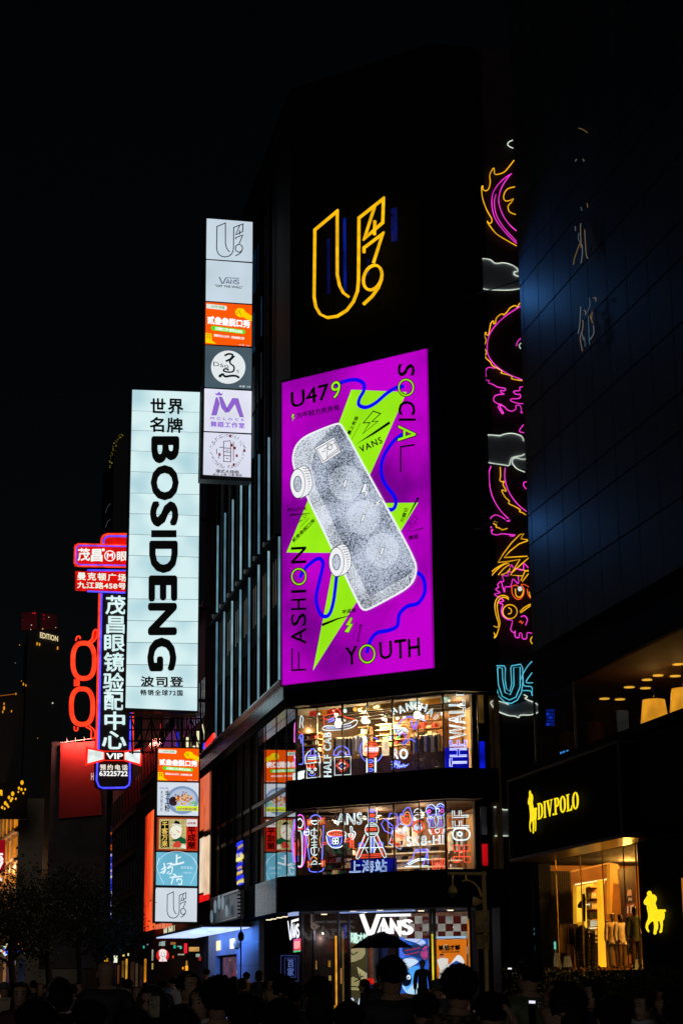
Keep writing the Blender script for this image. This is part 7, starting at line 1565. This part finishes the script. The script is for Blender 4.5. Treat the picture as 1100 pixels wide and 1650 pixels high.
for (u, v0, h, lab) in ((186.5, 1546, '#f4f4d8', 'white'), (171.5, 1545, '#ffb818', 'amber')):
    P = Pl((0, 110, 0), (0, -1, 0)); p = P.hit(u, v0)
    t = thing('street_lamp', 'street lamp with a square %s lantern left of the shop entrances' % lab, 'street lamp', (p.x, p.y, 0))
    MB().tube([Vector((p.x, p.y, 0)), p-Vector((0, 0, .2))], .06, 8).build('pole', DKM, t)
    MB().box(p.x-.1, p.x+.1, p.y-.1, p.y+.1, p.z-.18, p.z+.22).build('lantern', em(h, 1.1), t); MB().box(p.x-.15, p.x+.15, p.y-.15, p.y+.15, p.z+.22, p.z+.28).build('lamp_cap', DKM, t)
# ================================================================ street trees
def tree(u, Y, h, cr, lab, seed):
    rr = random.Random(seed); P = Pl((0, Y, 0), (0, -1, 0)); x = P.hit(u, 1575).x
    t = thing('street_tree', lab, 'tree', (x, Y, 0), 'street trees on the left')
    tr = MB(); tr.tube([Vector((x+.1*math.sin(i), Y, h*.55*i/6)) for i in range(7)], .2, 8, r1=.1)
    ends = []
    for i in range(13):
        a_ = rr.uniform(0, 6.28); z0_ = h*rr.uniform(.3, .55); b_ = Vector((x, Y, z0_)); L = cr*rr.uniform(.7, 1.1)
        d_ = Vector((math.cos(a_), math.sin(a_), rr.uniform(.35, 1.5))).normalized(); pts = [b_+d_*L*k_/5+Vector((0, 0, .12*math.sin(k_+i)))+Vector((rr.gauss(0, .07), rr.gauss(0, .07), 0))*k_ for k_ in range(6)]
        tr.tube(pts, .075, 5, r1=.02); ends += pts[2:]
        for k_ in range(4):
            q_ = pts[rr.randint(2, 5)]; e_ = q_+Vector((rr.gauss(0, .6), rr.gauss(0, .6), rr.uniform(.1, .9))); tr.tube([q_, (q_+e_)/2+Vector((0, 0, .08)), e_], .025, 4, r1=.008); ends.append(e_)
    tr.build('trunk', mat('dark_bark', (.04, .03, .022), .85, 0, .4, 8, .4), t)
    lf = MB()
    for i in range(3600):
        c_ = rr.choice(ends)+Vector((rr.gauss(0, .42), rr.gauss(0, .42), rr.gauss(0, .38))); a_ = Vector((rr.gauss(0, 1), rr.gauss(0, 1), rr.gauss(0, 1))).normalized()*.075; b_ = a_.cross(Vector((rr.gauss(0, 1), rr.gauss(0, 1), rr.gauss(0, 1)))).normalized()*.04
        lf.add([c_-a_, c_-b_, c_+a_, c_+b_], [(0, 1, 2, 3)])
    lf.build('crown', LEAF, t, kind='stuff')
tree(20, 78, 7.2, 2.3, 'dark street tree at the left edge before the lit shop fronts', 1)
tree(78, 84, 7.8, 2.6, 'dark leafy street tree, second from the left edge', 2)
tree(128, 92, 8.6, 2.8, 'dark street tree below the red billboard', 3)
tree(160, 104, 8.0, 2.4, 'sparse street tree just left of the white street lamp', 4)
tree(-40, 70, 7, 2.4, 'dark street tree with bare branches reaching in from the left edge', 5)
# ================================================================ camera pole in front of the corner pier
pg = mat('warm_lit_steel', (.62, .42, .14), .45, .0, .2, 6); k7 = Z(700, 1400, 6.6)  # warm light from the shop is put into the steel colour
CP = Pl((0, 44, 0), (0, -1, 0))
cp = thing('camera_pole', 'street pole coloured as golden lit with dome camera, horn speaker and signal boxes at the corner', 'pole', (CP.hit(783, 1560).x, 44, 0))
pb = CP.hit(782, 1404); bx_ = cp.location.x
MB().tube([Vector((bx_, 44, 0)), Vector((bx_, 44, 1.2)), Vector((bx_+.0, 44, pb.z))], .055, 10).build('pole', pg, cp, smooth=True)
MB().tube([CP.hit(721, 1407.5), CP.hit(783, 1408)], .04, 8).build('cross_arm', pg, cp)
tubes(CP, [k7((330, 60), (330, 125)), k7((290, 130), (340, 122), (400, 140), (445, 180), (475, 230), (490, 300)), k7((490, 270), (540, 270))], pg, cp, .022, 0, 'curved_bracket')
c_ = CP.hit(*k7((190, 240))[0]); MB().lathe(c_, [(.02, .16), (.05, .14), (.095, .08), (.11, 0), (.11, -.03)][::-1], 14).build('dome_camera_housing', pg, cp, smooth=True)
MB().ball(c_-Vector((0, 0, .05)), .085, rz=.10, n=12, m=8).build('dome_camera_lens', mat('smoked_dome', (.05, .05, .08), .06, 0, 0, 2), cp, smooth=True)
MB().tube([c_+Vector((0, 0, .15)), CP.hit(729, 1408)], .015, 6).build('hanger', pg, cp)
q = CP.hit(*k7((415, 348))[0]); e_ = CP.hit(*k7((495, 350))[0]); mb = MB(); mb.tube([q, q+(e_-q)*.45, q+(e_-q)*.75, e_], .13, 12, r1=.035); mb.build('horn_speaker', pg, cp, smooth=True)
MB().tube([e_, CP.hit(*k7((545, 350))[0])], .05, 8).build('horn_driver', pg, cp)
for (x0, x1, y0_, y1_) in ((425, 570, 445, 680), (440, 570, 700, 850)):
    fill(CP, k7((x0, y0_), (x1, y0_-5), (x1, y1_), (x0, y1_)), mat('scuffed_metal_box', (.36, .24, .09), .4, .1, .5, 5), cp, -.1, name='signal_box', depth=.18)  # box colour holds the same warm light
    ink(CP, [k7(((x0+x1)/2, y0_+5), ((x0+x1)/2, y1_-5))], .6, DKM, cp, .085, name='box_seam'); ink(CP, [k7((x0+100, y0_+60+i*12), (x0+125, y0_+60+i*12)) for i in range(6)], .5, DKM, cp, .085, name='vent')
t = thing('dome_camera', 'small white dome camera under the glowing canopy of the stone portal', 'camera', A.moved(.5).hit(382, 1525))
q = A.moved(.5).hit(381.5, 1521); MB().lathe(q, [(.05, -.28), (.16, -.2), (.2, 0), (.17, .1), (.05, .25)], 12).build('housing', mat('pale_plastic'), t, smooth=True); MB().ball(q-Vector((0, 0, .16)), .15, n=10, m=6).build('lens', mat('smoked_dome'), t)
t = thing('flat_awning', 'thin dark utility pole with a small black box before the glowing canopy', 'pole', (A.moved(4).hit(388, 1560).x, A.moved(4).hit(388, 1560).y, 0)); t.name = 'utility_pole'
q = A.moved(4).hit(388, 1560); q2 = A.moved(4).hit(386.5, 1432)
MB().tube([Vector((q.x, q.y, 0)), Vector((q.x, q.y, q2.z))], .03, 6).build('pole', DKM, t); MB().ball(Vector((q.x, q.y, A.moved(4).hit(388, 1509).z)), .14, rz=.22, n=8, m=6).build('box', BLK2, t)
# ================================================================ people
def skin_mesh(key, V, Ed, R, sub=1, extra=None):
    me = bpy.data.meshes.new(key); me.from_pydata(V, Ed, []); o = bpy.data.objects.new('tmp', me); COL.objects.link(o)
    md = o.modifiers.new('s', 'SKIN'); md.use_smooth_shade = True
    for i, r in enumerate(R):
        r = r if isinstance(r, tuple) else (r, r); me.skin_vertices[0].data[i].radius = r; me.skin_vertices[0].data[i].use_root = (i == 0)
    sb_ = o.modifiers.new('b', 'SUBSURF'); sb_.levels = sub; sb_.render_levels = sub
    dg = bpy.context.evaluated_depsgraph_get(); out = bpy.data.meshes.new_from_object(o.evaluated_get(dg)); out.name = key
    bpy.data.objects.remove(o); bpy.data.meshes.remove(me)
    if extra:
        bm_ = bmesh.new(); bm_.from_mesh(out); tmp = extra.mesh('x'); bm_.from_mesh(tmp); bm_.to_mesh(out); bm_.free(); bpy.data.meshes.remove(tmp)
    for p in out.polygons: p.use_smooth = True
    return out
def arm_pts(s, pose):
    sh = (s*.185, 0, 1.44)
    if pose == 'phone': return [sh, (s*.23, .04, 1.18), (s*.12, .28, 1.26), (s*.09, .35, 1.32)]
    if pose == 'raise' and s > 0: return [sh, (s*.25, .12, 1.30), (s*.12, .26, 1.52), (s*.10, .28, 1.60)]
    if pose == 'walk': return [sh, (s*.24, -.06*s, 1.16), (s*.25, .10*s, .93), (s*.24, .13*s, .85)]
    return [sh, (s*.235, -.02, 1.16), (s*.24, .04, .90), (s*.235, .06, .81)]
def skeleton(pose, part):
    V, Ed, R = [], [], []
    def ad(p, r, prev=None):
        V.append(p); R.append(r)
        if prev is not None: Ed.append((prev, len(V)-1))
        return len(V)-1
    g = {'body': 1.0, 'top': 1.0, 'legs': 1.0}[part]
    if part in ('body', 'top'):
        k = .0 if part == 'body' else .032
        pv = ad((0, 0, .96), (.13+k, .10+k))
        s1 = ad((0, 0, 1.14), (.12+k, .09+k), pv); s2 = ad((0, -.01, 1.32), (.145+k, .10+k), s1); nb = ad((0, -.015, 1.46), (.085+k, .065+k), s2)
        if part == 'body':
            n = ad((0, 0, 1.53), .052, nb); h1 = ad((0, .005, 1.62), (.045, .05), n)
        for s in (-1, 1):
            a = arm_pts(s, pose); c = ad((s*.12, -.01, 1.445), (.062+k, .06+k), s2 if False else nb)
            i0 = ad(a[0], .052+k, c); i1 = ad(a[1], .042+k, i0); i2 = ad(a[2], .028+k*.9, i1)
            if part == 'body':
                w_ = Vector(a[3]); dr = (Vector(a[3])-Vector(a[2])).normalized(); sd = Vector((0, 1, 0)) if pose not in ('phone', 'raise') else Vector((1, 0, 0)); sd = (sd-dr*sd.dot(dr)).normalized(); nm = dr.cross(sd)
                pm_ = ad(tuple(w_), (.036, .018), i2)
                for f_, (o_, L) in enumerate(((-.03, .062), (-.01, .074), (.011, .070), (.03, .055))):
                    b_ = w_+dr*.03+sd*o_; q1 = ad(tuple(b_), .0095, pm_); q2 = ad(tuple(b_+dr*L*.55+nm*.008*s), .0088, q1); ad(tuple(b_+dr*L*.9+nm*.028*s), .0075, q2)
                b_ = w_-dr*.01-sd*.035; q1 = ad(tuple(b_), .010, pm_); ad(tuple(b_+dr*.035-sd*.022), .0085, q1)
    if part == 'top':
        ad((0, 0, .84), (.155, .125), 0)
    if part in ('body', 'legs'):
        k = 0. if part == 'body' else .02
        if part == 'legs': pv = ad((0, 0, .97), (.13+k, .10+k))
        st_ = .12 if pose == 'walk' else .02
        for s in (-1, 1):
            h = ad((s*.09, 0, .88), .085+k, 0 if part == 'body' else pv); kn = ad((s*.10, s*st_+.02, .50), .056+k, h); an = ad((s*.10, s*st_*1.4-.02, .10), .038+k*1.2, kn)
            if part == 'body': ad((s*.105, s*st_*1.4+.11, .045), (.036, .03), an)
    return V, Ed, R
_PM = {}
def pmesh(key, fn):
    if key not in _PM: _PM[key] = fn()
    return _PM[key]
HEAD = ((1.545, .040, .050, .05), (1.555, .052, .088, .055), (1.572, .058, .100, .062), (1.590, .062, .098, .068), (1.600, .064, .106, .072), (1.613, .066, .107, .076), (1.628, .068, .101, .082), (1.648, .071, .100, .087), (1.668, .073, .094, .091),
        (1.685, .075, .093, .094), (1.702, .076, .100, .096), (1.725, .077, .098, .096), (1.748, .073, .088, .089), (1.768, .060, .070, .074), (1.782, .040, .046, .050), (1.789, .012, .014, .014))
NOSE = {5: .004, 6: .020, 7: .026, 8: .017, 9: .009}
def face_bits():
    """the head: rings that follow the profile of chin, lips, nose, brow and crown"""
    b = MB(); n = 24
    for i, (z, w_, fr_, bk) in enumerate(HEAD):
        for k in range(n):
            t = 2*math.pi*k/n; c, s_ = math.cos(t), math.sin(t); x = w_*math.copysign(abs(c)**.85, c); y = fr_*s_ if s_ > 0 else bk*s_
            if k in (5, 6, 7): y += NOSE.get(i, 0)*(1 if k == 6 else .45)
            if i in (8, 9) and k in (4, 8): y -= .006
            b.v.append(Vector((x, y, z)))
    for i in range(len(HEAD)-1): b.f += [(i*n+k, i*n+(k+1) % n, (i+1)*n+(k+1) % n, (i+1)*n+k) for k in range(n)]
    b.f += [tuple(reversed(range(n))), tuple((len(HEAD)-1)*n+k for k in range(n))]
    for s_ in (-1, 1): b.ball((s_*.078, -.008, 1.655), .010, .018, .031, 10, 8)
    return b
def hair_mesh(kind):
    r = random.Random(hash(kind) % 97 if False else len(kind)); b = MB()
    def shell(c, rx, ry, rz, cut, jit=.0028):
        m = MB(); m.ball(c, rx, ry, rz, 28, 18)
        keep = [not (v.y > cut[0] and v.z < cut[1]) for v in m.v]
        m.v = [v+Vector((r.gauss(0, jit), r.gauss(0, jit), r.gauss(0, jit))) for v in m.v]
        b.add(m.v, [f for f in m.f if all(keep[i] for i in f)])
    if kind == 'bald': shell((0, -.003, 1.69), .078, .0985, .1, (-9, 9), .0005); return b
    if kind == 'curly':
        shell((0, -.015, 1.70), .105, .118, .112, (.06, 1.71), .006)
    else: shell((0, -.010, 1.698), .088, .106, .102, (.068, 1.738))
    if kind == 'long':
        b.ball((0, -.05, 1.56), .098, .075, .17, 16, 10); b.ball((0, -.06, 1.44), .09, .05, .13, 14, 8)
    if kind == 'bob': b.ball((0, -.035, 1.62), .102, .085, .11, 16, 10)
    if kind == 'bun': b.ball((0, -.09, 1.77), .045, n=10, m=7)
    if kind == 'hood': b.ball((0, -.03, 1.66), .125, .125, .16, 16, 12); b.ball((0, -.06, 1.5), .15, .1, .09, 16, 8)
    if kind == 'cap':
        b.ball((0, .0, 1.725), .096, .112, .07, 16, 10); b.ball((0, .12, 1.705), .07, .07, .008, 14, 5)
    sp = {'curly': .024}.get(kind, .015)
    if kind not in ('cap', 'hood'):
        for i in range(1700):
            a_ = r.uniform(0, 6.283); t_ = math.acos(r.uniform(-.1, 1)); R_ = .98 if kind != 'curly' else 1.15
            p = Vector((.093*R_*math.sin(t_)*math.cos(a_), .11*R_*math.sin(t_)*math.sin(a_)-.01, 1.695+.098*R_*math.cos(t_)))
            if p.y > .06 and p.z < 1.745: continue
            d_ = Vector((r.gauss(0, 1), r.gauss(0, 1), r.gauss(-.3, .7))).normalized()*sp*1.6; n_ = d_.orthogonal().normalized()*.0016
            b.add([p-n_, p+n_, p+d_], [(0, 1, 2)])
    return b
SKIN = mat('skin_tone', (.42, .24, .16), .55, 0, .08, 20); HAIRM = mat('black_hair', (.009, .007, .006), .7, 0, .3, 30, spec=.2); HAIRB = mat('brown_hair', (.025, .014, .008), .5, 0, .3, 30)
CL = {'black': mat('black_cloth', (.022, .022, .026), .7, 0, .3, 9, .2), 'leather': mat('glossy_black_leather', (.012, .014, .016), .18, 0, .3, 5, .9), 'olive': mat('olive_quilted_cloth', (.10, .13, .06), .55, 0, .3, 7, .5),
      'brown': mat('brown_wool_cloth', (.10, .06, .03), .8, 0, .5, 14), 'navy': mat('navy_cloth', (.02, .03, .09), .7, 0, .3, 8), 'grey': mat('grey_cloth', (.10, .10, .11), .75, 0, .3, 8), 'cream': mat('cream_cloth', (.45, .38, .26), .8, 0, .2, 8), 'blue': mat('pale_blue_cloth', (.12, .22, .5), .6, 0, .3, 6), 'white': mat('white_cloth', (.6, .6, .6), .7, 0, .1, 8), 'maroon': mat('maroon_cloth', (.08, .015, .02), .75, 0, .3, 8)}
JEAN = mat('dark_jeans', (.015, .018, .03), .8, 0, .4, 12); SHOE = mat('dark_shoe_leather', (.02, .018, .016), .4)
def check_cloth():
    m = bpy.data.materials.new('checked_wool'); m.use_nodes = True; t = m.node_tree; b = t.nodes['Principled BSDF']; tc = t.nodes.new('ShaderNodeTexCoord'); c = t.nodes.new('ShaderNodeTexChecker')
    c.inputs['Scale'].default_value = 26; c.inputs[1].default_value = (.16, .10, .05, 1); c.inputs[2].default_value = (.02, .015, .012, 1); t.links.new(tc.outputs['Object'], c.inputs[0]); t.links.new(c.outputs[0], b.inputs['Base Color']); b.inputs['Roughness'].default_value = .85; return m
CL['check'] = check_cloth()
def linked(name, me, m, parent):
    o = bpy.data.objects.new(name, me); COL.objects.link(o)
    if not me.materials: me.materials.append(m)
    o.material_slots[0].link = 'OBJECT'; o.material_slots[0].material = m; o.parent = parent; return o
def lmesh(b):
    me = b.mesh('m')
    for p in me.polygons: p.use_smooth = True
    return me
def person(label, u, vtop, d, rz=0., pose='down', hair='short', top='black', legs=JEAN, skin=None, hairm=None, wide=1.0, group=None, name='person', cat='person', extras=()):
    if top == 'black' and d > 8.9 and 'black' not in label and 'dark' not in label and int(u) % 3: top = ('navy', 'grey', 'maroon', 'brown')[int(u*7) % 4]
    P = Pl((0, d, 0), (0, -1, 0)); h = P.hit(u, vtop); s = h.z/1.795; skin = skin or SKIN
    t = thing(name, label, cat, (h.x, d, 0), group, math.radians(rz)); t.scale = (s*wide, s*wide, s)
    bd = linked('body', pmesh('body'+pose, lambda: skin_mesh('body', *skeleton(pose, 'body'), 1, face_bits())), skin, t)
    jk = linked('jacket', pmesh('top'+pose, lambda: skin_mesh('jacket', *skeleton(pose, 'top'))), CL[top], t)
    linked('trousers', pmesh('legs'+pose, lambda: skin_mesh('trousers', *skeleton(pose, 'legs'))), legs, t)
    if hair: linked('hair' if hair not in ('cap', 'hood') else hair, pmesh('hair'+hair, lambda: lmesh(hair_mesh(hair))), (skin if hair == 'bald' else (hairm or HAIRM)), t).scale = (1.02+.08*abs(math.sin(u*1.7)), 1.02+.08*abs(math.sin(u*2.9+1)), 1+.004*math.sin(u*3.7))
    linked('collar', pmesh('collar', lambda: lmesh(MB().tube([Vector((.085*math.cos(a), .075*math.sin(a)-.01, 1.495+.012*math.sin(a))) for a in [i*.5236 for i in range(12)]], .024, 8, True))), CL[top], jk)
    for s_ in (-1, 1): linked('shoe', pmesh('shoe%d' % s_+pose, lambda: lmesh(MB().ball((s_*.105, .05+s_*(.168 if pose == 'walk' else .028), .045), .05, .14, .05, 10, 6))), SHOE, t)
    if abs((rz % 360)-180) < 110 and name == 'person':
        for s_ in (-1, 1):
            linked('eye', pmesh('eye%d' % s_, lambda: lmesh(MB().ball((s_*.031, .090, 1.677), .012, .007, .006, 8, 5))), HAIRM, bd)
            linked('eyebrow', pmesh('brow%d' % s_, lambda: lmesh(MB().ball((s_*.032, .096, 1.702), .02, .006, .004, 8, 4))), HAIRM, bd)
        linked('mouth', pmesh('mouth', lambda: lmesh(MB().ball((0, .105, 1.606), .022, .005, .005, 8, 4))), mat('lip', (.25, .07, .06), .5), bd)
    if 'headphones' in extras:
        b = MB().tube([Vector((.1*math.cos(a), .0, 1.69+.115*math.sin(a))) for a in [math.pi*i/14 for i in range(15)]], .012, 6).ball((.1, 0, 1.66), .02, .035, .04, 10, 7).ball((-.1, 0, 1.66), .02, .035, .04, 10, 7)
        linked('headphones', lmesh(b), mat('glossy_grey_plastic', (.15, .15, .16), .2), t)
    if 'glasses' in extras:
        b = MB()
        for s_ in (-1, 1): b.tube([Vector((s_*.034+.026*math.cos(a), .118, 1.672+.02*math.sin(a))) for a in [i*.628 for i in range(10)]], .003, 5, True).tube([Vector((s_*.06, .115, 1.675)), Vector((s_*.08, .0, 1.675))], .003, 5)
        linked('glasses', lmesh(b), mat('shiny_metal', (.7, .7, .7), .1, 1, 0), t)
    if 'scarf' in extras:
        b = MB()
        for i in range(3): b.tube([Vector(((.09+.008*i)*math.cos(a), (.08+.008*i)*math.sin(a)+.0, 1.49+.022*i+.01*math.sin(3*a))) for a in [i_*.45 for i_ in range(14)]], .026, 7, True)
        b.tube([Vector((.02, .09, 1.5)), Vector((.04, .15, 1.38)), Vector((.05, .15, 1.18))], .035, 7)
        linked('scarf', lmesh(b), CL['white'], t)
    if 'backpack' in extras:
        b = MB().ball((0, -.2, 1.24), .15, .1, .2, 14, 10); linked('backpack', lmesh(b), CL['black'], t)
    return t
GC = 'people in the evening crowd'
person('tall person in black seen from behind under the dark umbrella', 630, 1540, 12, 0, 'down', 'short', 'black', wide=1.06, group=GC)
person('person with bushy hair and brown checked coat seen from behind before the orange poster', 737, 1558, 10.5, 8, 'down', 'curly', 'check', group=GC)
person('person in an olive quilted jacket at the left end of the clothes shop window', 850, 1542, 13, 20, 'down', 'short', 'olive', group=GC, extras=('glasses',))
person('person with long dark hair turned left in the foreground below the clothes shop window', 905, 1582, 8.2, 62, 'raise', 'long', 'black', group=GC, extras=('glasses',))
person('person with a bald warm lit head and broad black coat', 172, 1548, 20, 5, 'down', 'bald', 'black', wide=1.2, group=GC)
person('person in a shiny black leather jacket wearing headphones', 97, 1577, 15, 10, 'down', 'bob', 'leather', group=GC, extras=('headphones',))
person('smiling person with long hair facing the camera at the left edge', 34, 1583, 18, 175, 'down', 'long', 'black', group=GC)
person('person in a black sweater facing the camera right of centre left crowd', 304, 1566, 15.5, 205, 'down', 'short', 'black', group=GC)
person('person with a white scarf looking up to the left beside the bushy haired person', 326, 1590, 12.5, 140, 'down', 'bob', 'black', group=GC, extras=('scarf',))
person('person with round bushy black hair seen from behind near the stone portal', 352, 1578, 10.8, -5, 'down', 'curly', 'black', group=GC)
person('person with glasses in dark coat turned to the left near the dark banner', 450, 1570, 14, 82, 'down', 'short', 'black', group=GC, extras=('glasses',))
person('person in a cream and patterned wrap at the bottom of the photo', 452, 1610, 9.2, 0, 'down', 'short', 'cream', group=GC)
person('person with long black hair before the left shop window', 512, 1573, 12, 5, 'down', 'long', 'black', group=GC)
person('person in black between the umbrella holder and the bushy haired person', 683, 1600, 11, 10, 'down', 'short', 'black', group=GC)
person('person holding up a phone low at the left of the crowd', 243, 1592, 13.5, 150, 'phone', 'hood', 'black', group=GC, hairm=CL['black'])
person('person in black with a warm lit ear at the lower right', 1075, 1588, 13, 75, 'down', 'short', 'black', group=GC)
person('person bending dark head over a white collar at the right', 1035, 1600, 13.5, 120, 'down', 'short', 'black', group=GC, extras=('scarf',))
person('dark haired person before the planter hedge on the right', 955, 1582, 15, 100, 'down', 'bob', 'navy', group=GC)
person('short person with a grey cap left of the orange poster', 704, 1577, 24, 20, 'down', 'cap', 'grey', group=GC, hairm=CL['grey'])
person('person in a dark printed top standing before the blue LED screen', 680, 1547, 74, 165, 'down', 'short', 'black', group=GC)
person('person seen side on before the big sneaker poster', 586, 1578, 34, 80, 'down', 'long', 'black', group=GC)
person('person holding the dark umbrella, hidden behind the tall person', 616, 1562, 27, 0, 'raise', 'short', 'black', group=GC)
for u, v, d, rz, hr, tp, lab in ((333, 1561, 58, 10, 'short', 'black', 'person silhouetted against the left pier of the blue washed portal'), (397, 1566, 52, 20, 'short', 'black', 'person silhouetted right of the portal window display'), (418, 1564, 50, -30, 'bob', 'black', 'person in a dark coat at the right edge of the blue washed wall'),
        (377, 1573, 46, 0, 'long', 'navy', 'person silhouetted before the portal window display'), (389, 1576, 42, 30, 'bob', 'black', 'smaller person standing between two silhouettes at the blue wall'), (278, 1574, 48, 40, 'short', 'blue', 'person in a pale blue jacket below the round red sign'), (289, 1576, 46, -20, 'bob', 'white', 'person in a whitish jacket beside the pale blue jacket'),
        (262, 1580, 40, 0, 'short', 'navy', 'person in navy below the round red sign'), (206, 1578, 33, 15, 'short', 'navy', 'person with a blue lit sleeve right of the bald head'), (435, 1580, 24, 200, 'short', 'black', 'person facing the camera left of the one with glasses'), (468, 1583, 17, 0, 'curly', 'black', 'person with thick hair right of the one with glasses'),
        (222, 1590, 25, 170, 'short', 'maroon', 'person with a pink lit face between bald head and phone holder'), (8, 1582, 30, 180, 'cap', 'cream', 'person with pale jacket at the left edge'), (18, 1583, 34, 0, 'bob', 'grey', 'person in grey behind the smiling person'), (55, 1580, 42, 0, 'short', 'black', 'small dark person behind the smiling person'),
        (66, 1584, 36, 180, 'long', 'maroon', 'small person in maroon left of the headphone wearer'), (79, 1583, 50, 0, 'short', 'navy', 'distant person in navy just left of the headphones'), (128, 1583, 40, 180, 'short', 'black', 'distant person between headphone wearer and bald head'), (118, 1587, 34, 0, 'bun', 'grey', 'distant person with a bun right of the headphone wearer'), (235, 1583, 50, 0, 'short', 'black', 'distant dark person before the warm door strips')):
    person(lab, u, v, d, rz, 'walk' if d > 30 else 'down', hr, tp, group=GC, hairm=CL['grey'] if hr == 'cap' else None)
for u, v, d, w_, lab in ((60, 1612, 9, 1.15, 'dark foreground person at the bottom left corner'), (145, 1612, 11, 1.2, 'broad dark foreground person below the bald head'), (215, 1622, 9, 1.1, 'dark foreground person left of the phone holder'), (290, 1618, 9, 1.15, 'dark foreground person below the black sweater'), (395, 1600, 9.5, 1.2, 'dark foreground person below the blue wall'),
        (560, 1612, 10, 1.1, 'dark foreground person left of the tall person in black'), (790, 1600, 10, 1.1, 'dark foreground person between checked coat and olive jacket'), (985, 1605, 9, 1.2, 'dark foreground person below the yellow rider emblem'), (1095, 1605, 9.5, 1.2, 'dark foreground person at the bottom right corner')):
    person(lab, u, v, d, 0, 'down', 'short', 'black', wide=w_, group=GC)
# things people hold
def held_phone(u, v, d, lab, col):
    p = Pl((0, d, 0), (0, -1, 0)).hit(u, v); t = thing('phone', lab, 'phone', p)
    MB().box(p.x-.037, p.x+.037, p.y, p.y+.009, p.z, p.z+.15).build('phone_case', mat('phone_case', (.12, .12, .1), .6), t)
    MB().box(p.x-.034, p.x+.034, p.y-.003, p.y-.0005, p.z+.006, p.z+.144).build('screen', em(col, .35, .4, 20), t)
    for i in range(2): MB().ball((p.x-.02, p.y-.004, p.z+.12-.03*i), .008, n=8, m=5).build('lens', mat('shiny_metal', (.7, .7, .7), .1, 1, 0), t)
held_phone(249, 1640, 13.0, 'phone in a pale case held low at the left of the crowd', '#302c22')
for u, v, d, lab in ((860.5, 1617, 8.0, 'glint drawn as a thin bright edge by the cheek of the long haired person'), (823, 1562, 13.0, 'glint drawn as a thin bright edge beside the olive jacket wearer')):
    p = Pl((0, d, 0), (0, -1, 0)).hit(u, v); t = thing('phone', lab, 'phone', p)  # glint painted as an emissive sliver on an added phone shape
    MB().box(p.x-.004, p.x+.004, p.y, p.y+.07, p.z, p.z+.012).build('glint_sliver', em('#f0ecff', 1), t); MB().box(p.x-.007, p.x+.007, p.y+.0005, p.y+.07, p.z-.12, p.z-.0005).build('phone_case', BLK2, t)
# umbrella
ud = 27.0; UP = Pl((0, ud, 0), (0, -1, 0)); ap = UP.hit(614, 1499.5); rim = UP.hit(568, 1525.5); R_ = abs(rim.x-ap.x)*1.12; hz = ap.z-rim.z
um = thing('umbrella', 'open black umbrella in front of the glowing white shop sign', 'umbrella', ap-Vector((0, 0, .9)))
UB = mat('black_umbrella_cloth', (.008, .009, .014), .45, 0, .2, 6)
for i in range(8):
    mb = MB(); a0_, a1_ = i*math.pi/4+.2, (i+1)*math.pi/4+.2; rows_ = 6; vs = []
    for j in range(rows_+1):
        q_ = j/rows_
        for k in range(4):
            a_ = a0_+(a1_-a0_)*k/3; sag = 1-.10*q_*math.sin(math.pi*k/3); r_ = R_*q_*sag
            vs.append(ap+Vector((r_*math.cos(a_), r_*math.sin(a_), -hz*(q_**1.35)-.015)))
    mb.add(vs, [(j*4+k, j*4+k+1, (j+1)*4+k+1, (j+1)*4+k) for j in range(rows_) for k in range(3)])
    mb.build('canopy_panel', UB, um, smooth=True)
    MB().tube([ap+Vector((0, 0, -.02)), ap+Vector((R_*.5*math.cos(a0_), R_*.5*math.sin(a0_), -hz*.41)), ap+Vector((R_*math.cos(a0_), R_*math.sin(a0_), -hz-.03))], .004, 4).build('rib', DKM, um)
MB().tube([ap+Vector((0, 0, .06)), ap-Vector((0, 0, .9))], .008, 6).build('shaft', DKM, um)
# mannequins in the clothes shop
CL['sand'] = mat('sand_jacket_cloth', (.62, .45, .22), .7, 0, .2, 8)
def manq(lab, u, vt, yq, top, legs, rz):
    P = Pl((0, yq, 0), (0, -1, 0)); a = P.hit(*r5((u, vt))[0]); zf = zw0-.06
    s = (a.z-zf)/1.79; t = thing('mannequin', lab, 'mannequin', (a.x, yq, zf), 'mannequins in the clothes shop', math.radians(rz)); t.scale = (s, s, s)
    linked('body', pmesh('bodydown', lambda: skin_mesh('body', *skeleton('down', 'body'), 1, face_bits())), mat('dark_mannequin', (.03, .02, .015), .4), t)
    linked('jacket', pmesh('topdown', None), CL[top], t); linked('trousers', pmesh('legsdown', None), legs, t)
manq('mannequin in a sand coloured jacket and grey trousers in the clothes shop', 616, 895, yw1-3.6, 'sand', mat('grey_trousers', (.12, .10, .08), .8), 160)
manq('mannequin in a black coat left of the sand coloured jacket', 572, 940, yw1-3.3, 'black', JEAN, 150)
manq('mannequin in a cream shirt standing close beside the amber column', 668, 900, yw1-4.4, 'cream', mat('brown_trousers', (.12, .07, .03), .8), 200)
manq('mannequin in a brown jacket between curtain and display cabinet', 350, 930, yw1-1.1, 'brown', JEAN, 170)
manq('mannequin in olive and brown layers at the right end of the clothes shop window', 765, 850, yw1-6.2, 'olive', mat('brown_trousers', (.12, .07, .03), .8), 170)
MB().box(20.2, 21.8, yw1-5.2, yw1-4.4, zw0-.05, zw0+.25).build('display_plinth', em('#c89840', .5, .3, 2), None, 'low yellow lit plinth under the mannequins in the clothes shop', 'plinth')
